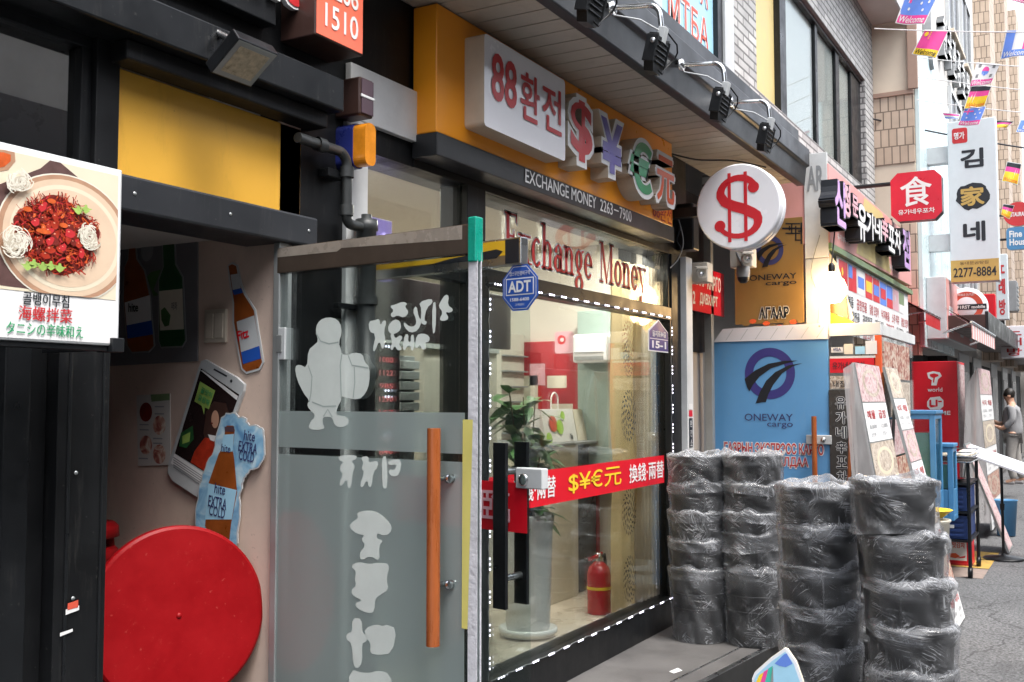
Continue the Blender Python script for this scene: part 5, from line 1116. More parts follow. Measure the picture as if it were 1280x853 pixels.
B('case', ac, (6.40, 6.549, p.y - .13, p.y + .13, p.z - .10, p.z + .10, 'litewhite'), bevel=.02)
B('louvre', ac, (6.392, 6.399, p.y - .11, p.y + .11, p.z - .08, p.z - .055, 'grey'), (6.392, 6.399, p.y - .11, p.y + .11, p.z - .03, p.z - .025, 'grey'), bevel=.001)
# rack of small drawers
rk = thing('note_rack', (4.7, 1.3, ZF), 'white rack of small shelves behind the window pillar', 'rack'); p = PX(642, 500, 'y', 1.2)
B('frame', rk, (p.x - .18, p.x + .16, 1.2, 1.36, ZF, 2.1, 'inwall'), bevel=.004)
for k in range(14): B('shelf', rk, (p.x - .17, p.x + .15, 1.16, 1.199, .5 + k * .11, .51 + k * .11, 'grey'), bevel=.001)
# things seen through the open entrance
mb_ = thing('header_panel', (3.7, .9, 1.9), 'dull maroon header band above the exchange counter', 'panel'); x0 = PX(452, 380, 'y', .55).x; x1 = PX(606, 380, 'y', .55).x; za = PX(530, 352, 'y', .55).z; zb2 = PX(530, 428, 'y', .55).z
B('panel', mb_, (2.88, x1 + .3, .55, .60, zb2, za, 'maroon'), bevel=.004)
vp = thing('light_column', (3.4, .52, 2), 'violet glowing light box with a row of white lamps above the counter', 'lamp'); p = PX(478, 336, 'y', .5); z0 = PX(478, 350, 'y', .5).z; z1 = PX(478, 300, 'y', .5).z
B('case', vp, (p.x - .085, p.x + .075, .5, .549, z0, z1 + .1, 'violet'), bevel=.002)
for k in range(6): b = MB(); b.lathe([(.0001, .006), (.009, .004), (.010, 0)], (p.x + .01, .499, z0 + .02 + k * .038), 'ledp', 10, (0, -1, 0)); b.build('lamp', vp)
rb = thing('rate_board', (3.6, .6, 1.2), 'tall dark rate board with rows of red digits inside the entrance', 'board'); x0 = PX(466, 450, 'y', .6).x; x1 = PX(500, 450, 'y', .6).x; zt = PX(480, 428, 'y', .6).z
B('case', rb, (x0, x1, .6, .66, .9, zt, 'screen'), bevel=.004)
b = MB(); Fr = FX(.598)
for k, s in enumerate(('1080', '1122', '985', '1290', '163', '1075', '34.2', '840', '765', '1410')):
    b.text(s, Fr, x0 + .05, zt - .1 - k * .065, (x1 - x0) * .5, .026, 'ledr', .001, bold=.01)
b.build('digits', rb)
b = MB()
for z in (zt - .02, zt - .24, zt - .27, zt - .46): 
    for dx in (-.012, .012): b.lathe([(.0001, .004), (.006, .003), (.006, 0)], ((x0 + x1) / 2 + dx, .598, z), 'led', 8, (0, -1, 0))
b.build('lamps', rb)
p = PX(512, 470, 'y', .75); bx = thing('leaflet_rack', (p.x, .75, .9), 'column of grey leaflet boxes beside the red digit board', 'rack'); B('frame', bx, (p.x - .10, p.x + .09, .78, .86, .6, PX(512, 445, 'y', .75).z, 'grey'), bevel=.003)
for k in range(7): z = PX(512, 450 + k * 13, 'y', .75).z; B('pocket', bx, (p.x - .09, p.x + .08, .74, .779, z - .05, z - .006, 'lgrey'), bevel=.003)
cb = thing('calligraphy_board', (4, .8, 1.2), 'pale board with brush calligraphy behind the exchange counter', 'board'); x0 = PX(530, 470, 'y', .85).x; x1 = PX(606, 470, 'y', .85).x; zt = PX(560, 436, 'y', .85).z
B('board', cb, (x0, x1 + .15, .85, .88, .55, zt, 'inwall'), (x0 - .4, x1 + .15, .83, .849, zt - .01, zt + .06, 'lgrey'), bevel=.003)
b = MB(); Fq = FX(.847); rq = random.Random(2)
for i, (u, v) in enumerate(((562, 445), (562, 465), (562, 485), (582, 452), (582, 478), (598, 470), (598, 495))):
    p = PX(u, v, 'y', .847); b.text('吉信財福來和心'[i], Fq, p.x - .04, p.z - .05, .085, .085, 'ink', .001, bold=.01)
b.build('lettering', cb)
ct = thing('counter', (4.2, 1.0, ZF), 'exchange counter with grey front beyond the open door', 'counter'); B('front', ct, (2.9, 4.6, .70, .735, ZF, 1.02, 'lgrey'), bevel=.004); B('top', ct, (2.88, 4.62, .66, 1.2, 1.021, 1.05, 'grey'), bevel=.004)

# house number plate, small mirrors, leaflets on the glass
q = PX(822, 425, 'y', -.012); hn = thing('number_plate', (q.x, -.012, q.z - .12), 'violet blue pentagon house number plate reading 15-1 on the window', 'sign')
Fh = FX(-.03, q.x, q.z); x0 = PX(810, 420, 'y', -.03).x - q.x; x1 = PX(834, 420, 'y', -.03).x - q.x; z0 = PX(822, 440, 'y', -.03).z - q.z; z1 = PX(822, 400, 'y', -.03).z - q.z; zm = z1 - .075
b = MB(); pts = [(x0, z0), (x1, z0), (x1, zm), ((x0 + x1) / 2, z1), (x0, zm)]; b.prism(pts, Fh, .0, .006, 'paper'); b.prism(grow(pts, -.008), Fh, .0061, .0075, 'plate')
b.fbox(Fh, x0 + .012, x1 - .012, z0 + (zm - z0) * .60, z0 + (zm - z0) * .63, .0076, .0085, 'paper'); b.build('plate', hn)
b = MB(); b.text('15-1', Fh, x0 + .045, z0 + (zm - z0) * .16, x1 - x0 - .09, (zm - z0) * .36, 'paper', .0085, bold=.03); b.text('을지로44길', Fh, x0 + .05, z0 + (zm - z0) * .72, x1 - x0 - .10, (zm - z0) * .30, 'paper', .0085, bold=.02); b.build('lettering', hn)
#@@RIGHT
# ------------------------------------------------------------------ black bins in clear plastic, in stacks
def rnd_noise(v): return noise.noise(v)
def bin_proto(kind, seed, lab):
    root = thing('plastic_bin', (0, 0, 0), lab, 'bin', 'black bins wrapped in clear plastic')
    H = .44; rt, rb = .178, .150; b = MB()
    prof = [(.0001, .012), (rb - .01, .012), (rb, 0), (rb + .003, .012), (rt - .012, H - .075), (rt - .006, H - .07), (rt - .006, H - .05), (rt - .012, H - .045), (rt - .008, H - .02), (rt + .004, H - .018), (rt + .006, H - .002), (rt, H), (rt - .012, H - .004), (rt - .016, H - .05), (rb - .006, .02), (.0001, .018)]
    b.lathe(prof, (0, 0, 0), 'binpl', 40)
    if kind == 'lower':
        for z in (.20, .29): b.lathe([(rb + (rt - rb) * z / H, z - .006), (rb + (rt - rb) * z / H + .004, z), (rb + (rt - rb) * z / H, z + .006)], (0, 0, 0), 'binpl', 40)
        Fh = FR((0, -(rb + .018), .25), (1, 0, 0), (0, -.06, 1)); 
        b.fbox(Fh, -.045, .045, .028, .036, -.004, .007, 'binpl'); b.fbox(Fh, -.045, .045, -.036, -.028, -.004, .005, 'binpl')
    b.build('body', root)
    # loose crumpled film
    zl = .0 if kind == 'lower' else H - .225
    rows = 34 if kind == 'lower' else 24; seg = 110; b = MB(); vs = []; fs = []; mk = []; wp = []
    rr = random.Random(seed); ph = [rr.uniform(0, 6.28) for _ in range(6)]
    for j in range(rows + 7):
        for i in range(seg):
            a = 2 * math.pi * i / seg; c, s = math.cos(a), math.sin(a)
            if j <= rows:
                t = j / rows; z = zl + (H - zl) * t; base = rb + (rt - rb) * z / H + .007
                loose = (.004 + .007 * (1 - t) ** 2 + (.012 if kind != 'lower' and t < .2 else 0) + .008 * t ** 3)
                fold = abs(math.sin(a * 3.5 + ph[0] + 5.2 * t + 2.2 * noise.noise(Vector((c * 1.3, s * 1.3, t * 1.4 + seed))))) ** 3
                n1 = noise.noise(Vector((c * 2.2 + seed, s * 2.2, z * 7))); n2 = 1 - abs(noise.noise(Vector((c * 5 + z * 9, s * 5 - z * 5, seed + z * 6)))) * 2; n3 = noise.noise(Vector((c * 14 + z * 22, s * 14, z * 34 + seed)))
                r = base + loose * (.25 + .8 * max(0, n1) + .5 * fold) + .006 * max(0, n2 - .55) + .0014 * n3
                zz = z + .010 * math.sin(2 * a + ph[1]) * (1 - t) + (.006 * math.sin(3 * a + ph[2]) + .005 * math.sin(5 * a + ph[3])) * t
                if kind == 'lower' and j == 0: zz = .004
                m_ = .03 + .6 * max(0, t - .72) / .28 * (.5 + .5 * math.sin(4 * a + ph[4])) + (.30 * fold * (.4 + .6 * max(0, n1)))
                if kind != 'lower' and t < .18: m_ += .35 * (1 - t / .18)
                if kind == 'lower': m_ += .25 * max(0, math.sin(a + ph[5])) * (1 - t) ** 2
            else:
                k = (j - rows) / 6; r = (rt + .012) * (1 - .42 * k) + .012 * noise.noise(Vector((c * 3, s * 3, seed + k))) ; zz = H + .006 * math.sin(3 * a + ph[2]) + .005 * math.sin(5 * a + ph[3]) + .045 * math.sin(math.pi * min(1, k * 1.1)) * (.5 + .8 * noise.noise(Vector((c * 2.4 + seed, s * 2.4, k)))) - .03 * k * k
                zz = max(zz, H + .003 - .06 * k); m_ = .45 + .3 * noise.noise(Vector((c * 4, s * 4, seed + k * 2)))
            wp.append((a * .17, zz, seed * .37)); vs.append((r * c, r * s, zz)); mk.append(max(0, min(1, m_)))
    R_ = rows + 7
    for j in range(R_ - 1):
        for i in range(seg):
            i2 = (i + 1) % seg; fs.append((j * seg + i, j * seg + i2, (j + 1) * seg + i2, (j + 1) * seg + i))
    b.add(vs, fs, 'film', True); b.milky = mk; b.wrap = [x for p in wp for x in p]; b.build('plastic_wrap', root)
    return root
protos = {'lower': [bin_proto('lower', 3, 'x'), bin_proto('lower', 8, 'x')], 'upper': [bin_proto('upper', 21 + 7 * k, 'x') for k in range(4)]}
used = {}
def put_bin(kind, i, loc, rz, tilt, lab, sc=1):
    key = (kind, i)
    if key not in used: o = protos[kind][i]; used[key] = 1
    else: o = copy_tree(protos[kind][i])
    o.location = loc; o.rotation_euler = (tilt[0], tilt[1], rz); o.scale = (sc, sc, sc); o['label'] = lab
ORD = ['bottom', 'second from the bottom', 'middle', 'second from the top', 'top']
stacks = [('the stack against the window', 6.14, -.30, .15, .172, 1.0, (0, 0)), ('the stack before the blue door', 6.20, -.62, .15, .172, 1.02, (.0, .005)),
          ('the front left stack on the road', 5.05, -1.285, 0, .188, 1.04, (0, .0)), ('the half hidden stack behind the front two', 5.72, -1.40, .0, .175, .98, (0, 0)), ('the front right stack nearest the road', 4.86, -1.735, 0, .19, 1.02, (.042, .010))]
rb_ = random.Random(42)
for si, (nm, x, y, z, dz, sc, tl) in enumerate(stacks):
    for k in range(5):
        kind = 'lower' if k == 0 else 'upper'; i = (si % 2) if k == 0 else (k + si * 3) % 4
        h = k * dz + (.02 if (k, si) in ((1, 1), (4, 4)) else 0)
        j = .006 if k else 0
        put_bin(kind, i, (x + rb_.uniform(-j, j) - tl[1] * h, y + rb_.uniform(-j, j) + tl[0] * h * 2, z + h + (.03 if si == 4 and k == 4 else 0) + (.03 if si == 1 and k == 1 else 0)), rb_.uniform(0, 6.28) if k else rb_.uniform(.9, 1.3), (-tl[0] * .8 + rb_.uniform(-.012, .012), tl[1] + rb_.uniform(-.012, .012)), 'black wrapped bin, %s of %s' % (ORD[k], nm), sc)
# paper scrap on the platform
q = PX(842, 838, 'z', .156); b = MB(); b.add([(q.x - .05, q.y - .02, .153), (q.x + .03, q.y - .04, .153), (q.x + .05, q.y - .005, .158), (q.x - .03, q.y + .015, .154)], [(0, 1, 2, 3)], 'paper'); tag(b.build('paper_scrap'), 'small white paper scrap lying on the grey stone platform', 'litter')

# ------------------------------------------------------------------ pointed stand sign at the bottom edge
q = PN(972, 812, (3.35, -1.57, 0), (1, .0, 0))
apx = 3.35; Fs = FR((apx, -1.57, 0), (.10, -.99, 0), (0, 0, 1))
def sgp(u, v): r = PN(u, v, Fs.o, Fs.n); return ((r - Fs.o).dot(Fs.u), r.z)
pa = sgp(982, 811); pl_ = sgp(943, 841); pr_ = sgp(1004, 853); pr2 = (pr_[0] + .02, pr_[1] - .12)
outl = [(pl_[0] - .01, .22), (pl_[0] - .008, pl_[1] - .02), (pl_[0], pl_[1]), ((pl_[0] + pa[0]) / 2 + .0, (pl_[1] + pa[1]) / 2 + .006), (pa[0] - .004, pa[1]), (pa[0] + .006, pa[1] - .003), ((pr_[0] + pa[0]) / 2 + .006, (pr_[1] + pa[1]) / 2 + .01), pr_, pr2, (pr2[0] + .015, .5), (pr2[0] + .02, .22)]
ss = thing('stand_sign', (3.35, -1.57, 0), 'pointed stand sign with cream edge and sky blue picture at the bottom of the photo', 'sign')
b = MB(); b.prism(outl, Fs, -.02, 0, 'litewhite', 'cream'); b.build('board', ss, .003)
b = MB(); inn = grow(outl, -.009); b.sheet(inn, Fs, .0032, 'ltblue')
zm = pa[1]
def cl(x, dz): return (pa[0] + x, zm - dz)
b.sheet([cl(-.035, .05), cl(-.005, .018), cl(.004, .014), cl(.022, .045), cl(.0, .058), cl(-.02, .056)], Fs, .0036, 'flagblue')
for k, (a_, mt) in enumerate(((-.085, 'yl'), (-.07, 'mag'), (-.055, 'teal'))): b.sheet([cl(a_, .092 - .012 * k), cl(a_ + .014, .082 - .012 * k), cl(a_ + .004, .13), cl(a_ - .016, .13)], Fs, .0036 + k * .0002, mt)
b.sheet([cl(-.10, .13), cl(-.05, .13), cl(-.055, .30), cl(-.10, .30)], Fs, .0038, 'mag'); b.sheet([cl(-.05, .09), cl(-.04, .06), cl(-.038, .3), cl(-.05, .3)], Fs, .004, 'grey'); b.build('picture', ss)
for s in (0, 1):
    b = MB(); xx = outl[0][0] + .03 if s == 0 else outl[-1][0] - .03; b.tube([Fs.p(xx, .225, -.01), Fs.p(xx, .0, -.01)], .012, 'steel', 10); b.tube([Fs.p(xx, .008, -.14), Fs.p(xx, .008, .12)], .010, 'steel', 8); b.build('leg', ss)

# ------------------------------------------------------------------ passage and cargo office front
pw = thing('passage_wall', (7.4, .3, .06), 'dark recessed passage beside the shop with a beige lower panel', 'wall')
B('beige_panel', pw, (7.02, 7.98, .300, .345, .06, 2.0, 'beige'), bevel=.003)
B('dark_panel', pw, (6.80, 8.0, .28, .345, 2.003, 3.26, 'black'), (6.80, 7.0, .25, .345, .06, 2.0, 'black'), bevel=.003)
B('post', pw, (7.84, 7.90, .18, .24, .06, 3.0, 'alu'), bevel=.003)
z0 = PX(880, 395, 'y', .18).z
rs2 = thing('hanging_sign', (7.2, .18, 2.1), 'red sign with white cargo lettering and 2 hung in the dark passage', 'sign'); x0 = PX(862, 340, 'y', .18).x; x1 = PX(905, 340, 'y', .18).x; z1 = PX(875, 333, 'y', .18).z; z0 = PX(880, 391, 'y', .18).z
B('board', rs2, (x0, x1, .18, .20, z0, z1, 'red'), bevel=.002)
b = MB(); Fz = FX(.179); wd = x1 - x0; b.text('ОНЛАЙ', Fz, x0 + .02, z0 + .20, wd * .40, .11, 'paper', .001, bold=.02); b.text('КАРГО', Fz, x0 + wd * .48, z0 + .19, wd * .40, .12, 'paper', .001, bold=.02); b.text('2', Fz, x0 + .06, z0 + .05, .05, .10, 'paper', .001, bold=.03); b.text('ДАВХАРТ', Fz, x0 + wd * .26, z0 + .05, wd * .52, .10, 'paper', .001, bold=.03); b.build('lettering', rs2)
def bullet(u, v, X, lab, group='security cameras on the shop front', sc=1.0, box=True):
    q = PX(u, v, 'x', X); t = thing('security_camera', (q.x, q.y, q.z), lab, 'camera', group)
    ax = Vector((-.9, -.35, -.18)).normalized(); c = q
    if box: B('base', t, (q.x + .12, q.x + .24, q.y + .0, q.y + .17, q.z - .045, q.z + .095, 'cam'), bevel=.006)
    b = MB(); b.lathe([(.0001, .10), (.036, .10), (.036, -.055), (.033, -.058), (.0001, -.05)], c, 'cam', 22, tuple(-ax)); b.build('body', t, .002)
    b = MB(); b.lathe([(.0001, .052), (.032, .052), (.032, .056)], c, 'ink', 22, tuple(ax)); b.lathe([(.014, .0565), (.0001, .060)], c, 'chrome', 14, tuple(ax)); b.build('lens', t)
    b = MB(); s_ = ax.cross(Vector((0, 0, 1))).normalized(); u_ = s_.cross(ax); b.hexa([c + ax * -.09 + s_ * -.042 + u_ * .036, c + ax * .085 + s_ * -.042 + u_ * .036, c + ax * .085 + s_ * .042 + u_ * .036, c + ax * -.09 + s_ * .042 + u_ * .036, c + ax * -.09 + s_ * -.036 + u_ * .046, c + ax * .085 + s_ * -.036 + u_ * .046, c + ax * .085 + s_ * .036 + u_ * .046, c + ax * -.09 + s_ * .036 + u_ * .046], 'cam'); b.build('hood', t)
    b = MB(); b.tube([c - ax * .08, c - ax * .12 + Vector((.02, .03, .02)), (q.x + .15, q.y + .06, q.z + .02)], .012, 'cam', 8); b.build('arm', t)
bullet(877, 342, 6.75, 'white bullet security camera on the white post left of the red sign')
bullet(934, 323, 7.3, 'white bullet security camera just under the round dollar sign')
q = PX(929, 342, 'x', 7.4); dm = thing('dome_camera', (q.x, q.y, q.z), 'small grey dome camera below the bullet camera under the dollar sign', 'camera')
b = MB(); b.lathe([(.0001, .05), (.05, .05), (.05, .0), (.046, -.03)], q, 'grey', 20); b.build('base', dm); b = MB(); b.lathe([(.046, -.03), (.042, -.05), (.024, -.07), (.0001, -.075)], q, 'ink', 20); b.build('dome', dm)
b = MB(); b.tube([(q.x, q.y, q.z + .05), (q.x + .05, q.y + .1, q.z + .25), (q.x + .1, q.y + .3, q.z + .3)], .010, 'grey', 6); b.build('arm', dm)

XV = 8.0
vb = thing('blue_door', (XV, -.24, .06), 'sky blue cargo office door panel with wooden handle behind the bin stacks', 'door')
yl_, yr_ = PX(893, 500, 'x', XV).y, PX(1036, 500, 'x', XV).y
ztop = PX(965, 426, 'x', XV).z
B('panel', vb, (XV, XV + .035, yr_, yl_, .10, ztop, 'blue'), bevel=.003)
b = MB(); Fv = FP(XV - .001); a0, a1 = -yl_, -yr_
b.hexa([(XV - .008, yl_, ztop + .001), (XV - .008, yr_, ztop + .001), (XV + .04, yr_, ztop + .001), (XV + .04, yl_, ztop + .001), (XV - .008, yl_ - .08, ztop + .105), (XV - .008, yr_, ztop + .125), (XV + .04, yr_, ztop + .125), (XV + .04, yl_ - .08, ztop + .105)], 'litewhite')
for k in range(7): x = a0 + .1 + k * .12; b.sheet([(x, ztop + .012), (x + .006, ztop + .012), (x + .066, ztop + .098), (x + .06, ztop + .098)], FP(XV - .0085), 0, 'lgrey')
b.sheet(ell(a1 - .06, ztop + .10, .008, .008, 10), FP(XV - .0085), 0, 'grey')
b.build('top_rail', vb)
v6 = lambda pts: [(lambda q: (-q.y, q.z))(PX(820 + x / 3.554, 400 + y / 3.554, 'x', XV - .002)) for x, y in pts]
lg = MB()
def logo(b, fmap, F, navy, ink, c=.001):
    """ring with two swooping blades"""
    cx, cy = fmap([(505, 238)])[0]; rx = fmap([(618, 238)])[0][0] - cx; ry = fmap([(505, 124)])[0][1] - cy
    n = 44; P = []
    for i in range(n): 
        for a in (2 * math.pi * i / n,): P.append((cx + rx * math.cos(a), cy + ry * math.sin(a)))
    Q = [(cx + (x - cx) * .66, cy + (y - cy) * .66) for x, y in P]
    b.add([F.p(x, y, c) for x, y in P + Q], [(i, (i + 1) % n, n + (i + 1) % n, n + i) for i in range(n)], navy)
    b.sheet(fmap([(394, 262), (440, 225), (500, 195), (570, 182), (630, 181), (570, 196), (510, 216), (460, 252), (430, 290), (415, 318), (405, 300)]), F, c + .001, ink)
    b.sheet(fmap([(442, 372), (462, 320), (490, 270), (530, 232), (590, 202), (652, 192), (610, 205), (560, 238), (520, 290), (500, 330), (488, 366), (470, 366)]), F, c + .0012, ink)
logo(lg, v6, Fv, 'navy', 'ink')
def vtext(b, t, x0, x1, y0, y1, m, bold, F=Fv, fm=v6, c=.002, out=None):
    p = fm([(x0, y1)])[0]; q_ = fm([(x1, y0)])[0]
    if out: b.text(t, F, p[0] - .006, p[1] - .006, q_[0] - p[0] + .012, q_[1] - p[1] + .012, out, c - .0008, bold=bold + .07)
    b.text(t, F, p[0], p[1], q_[0] - p[0], q_[1] - p[1], m, c, bold=bold)
vtext(lg, 'ONEWAY', 394, 608, 418, 448, 'navy2', .004); vtext(lg, 'cargo', 494, 608, 458, 482, 'navy2', .004)
vtext(lg, 'ГАЗРЫН ЭКСПРЭСС КАРГО', 304, 744, 552, 590, 'letred', .02, out='paper'); vtext(lg, 'ТУУШУУЛДАЛДАА', 340, 676, 612, 650, 'letred', .02, out='paper')
lg.build('lettering', vb)
b = MB(); p = v6([(708, 428)])[0]; z0 = 1.0; b.tube([FP(XV).p(p[0], .92, .05), FP(XV).p(p[0], p[1], .05)], .02, 'wood', 16); b.build('handle', vb, .002)
b = MB(); p = v6([(705, 532)])[0]; b.fbox(FP(XV), p[0] - .06, p[0] + .13, p[1] - .035, p[1] + .035, .001, .026, 'lgrey'); b.lathe([(.02, 0), (.018, .008), (.0001, .01)], FP(XV).p(p[0] + .07, p[1], .026), 'chrome', 16, (-1, 0, 0)); b.build('lock', vb, .004)
# ochre banner above it
XB = 8.06
ob = thing('cargo_banner', (XB, -.3, 2.2), 'ochre cargo banner with faded blue logo and corner key pattern above the blue door', 'banner'); yl2, yr2 = PX(928, 400, 'x', XB).y, PX(1005, 400, 'x', XB).y; zt2 = PX(1004, 271, 'x', XB).z
B('sheet', ob, (XB, XB + .02, yr2, yl2 + .06, ztop + .14, zt2, 'ochre'), bevel=.002)
b = MB(); Fo = FP(XB - .001)
v5 = lambda pts: [(lambda q: (-q.y, q.z))(PX(820 + x / 3.554, 180 + y / 3.554, 'x', XB - .002)) for x, y in pts]
def v5l(pts): return v5([(445 + (x - 394) * (585 - 445) / 258, 408 + (y - 124) * (550 - 408) / 248) for x, y in pts])
logo(b, v5l, Fo, 'navy2', 'ink')
for t, x0, x1, y0, y1, mt, o_ in (('ONEWAY', 415, 625, 572, 610, 'ink', None), ('cargo', 487, 625, 608, 636, 'ink', None), ('АГААР', 458, 590, 722, 778, 'ink', 'cream'), ('ГАЗРЫН', 436, 620, 808, 862, 'ink', 'cream')): vtext(b, t, x0, x1, y0, y1, mt, .01 if not o_ else .03, Fo, v5, .002, o_)
for (xa, ya, xb_, yb2) in ((560, 372, 650, 380), (642, 350, 650, 445), (575, 352, 640, 358), (600, 352, 606, 400), (575, 395, 640, 401), (618, 365, 624, 430), (618, 425, 648, 431), (630, 385, 650, 391), (590, 365, 596, 385)):
    P = v5([(xa, yb2), (xb_, yb2), (xb_, ya), (xa, ya)]); b.sheet(P, Fo, .0012, 'ink')
for k in range(9): P = v5([(400 + k * 30, 800 - 14 * math.sin(k))]) ; b.sheet(ell(P[0][0], P[0][1], .03, .018, 12), Fo, .0011, 'orred' if k % 2 else 'ochre')
b.build('lettering', ob)
# white panel with two letters between canopy end and the pink board
wp = thing('corner_panel', (XB, -.62, 2.2), 'pale corner panel with grey letters AR beside the ochre banner', 'panel'); ya, yb_ = PX(1006, 300, 'x', XB).y, -.69
B('panel', wp, (XB, XB + .03, yb_, ya, 2.10, 2.72, 'lgrey'), (XB, XB + .03, yb_, ya, 2.725, 3.55, 'whitew'), bevel=.003)
b = MB(); p = PX(1009, 240, 'x', XB); r_ = PX(1033, 240, 'x', XB); b.text('AR', FP(XB - .001), -p.y, p.z, .13, .20, 'grey', .001, bold=.03); b.build('lettering', wp)
# glazed snack stall vestibule (restaurant)
XG = 8.0; yg0, yg1 = -.70, -1.075
vg = thing('snack_stall', (8.8, -.7, .06), 'glazed restaurant porch with red band, card stickers and an orange corner post', 'stall')
B('top_rail', vg, (XG, XG + .04, yg1, yg0, ztop + .02, ztop + .115, 'whitew'), (XG + .041, 9.6, yg1 - .01, yg1 + .03, ztop + .02, ztop + .10, 'whitew'), bevel=.003)
b = MB(); b.box(XG + .01, XG + .02, yg1 + .05, yg0 - .01, .1, ztop + .02, 'glass'); b.build('glass_panel', vg)
b = MB(); z0 = PX(1070, 466, 'x', XG).z; z1 = PX(1070, 448, 'x', XG).z; b.box(XG - .005, XG + .009, yg1 + .05, yg0, z0, z1, 'red'); b.box(XG - .004, XG + .009, yg1 + .04, yg0, z1 + .001, z1 + .018, 'whitew'); Fq = FP(XG - .0055); b.text('유가네辛포차', Fq, .72, z0 + .025, .24, z1 - z0 - .05, 'ink', .001, bold=.01)
z2 = PX(1070, 470, 'x', XG).z; z3 = PX(1070, 486, 'x', XG).z; b.box(XG - .003, XG + .009, yg1 + .05, yg0, z3, z2, 'food2'); b.text('내장 곱창', FP(XG - .0035), .72, z3 + .012, .22, .05, 'ink', .001, bold=.02); b.build('band', vg)
b = MB()
for u0, u1, v0, v1, mt in ((1039, 1054, 434, 441, 'whitew'), (1055, 1066, 430, 443, 'cream'), (1069, 1081, 433, 443, 'ltblue'), (1082, 1096, 426, 443, 'paper')):
    p = PX(u0, v1, 'x', XG - .004); q = PX(u1, v0, 'x', XG - .004); b.sheet([(-p.y, p.z), (-q.y, p.z), (-q.y, q.z), (-p.y, q.z)], FP(XG - .004), 0, mt)
p = PX(1041, 440, 'x', XG - .005); b.text('VISA', FP(XG - .005), -p.y, p.z + .006, .062, .024, 'navy2', .0005, bold=.02); b.build('sticker', vg)
b = MB(); b.box(XG + .03, 8.9, yg1 + .12, yg0, .9, 1.55, 'dkcab'); b.box(XG + .04, 8.9, yg1 + .1, yg0, 1.56, 1.6, 'steel'); b.build('counter', vg)
b = MB(); y0 = yg0 - .01; p = PX(1062, 500, 'x', XG); b.box(XG - .012, XG + .008, p.y, y0 + .02, .3, z3 - .01, 'dkcab'); Fk = FP(XG - .0125)
for k, ch in enumerate('유가네辛포차'):
    zc = PX(1050, 503 + k * 18.5, 'x', XG).z; b.text(ch, Fk, .735, zc - .055, .085, .10, 'paper', .0006, bold=.075); b.text(ch, Fk, .738, zc - .052, .079, .094, 'ink', .0014, bold=.02)
b.build('name_board', vg)
po = MB(); p = PX(1107, 430, 'x', XG); po.box(XG + .0, XG + .05, yg1 - .0, yg1 + .045, .1, ztop + .018, 'orred'); po.build('post', vg, .004)
b = MB(); b.box(XG + .06, 9.6, yg1 + .01, yg1 + .02, .3, ztop + .015, 'glass')
for k, mt in enumerate(('food1', 'food2', 'food3', 'food1', 'food2')): z1 = ztop - .02 - k * .3; b.box(XG + .10, 9.3, yg1 - .004, yg1 + .009, z1 - .28, z1, mt)
b.build('food_photos', vg)
# ------------------------------------------------------------------ pink sign board with block letters
YP = -.70
pk = thing('restaurant_sign', (10, YP, 2.8), 'faded pink and yellow restaurant sign board with raised lilac and white block letters', 'sign')
x0, x1 = 8.07, 12.1; z0, z1 = 2.84, 3.46
b = MB(); b.hexa([(x0, YP, z0), (x1, YP, z0 + .05), (x1, -.01, z0 + .05), (x0, -.01, z0), (x0, YP, z1), (x1, YP, z1 - .02), (x1, -.01, z1 - .02), (x0, -.01, z1)], 'pink'); b.build('board', pk, .004)
b = MB(); b.sheet([(x0 + 1.0, z0 + .04), (x0 + 2.7, z0 + .05), (x0 + 2.3, z1 - .03), (x0 + 1.4, z1 - .03)], FX(YP - .003), 0, 'olive'); b.build('painted_panel', pk)
b = MB(); b.box(x0, x1, YP - .012, YP + .1, z0 - .05, z0 - .004, 'leaf2'); b.build('trim', pk)
Fp = FX(YP)
for ch, u0, u1, v0, v1, mt in (('신', 1044, 1058, 222, 284, 'lilac'), ('정', 1055, 1064, 228, 272, 'pinkl'), ('문', 1066, 1074, 243, 272, 'pinkl'), ('유', 1073, 1084, 254, 302, 'paper'), ('가', 1084, 1094, 264, 300, 'paper'), ('네', 1094, 1103, 271, 301, 'paper'), ('辛', 1103, 1111, 272, 303, 'pinkl'), ('포', 1111, 1119, 281, 316, 'paper'), ('차', 1119, 1127, 286, 318, 'paper'), ('점', 1129, 1138, 285, 336, 'lilac')):
    a = PX(u0, v1, 'y', YP - .13); c_ = PX(u1, v0, 'y', YP - .13)
    a.x = PX(u0, v0, 'y', YP - .13).x; h0 = PX((u0 + u1) / 2, v1, 'y', YP - .13).z; h1 = PX((u0 + u1) / 2, v0, 'y', YP - .13).z
    b = MB(); b.text(ch, Fp, a.x, h0, c_.x - a.x, h1 - h0, 'ink', 0, .12, bold=.07, mside='ink'); o = b.build('block_letter', pk); b = MB(); b.text(ch, FX(YP - .1215), a.x + .01, h0 + .01, c_.x - a.x - .02, h1 - h0 - .02, mt, .001, bold=.05); b.build('letter_face', o)
b = MB(); b.text('유가네우포차', FX(YP - .003), x0 + .25, z0 + .06, .5, .05, 'paper', .001, bold=.02); b.text('유가네우포차', FX(YP - .003), x0 + 2.6, z0 + .08, .6, .06, 'paper', .001, bold=.02); b.build('lettering', pk)
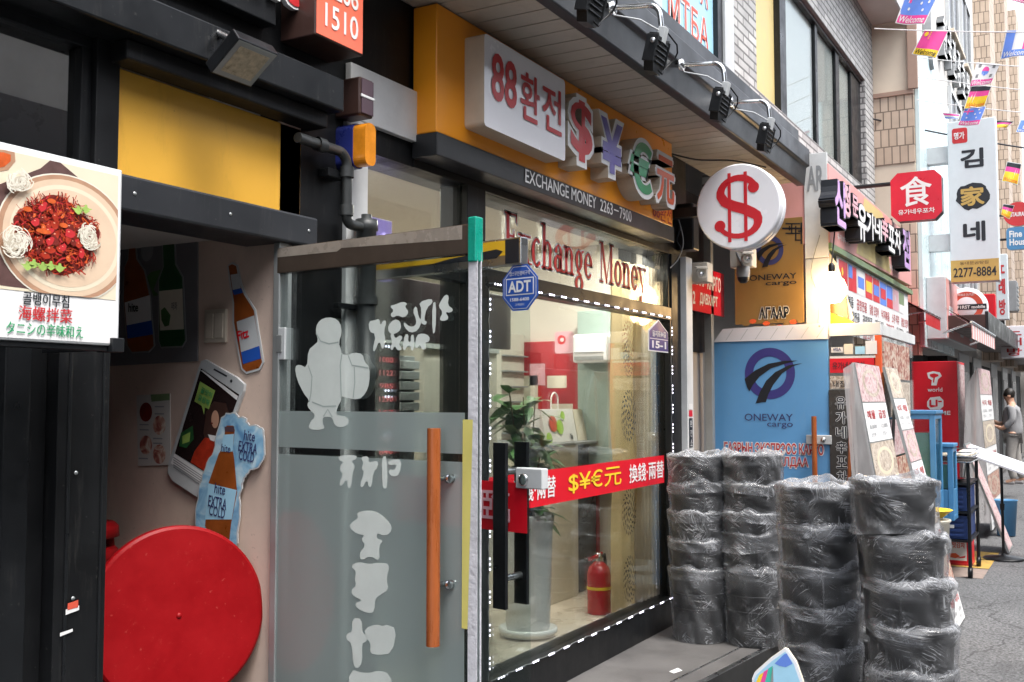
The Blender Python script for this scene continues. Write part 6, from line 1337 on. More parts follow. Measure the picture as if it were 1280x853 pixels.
# flags and white menu banner under it
mbn = thing('menu_banner', (10, YP + .02, 2.2), 'white menu banner with a row of national flags under the pink sign', 'banner')
B('sheet', mbn, (x0 + .35, x1 - .15, YP + .02, YP + .03, 2.16, z0 - .06, 'paper'), bevel=.001)
b = MB(); Fm = FX(YP + .019)
FL = [('red', 'yl', 'star'), ('red', 'flagblue', 'canton'), ('paper', 'flagblue', 'mid'), ('red', 'yl', 'mid'), ('red', 'flagblue', 'mid'), ('flagblue', 'red', 'mid'), ('flagblue', 'red', 'half'), ('pinkl', 'paper', 'txt'), ('leaf2', 'paper', 'half')]
for k, (m1, m2, ty) in enumerate(FL):
    fx = x0 + .40 + k * .36; fz = 2.54; b.sheet([(fx, fz), (fx + .33, fz), (fx + .33, fz + .22), (fx, fz + .22)], Fm, .001, m1)
    if ty == 'canton': b.sheet([(fx, fz + .11), (fx + .16, fz + .11), (fx + .16, fz + .22), (fx, fz + .22)], Fm, .002, m2)
    elif ty == 'mid': b.sheet([(fx + .03, fz + .06), (fx + .3, fz + .06), (fx + .3, fz + .16), (fx + .03, fz + .16)], Fm, .002, m2)
    elif ty == 'half': b.sheet([(fx, fz), (fx + .33, fz), (fx + .33, fz + .09), (fx, fz + .09)], Fm, .002, m2)
    else: b.sheet(ell(fx + .12, fz + .13, .04, .04, 5), Fm, .002, m2)
rm = random.Random(8); men = ['생삼겹살', '낙지볶음', '해물파전', '곱창전골', '소주 맥주', '닭발 오징어', '감자탕']
for r_ in range(3):
    xx = x0 + .5 + (.25 if r_ else 0)
    for k in range(6):
        t = rm.choice(men); b.text(t, Fm, xx, 2.40 - r_ * .12, .44, .095, 'ink' if rm.random() > .3 else 'letred', .001, bold=.01); xx += .58
b.build('lettering', mbn)
bu = PX(1040, 360, 'x', 7.93); lm = thing('bulb_lamp', (bu.x, bu.y, bu.z), 'bright warm bulb with a paper flap hanging at the left end of the menu banner', 'lamp')
b = MB(); b.lathe([(.0001, -.12), (.06, -.108), (.105, -.05), (.11, .0), (.085, .06), (.04, .10), (.024, .12)], bu, 'bulb', 28); b.build('bulb', lm)
b = MB(); b.lathe([(.024, .11), (.026, .17), (.012, .19)], bu, 'black2', 14); b.tube([bu + Vector((0, 0, .18)), bu + Vector((.14, .0, .47))], .005, 'black', 6); b.build('socket', lm)
b = MB(); b.ngon([PX(u, v, 'x', 8.2) for u, v in ((1031, 306), (1048, 333), (1067, 398), (1057, 405), (1041, 352))], 'cream', Vector((-1, 0, 0))); b.build('flap', lm)
pl_d = bpy.data.lights.new('bulb_light', 'POINT'); pl_d.energy = 3; pl_d.color = (1, .6, .25); pl_d.shadow_soft_size = .09; plo = bpy.data.objects.new('bulb_light', pl_d); COL.objects.link(plo); plo.parent = lm; plo.location = (0, -.0, -.14)
am = MB(); Fg = FP(8.16)
g8 = lambda pts: [(lambda q: (-q.y, q.z))(PX(u, v, 'x', 8.16)) for u, v in pts]
am.prism(g8([(1024, 374), (1056, 366), (1060, 398), (1024, 386)]), Fg, -.04, 0, 'wood'); am.prism(g8([(1024, 386), (1060, 399), (1078, 410), (1026, 412)]), Fg, -.04, .004, 'orangecloth'); am.prism(g8([(1030, 306), (1036, 318), (1030, 345)]), Fg, -.03, .0, 'orangecloth'); tag(am.build('porch_roof'), 'glowing yellow wooden porch ceiling behind the warm bulb', 'ceiling')
# cables and small notices round the end pillar
def cable(pts, r, lab, m='ink'):
    P = [Vector(p) for p in pts]; Q = []
    for i in range(len(P) - 1):
        for k in range(6):
            t = k / 6; p0 = P[max(i - 1, 0)]; p1_ = P[i]; p2 = P[i + 1]; p3 = P[min(i + 2, len(P) - 1)]
            Q.append(.5 * ((2 * p1_) + (p2 - p0) * t + (2 * p0 - 5 * p1_ + 4 * p2 - p3) * t * t + (3 * p1_ - p0 - 3 * p2 + p3) * t ** 3))
    Q.append(P[-1]); b = MB(); b.tube(Q, r, m, 6); tag(b.build('cable'), lab, 'cable')
def pf(u, v, y): return tuple(PX(u, v, 'y', y))
cable([pf(843, 262, -.03), pf(850, 285, -.06), pf(846, 300, -.03), pf(852, 315, -.05), pf(843, 330, -.03)], .005, 'tangled black cable on the dark pillar at the right end of the yellow sign')
cable([pf(846, 268, -.04), pf(854, 300, -.07), pf(849, 322, -.05), pf(838, 335, -.03)], .004, 'thin grey cable looping beside the tangled black one', 'grey')
cable([(6.30, -.02, 3.26), (6.55, -.16, 3.24), (6.8, -.34, 3.262), (7.1, -.48, 3.26)], .006, 'black cable hanging under the slatted canopy behind the dollar sign')
b = MB(); Fq = FX(-.052)
for k, (v0, v1, mt) in enumerate(((505, 512, 'paper'), (513, 521, 'red'), (523, 560, 'ink'))):
    z0 = PX(861, v1, 'y', -.052).z; z1 = PX(861, v0, 'y', -.052).z; b.sheet([(6.665, z0), (6.735, z0), (6.735, z1), (6.665, z1)], Fq, 0, mt)
for k, ch in enumerate('환전소'): b.text(ch, Fq, 6.68, PX(861, 534 + k * 12, 'y', -.052).z, .04, .045, 'paper', .001)
tag(b.build('notice_strip'), 'narrow black and red notice strip stuck on the white post', 'notice')
cable([(8.02, -.60, 2.12), (8.03, -.62, 2.4), (8.04, -.56, 2.62), (8.05, -.63, 2.9)], .003, 'thin wire curving over the pale corner panel', 'grey')
#@@FAR
# ------------------------------------------------------------------ menu boards leaning at the stall
def menu_board(u0, u1, ytop, ztop, ybot, zbot, xe, lab, n, sd):
    xa = PX(u0, 462, 'y', ytop).x; xb = PX(u1, 462, 'y', ytop).x
    t = thing('menu_board', ((xa + xb) / 2, ybot, zbot), lab, 'menu board', 'leaning menu boards at the snack stall')
    F = FR((xa, ybot, zbot), (1, 0, 0), (xe, ytop - ybot, ztop - zbot)); L_ = Vector((xe, ytop - ybot, ztop - zbot)).length; F.n = F.u.cross(F.v).normalized(); w_ = xb - xa
    b = MB(); b.fbox(F, 0, w_, 0, L_, -.018, 0, 'alu'); b.build('board', t)
    b = MB(); r = random.Random(sd); hh = L_ / n
    for k in range(n):
        z0_ = k * hh; m_ = 'paper' if (k + sd) % 2 else ('food2', 'food1', 'food2', 'food3')[(k // 2 + sd) % 4]
        b.sheet([(.01, z0_ + .004), (w_ - .01, z0_ + .004), (w_ - .01, z0_ + hh - .004), (.01, z0_ + hh - .004)], F, .002, m_)
        if m_ == 'paper':
            for q_ in range(2):
                b.text(r.choice(['낙지', '해물', '곱창', '파전', '닭발']), F, w_ * (.1 + .46 * q_), z0_ + hh * .58, w_ * .32, hh * .22, 'letred', .003, bold=.02)
                b.text(r.choice(['8,000', '12,000', '9,000', '15,000']), F, w_ * (.12 + .46 * q_), z0_ + hh * .32, w_ * .28, hh * .12, 'grey', .003)
                b.text(r.choice(['소주', '한접시', '2인분']), F, w_ * (.12 + .46 * q_), z0_ + hh * .14, w_ * .2, hh * .10, 'grey', .003)
        elif r.random() < .8: b.sheet(ell(w_ * .5, z0_ + hh * .5, w_ * .34, hh * .36, 26), F, .003, 'food2' if m_ != 'food2' else 'straw'); b.sheet(ell(w_ * .5, z0_ + hh * .5, w_ * .26, hh * .27, 22), F, .0035, m_)
    b.build('menu_print', t)
    for s in (.02, w_ - .02):
        b = MB(); b.tube([F.p(s, L_ * .98, -.022), (F.p(s, L_ * .98, 0).x, ytop + .10, zbot + .01)], .012, 'wood' if s < .1 else 'alu', 8); b.build('leg', t)
    return t, F, w_, L_
t, F, w_, L_ = menu_board(1066, 1097, -1.12, 1.86, -1.42, .06, .05, 'wide leaning menu board with seafood photos left of the narrow one', 7, 0)
b = MB(); b.add([F.p(-.02, L_, .0), F.p(-.02, .2, 0), F.p(-.06, .2, -.22), F.p(-.13, L_ * .98, -.05)], [(0, 1, 2, 3)], 'clearpl'); b.build('plastic_sheet', t)
menu_board(1104, 1120, -1.13, 1.86, -1.575, .02, .05, 'narrow leaning menu board with pink food photos beside the blue fish tank', 8, 1)
# blue fish tanks
def tank(x0, x1, y0, y1, z0, z1, lab):
    t = thing('fish_tank', ((x0 + x1) / 2, (y0 + y1) / 2, z0), lab, 'fish tank', 'blue fish tanks on the kerb'); b = MB(); e = .045
    for x in (x0, x1 - e):
        for y in (y0, y1 - e): b.box(x, x + e, y, y + e, z0, z1, 'tank')
    for z in (z0 + .0, z1 - e): b.box(x0 + e, x1 - e, y0 + .001, y0 + e, z, z + e, 'tank'); b.box(x0 + e, x1 - e, y1 - e, y1 - .001, z, z + e, 'tank'); b.box(x0 + .001, x0 + e, y0 + e, y1 - e, z, z + e, 'tank'); b.box(x1 - e, x1 - .001, y0 + e, y1 - e, z, z + e, 'tank')
    zb = z0 + (z1 - z0) * .42; b.box(x0 + .004, x1 - .004, y0 + .004, y1 - .004, z0 + e, zb, 'tank'); b.build('frame', t, .004)
    b = MB(); b.box(x0 + e, x1 - e, y0 + e, y1 - e, zb + .01, z1 - .16, 'water'); b.build('water', t)
    b = MB(); b.box(x0 + .012, x0 + .02, y0 + e, y1 - e, zb, z1 - e, 'glass'); b.box(x0 + e, x1 - e, y0 + .012, y0 + .02, zb, z1 - e, 'glass'); b.build('glass', t)
    b = MB(); b.box(x0 - .01, x1 + .01, y0 - .01, y1 + .01, z1, z1 + .03, 'tank'); b.build('lid', t, .004); return t
tank(9.3, 9.75, -1.27, -.80, .35, 1.50, 'tall blue framed fish tank behind the leaning menu boards')
tank(9.85, 10.15, -1.34, -1.04, .55, 1.20, 'low blue fish tank beside the red booth')
bk = thing('basket', (9.2, -1.22, .0), 'cream plastic basket with a yellow bowl behind the front right bin stack', 'basket'); b = MB(); cx_, cy_ = 9.02, -1.265
b.lathe([(.0001, .02), (.11, .02), (.135, .56), (.15, .58), (.145, .59), (.13, .57), (.10, .04), (.0001, .04)], (cx_, cy_, .06), 'basket', 30); b.build('body', bk); b = MB(); b.lathe([(.0001, .60), (.08, .60), (.155, .66), (.165, .665), (.155, .67), (.07, .62), (.0001, .62)], (cx_, cy_, .06), 'yl', 30); b.build('bowl', bk)
# cooking cart
kt = thing('food_cart', (10.6, -1.2, 0), 'black metal food cart with trays and blue crates beside the leaning seafood board', 'cart')
x0, x1, y0, y1 = 10.25, 11.0, -1.42, -1.02
for x in (x0, x1):
    for y in (y0, y1): b = MB(); b.tube([(x, y, .07), (x, y, 1.05)], .016, 'black2', 8); b.lathe([(.0001, -.018), (.05, -.018), (.05, .018), (.0001, .018)], (x, y, .05), 'black2', 14, (0, 1, 0)); b.build('leg', kt)
for z in (.32, .58, .84, 1.04): b = MB(); b.box(x0 - .01, x1 + .01, y0 - .01, y1 + .01, z, z + .018, 'black2'); b.build('shelf', kt)
b = MB()
for z in (1.05, 1.10, 1.14):
    b.tube([(x0 - .03, y0 - .03, z), (x1 + .03, y0 - .03, z), (x1 + .03, y1 + .03, z), (x0 - .03, y1 + .03, z), (x0 - .03, y0 - .03, z)], .006, 'steel', 6)
b.build('rail', kt)
b = MB(); rr = random.Random(4)
for k in range(15): b.lathe([(.0001, 0), (.06, .01), (.07, .03), (.03, .06), (.0001, .065)], (rr.uniform(x0 + .05, x1 - .05), rr.uniform(y0 + .03, y1 - .03), 1.065 + .02 * rr.random()), rr.choice(['food1', 'food3', 'cream', 'steel', 'food2']), 10)
tag(b.build('snack_tray'), 'packed snacks in clear wrap on top of the black cart', 'food', kind=None)
for z, m_ in ((.342, 'crate'), (.60, 'crate')):
    o = thing('crate', (10.6, -1.2, z), 'dark blue plastic crate on the %s shelf of the black cart' % ('lower' if z < .5 else 'upper'), 'crate', 'crates on the cart'); b = MB(); b.box(x0 + .03, x1 - .03, y0 + .02, y1 - .02, z, z + .20, m_); 
    for k in range(4): b.box(x0 + .022, x0 + .03, y0 + .05, y1 - .05, z + .02 + k * .045, z + .045 + k * .045, m_)
    b.build('body', o, .006)
    B('rim', o, (x0 + .02, x1 - .02, y0 + .01, y1 - .01, z + .2, z + .215, m_), bevel=.004)
    b = MB(); b.box(x0 + .02, x0 + .0215, -1.29, -1.21, z + .1, z + .13, 'paper'); b.build('sticker', o)
tg = thing('foil_tray', (10.5, -1.2, .862), 'round silver tray on the upper shelf of the black cart', 'tray'); b = MB(); b.lathe([(.0001, 0), (.14, 0), (.18, .02), (.185, .022), (.14, .006), (.0001, .006)], (10.5, -1.2, .862), 'chrome', 28); b.build('dish', tg)
q = PX(1195, 707, 'z', .0); kc = thing('food_tin', (q.x, q.y, 0), 'red square kimchi tin with a white label on the ground before the cart', 'tin')
x_ = q.x; y_ = q.y; b = MB(); b.box(x_, x_ + .3, y_ - .14, y_ + .14, .01, .34, 'red'); b.build('body', kc, .012); b = MB(); b.box(x_ - .004, x_ + .304, y_ - .144, y_ + .144, .0, .025, 'letred'); b.box(x_ - .004, x_ + .304, y_ - .144, y_ + .144, .325, .345, 'goldband'); b.build('rim', kc, .004)
b = MB(); Ft = FP(x_ - .0015, y_, 0); b.sheet([(-.115, .05), (.10, .05), (.10, .29), (-.115, .29)], Ft, 0, 'paper'); b.text('맛김치', Ft, -.03, .17, .11, .06, 'tomato', .001, bold=.03); b.text('포기', Ft, -.02, .24, .07, .03, 'lime', .001, bold=.01); b.fbox(Ft, -.09, -.06, .15, .27, .0005, .001, 'letred'); b.sheet([(-.09, .08), (.0, .07), (.04, .09), (.0, .12), (-.08, .11)], Ft, .001, 'orred'); b.sheet([(.01, .07), (.08, .08), (.09, .1), (.05, .09)], Ft, .0015, 'red'); b.build('label', kc)
# second seafood board by the cart, tilted white table top and pole stand
sb = thing('seafood_board', (11.6, -1.5, 0), 'leaning pink seafood photo board covered in clear film beside the cart', 'menu board')
a = PX(1212, 575, 'y', -1.25); bt = PX(1262, 700, 'y', -1.62)
F = FR((a.x + .0, -1.62, .02), (1, 0, 0), (0, .40, 1.12)); b = MB(); b.fbox(F, -.1, .45, 0, 1.2, -.02, 0, 'alu'); b.build('board', sb); b = MB(); b.sheet([(-.08, .02), (.43, .02), (.43, 1.18), (-.08, 1.18)], F, .002, 'food3'); b.build('picture', sb); b = MB(); b.tube([F.p(.2, 1.15, -.02), (F.p(.2, 0, 0).x, -1.05, .0)], .012, 'alu', 8); b.build('leg', sb)
wt = thing('white_tray_stand', (11.8, -1.75, 0), 'tilted white tabletop on a thin black pole stand near the road', 'stand'); c_ = PX(1262, 580, 'x', 11.6)
b = MB(); F = FR((11.6, c_.y, c_.z), (0, -1, -.36), (1, 0, .10)); b.fbox(F, -.42, .42, -.3, .3, -.012, .012, 'litewhite'); b.build('tabletop', wt, .004)
b = MB(); b.tube([(11.62, c_.y + .08, c_.z - .0), (11.62, c_.y + .08, .03)], .014, 'black2', 8); b.lathe([(.0001, .0), (.2, .0), (.19, .02), (.03, .04), (.016, .06)], (11.62, c_.y + .08, .0), 'black2', 20); b.lathe([(.02, .5), (.024, .56)], (11.62, c_.y + .08, 0), 'black2', 12); b.build('pole', wt)
bb = thing('plastic_basket', (13.5, -1.7, 0), 'small light blue basket on the road behind the pole stand', 'basket'); q = PX(1258, 672, 'x', 13.6); b = MB(); b.lathe([(.0001, .01), (.10, .01), (.13, .42), (.14, .43), (.12, .42), (.09, .03), (.0001, .03)], (13.6, q.y, 0), 'tank', 18); b.build('body', bb)
# ------------------------------------------------------------------ red phone shop booth
XS = 13.3; y0, y1 = PX(1197, 500, 'x', XS).y, PX(1140, 500, 'x', XS).y; zt = PX(1165, 452, 'x', XS).z
sk = thing('phone_booth', (XS + .4, (y0 + y1) / 2, 0), 'tall red phone shop booth with white logos behind the fish tanks', 'booth')
B('body', sk, (XS, XS + .8, y0, y1, .12, zt, 'red'), bevel=.006); B('side_print', sk, (XS + .03, XS + .77, y0 - .004, y0 - .001, .2, zt - .03, 'food3'), bevel=0); B('base', sk, (XS + .03, XS + .77, y0 + .03, y1 - .03, .0, .119, 'black2'))
b = MB(); Fk = FP(XS - .002); mid = -(y0 * .52 + y1 * .48); 
vk = lambda pts: [(lambda q: (-q.y, q.z))(PX(1130 + x / 3.046, 440 + y / 3.046, 'x', XS - .002)) for x, y in pts]
b.sheet(vk([(88, 80), (110, 74), (136, 78), (144, 92), (130, 104), (124, 128), (104, 128), (106, 108), (92, 100)]), Fk, .0, 'paper'); b.sheet(vk([(98, 86), (114, 82), (130, 86), (132, 92), (118, 98), (114, 118), (110, 116), (112, 100), (100, 94)]), Fk, .001, 'red')
p = vk([(90, 152)])[0]; q = vk([(146, 136)])[0]; b.text('world', Fk, p[0], p[1], q[0] - p[0], q[1] - p[1], 'paper', .001, bold=.01)
b.sheet(vk([(88, 190), (100, 174), (136, 170), (150, 184), (150, 208), (136, 220), (100, 220), (88, 208)]), Fk, 0, 'paper'); b.sheet(vk([(96, 184), (104, 182), (104, 202), (120, 204), (120, 182), (128, 182), (128, 208), (102, 212), (96, 204)]), Fk, .001, 'red'); b.sheet(vk([(130, 186), (144, 186), (144, 192), (130, 192)]), Fk, .001, 'red')
p = vk([(92, 240)])[0]; b.text('HOME', Fk, p[0], p[1], .25, .05, 'paper', .001, bold=.02)
b.build('logo', sk)
# striped board behind the booth
t, F, w_, L_ = menu_board(1222, 1237, -1.25, 2.0, -1.36, .1, 0, 'upright white menu board standing by the man in grey', 6, 1)
b = MB(); b.add([F.p(-.03, L_, .0), F.p(-.03, .1, 0), F.p(-.3, .1, -.3), F.p(-.18, L_ * .9, -.12)], [(0, 1, 2, 3)], 'clearpl'); b.build('plastic_sheet', t)

# ------------------------------------------------------------------ buildings further along
b2 = thing('tiled_building', (20, 3, 0), 'tall cream tiled building beyond the shop with pale blue cladding', 'building')
YF = -.50
B('side_wall', b2, (14.0, 14.3, -.499, 6, 5.62, 9.4, 'cream2'), (14.0, 14.3, -.499, 6, 3.9, 4.7, 'cream2'), bevel=0)
b = MB(); b.box(13.985, 14.3, -.499, 6, 4.7, 5.60, 'tile2'); b.box(13.985, 14.3, -.499, 6, 2.2, 3.9, 'tile2'); b.build('tile_band', b2)
B('cornice', b2, (13.96, 14.3, -.50, 6, 5.60, 5.66, 'brown2'), (13.95, 14.3, -.50, 6, 7.0, 7.06, 'brown2'), (13.94, 14.0, -.56, -.44, 5.66, 9.4, 'brown2'), bevel=.004)
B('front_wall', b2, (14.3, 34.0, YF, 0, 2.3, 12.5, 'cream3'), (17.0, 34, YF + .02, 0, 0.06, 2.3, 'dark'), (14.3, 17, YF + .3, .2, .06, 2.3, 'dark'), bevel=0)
B('cladding', b2, (14.05, 15.9, YF - .06, YF - .001, 2.3, 6.4, 'paleblue'), (15.95, 17.2, YF - .06, YF - .001, 2.3, 6.2, 'paleblue'), bevel=.01)
B('parapet', b2, (14.0, 34.05, YF - .08, .1, 12.5, 12.8, 'cream2'), bevel=.02)
for k, x in enumerate((22.2, 26.5, 31.0)):
    b = MB(); b.box(x, x + 1.2, YF - .30, YF - .001, 2.4, 12.4, 'tile2'); b.build('tile_column', b2)
for fl_ in range(4):
    z = 2.9 + fl_ * 2.35
    for k, x in enumerate((17.6, 19.6, 23.9, 28.2, 32.5)):
        wn = node('window', b2, (x, YF, z)); B('frame', wn, (x, x + 1.5, YF - .06, YF - .002, z, z + .08, 'lgrey'), (x, x + 1.5, YF - .06, YF - .002, z + 1.35, z + 1.43, 'lgrey'), (x, x + .08, YF - .06, YF - .002, z + .081, z + 1.349, 'lgrey'), (x + 1.42, x + 1.5, YF - .06, YF - .002, z + .081, z + 1.349, 'lgrey'), (x + .72, x + .78, YF - .055, YF - .002, z + .081, z + 1.349, 'lgrey'), bevel=0)
        B('pane', wn, (x + .081, x + 1.419, YF - .03, YF - .004, z + .082, z + 1.348, 'oppd'), bevel=0)
        B('sill', wn, (x - .05, x + 1.55, YF - .14, YF - .002, z - .06, z - .003, 'cream2'), bevel=.006)
# street level canopy band
B('canopy', b2, (14.4, 34, YF - .75, YF - .062, 2.55, 2.72, 'brown'), (14.4, 34, YF - .78, YF - .74, 2.50, 2.76, 'black2'), bevel=.01)
for k, x in enumerate((18.2, 20.4, 24, 27, 30)): B('shop_front', b2, (x, x + 1.5, YF - .02, YF + .018, .15, 2.4, 'alu' if k % 2 else 'lgrey'), (x + .1, x + 1.4, YF - .03, YF - .021, .3, 2.1, 'oppd'), bevel=.004)
b3 = thing('low_building', (45, 2, 0), 'low pale building at the far end of the street', 'building')
B('front_wall', b3, (34.2, 60, -.7, 5, 0.06, 7.0, 'cream3'), bevel=0); B('parapet', b3, (34.15, 60, -.8, 5, 7.0, 7.25, 'lgrey'), bevel=.02)
for k in range(6):
    for z in (2.9, 5.0):
        wn = node('window', b3, (36 + k * 3.5, -.7, z)); B('pane', wn, (36 + k * 3.5, 37.8 + k * 3.5, -.73, -.702, z, z + 1.3, 'oppd'), bevel=0); B('frame', wn, (35.9 + k * 3.5, 37.9 + k * 3.5, -.74, -.703, z - .12, z - .002, 'lgrey'), bevel=0)
b4 = thing('end_building', (80, -6, 0), 'pale building closing the street in the far distance', 'building'); B('front_wall', b4, (75, 85, -18, 4, 0, 6, 'cream3'), bevel=0)
for k in range(7): wn = node('window', b4, (75, -16 + k * 2.8, 3)); B('pane', wn, (74.96, 74.998, -16.5 + k * 2.8, -15 + k * 2.8, 3, 4.5, 'oppd'), bevel=0)
# street opposite (seen mirrored in the glass)
op = thing('opposite_building', (15, -9, 0), 'plain grey building across the street mirrored in the shop glass', 'building')
B('front_wall', op, (-22, 45, -13, -7.6, 0, 7.5, 'opp'), bevel=0)
for k in range(16):
    x = -20 + k * 3.6
    B('shop_front', op, (x, x + 2.9, -7.6, -7.55, .2, 2.6, 'oppd'), bevel=0)
    for z in (3.6, 5.6): wn = node('window', op, (x, -7.6, z)); B('pane', wn, (x + .2, x + 2.4, -7.6, -7.56, z, z + 1.3, 'oppd'), bevel=0)

# ------------------------------------------------------------------ hanging signs down the street
def arm_(t, x, y0, y1, z): b = MB(); b.tube([(x, y0, z), (x, y1, z)], .022, 'black2', 8); b.build('bracket', t)
XO = 10.9; c_ = PX(1145, 245, 'x', XO); hw = (PX(1113, 245, 'x', XO).y - PX(1177, 245, 'x', XO).y) / 2; hh = (PX(1145, 214, 'x', XO).z - PX(1145, 275, 'x', XO).z) / 2
t = thing('octagon_sign', (XO, c_.y, c_.z), 'red eight sided sign with one big white character on black arms', 'sign'); Fo = FP(XO, c_.y, c_.z); k = .28
oc = [(hw, -hh + hh * k), (hw, hh - hh * k), (hw - hw * k, hh), (-hw + hw * k, hh), (-hw, hh - hh * k), (-hw, -hh + hh * k), (-hw + hw * k, -hh), (hw - hw * k, -hh)]
b = MB(); b.prism(oc, Fo, -.14, 0, 'octred', 'black2'); b.build('lightbox', t, .006); b = MB(); b.text('食', Fo, -hw * .62, -hh * .42, hw * 1.24, hh * 1.22, 'paper', .001, bold=.018); b.text('유가네우포차', Fo, -hw * .72, -hh * .74, hw * 1.44, hh * .22, 'paper', .001, bold=.03); b.build('lettering', t)
for z in (c_.z + .16, c_.z - .22): arm_(t, XO + .07, c_.y + hw, -.0, z)
XK = 14.6; ya = PX(1186, 250, 'x', XK).y; yb_ = PX(1247, 250, 'x', XK).y; z1 = PX(1210, 150, 'x', XK).z; z0 = PX(1220, 352, 'x', XK).z; wd = ya - yb_; cy = (ya + yb_) / 2
t = thing('tall_sign', (XK, cy, (z0 + z1) / 2), 'tall pale vertical sign with black Korean letters and a gold phone number band', 'sign'); Fo = FP(XK, ya, z0); H_ = z1 - z0
b = MB(); b.fbox(Fo, 0, wd, 0, H_, -.22, 0, 'gsign'); b.build('lightbox', t, .01)
b = MB(); b.fbox(Fo, .004, wd - .004, .004, H_ * .135, .0005, .003, 'goldband'); b.build('phone_band', t)
b = MB(); b.text('2277-8884', Fo, wd * .06, H_ * .03, wd * .88, H_ * .058, 'ink', .004, bold=.015); b.text('동대문곰탕집', Fo, wd * .2, H_ * .105, wd * .58, H_ * .02, 'brown', .004)
b.text('김', Fo, wd * .26, H_ * .70, wd * .48, H_ * .12, 'ink', .002, bold=.05); b.text('네', Fo, wd * .28, H_ * .245, wd * .46, H_ * .125, 'ink', .002, bold=.05)
rr = random.Random(9); b.sheet([(wd * .5 + wd * (.36 + rr.uniform(-.04, .03)) * math.cos(a * .26), H_ * .525 + H_ * (.085 + rr.uniform(-.01, .008)) * math.sin(a * .26)) for a in range(24)], Fo, .002, 'ink'); b.text('家', Fo, wd * .24, H_ * .465, wd * .5, H_ * .12, 'goldband', .004, bold=.04)
b.sheet(rrect(wd * .1, wd * .42, H_ * .86, H_ * .955, .03), Fo, .002, 'letred'); b.text('명가', Fo, wd * .14, H_ * .885, wd * .22, H_ * .045, 'paper', .003, bold=.03); b.build('lettering', t)
for z in (z0 + H_ * .25, z0 + H_ * .8): b = MB(); b.box(XK + .04, XK + .2, ya - .0, YF - .061, z - .1, z + .12, 'lgrey'); b.build('bracket', t)
XR = 15.5; c_ = PX(1208, 384, 'x', XR); r_ = (PX(1182, 384, 'x', XR).y - PX(1235, 384, 'x', XR).y) / 2
t = thing('round_sign', (XR, c_.y, c_.z), 'round white phone outlet sign with a red ring and black bar', 'sign'); Fo = FP(XR, c_.y, c_.z)
b = MB(); b.lathe([(.0001, 0), (r_ - .01, 0), (r_, .01), (r_, .15), (.0001, .16)], (XR + .0, c_.y, c_.z), 'litewhite', 40, (1, 0, 0)); b.build('lightbox', t)
b = MB(); ring(b, Fo, 0, 0, r_ * .52, r_ * .80, .001, 'tomato'); b.fbox(Fo, -r_ * .95, r_ * .95, -r_ * .14, r_ * .14, .0015, .003, 'ink'); b.text('The F1RST mobile', Fo, -r_ * .88, -r_ * .09, r_ * 1.76, r_ * .17, 'paper', .004, bold=.03); b.text('MOBILE OUTLET', Fo, -r_ * .4, r_ * .58, r_ * .8, r_ * .11, 'paper', .002, bold=.01); b.build('lettering', t)
arm_(t, XR + .08, c_.y + r_, YF - .06, c_.z)
t = thing('phone_shop_sign', (16, -.7, 2.9), 'pink phone shop sign box with white badges under the round outlet sign', 'sign'); xa = PX(1183, 395, 'y', -.80).x; xb = PX(1221, 430, 'y', -.80).x; z0 = PX(1200, 430, 'y', -.80).z; z1 = PX(1190, 352, 'y', -.80).z
B('case', t, (xa, xb, -.80, -.562, z0, z1, 'lgrey'), bevel=.01); b = MB(); Fz = FX(-.803); b.sheet([(xa + .02, z0 + .02), (xb - .02, z0 + .02), (xb - .02, z1 - .02), (xa + .02, z1 - .02)], Fz, 0, 'pink')
for k, s in enumerate(('T', 'U', 'olleh')): x = xa + .25 + k * (xb - xa) * .32; b.sheet(rrect(x, x + .42, z0 + .1, z0 + .45, .04), Fz, .002, 'paper'); b.text(s, Fz, x + .08, z0 + .2, .26, .16, 'mag', .003, bold=.02)
b.build('face', t)
for (X_, u0, u1, v0, v1, lab, txt, cat_m) in ((19.0, 1246, 1261, 318, 400, 'narrow vertical karaoke sign with red letters behind the gold phone number band', '노래방', 'gsign'), (20.0, 1250, 1284, 408, 448, 'square white karaoke sign with red letters above the man', '노래방', 'litewhite')):
    ya = PX(u0, 400, 'x', X_).y; yb_ = PX(u1, 400, 'x', X_).y; z1 = PX(u0, v0, 'x', X_).z; z0 = PX(u0, v1, 'x', X_).z; t = thing('karaoke_sign', (X_, (ya + yb_) / 2, (z0 + z1) / 2), lab, 'sign', 'karaoke signs'); Fo = FP(X_, ya, z0); wd = ya - yb_; H_ = z1 - z0
    b = MB(); b.fbox(Fo, 0, wd, 0, H_, -.2, 0, cat_m); b.build('lightbox', t, .01); b = MB()
    for k, ch in enumerate(txt): b.text(ch, Fo, wd * .22, H_ * (.70 - .315 * k), wd * .56, H_ * .24, 'letred', .002, bold=.03)
    b.build('lettering', t); arm_(t, X_ + .1, ya, YF - .06, z1 - .15)
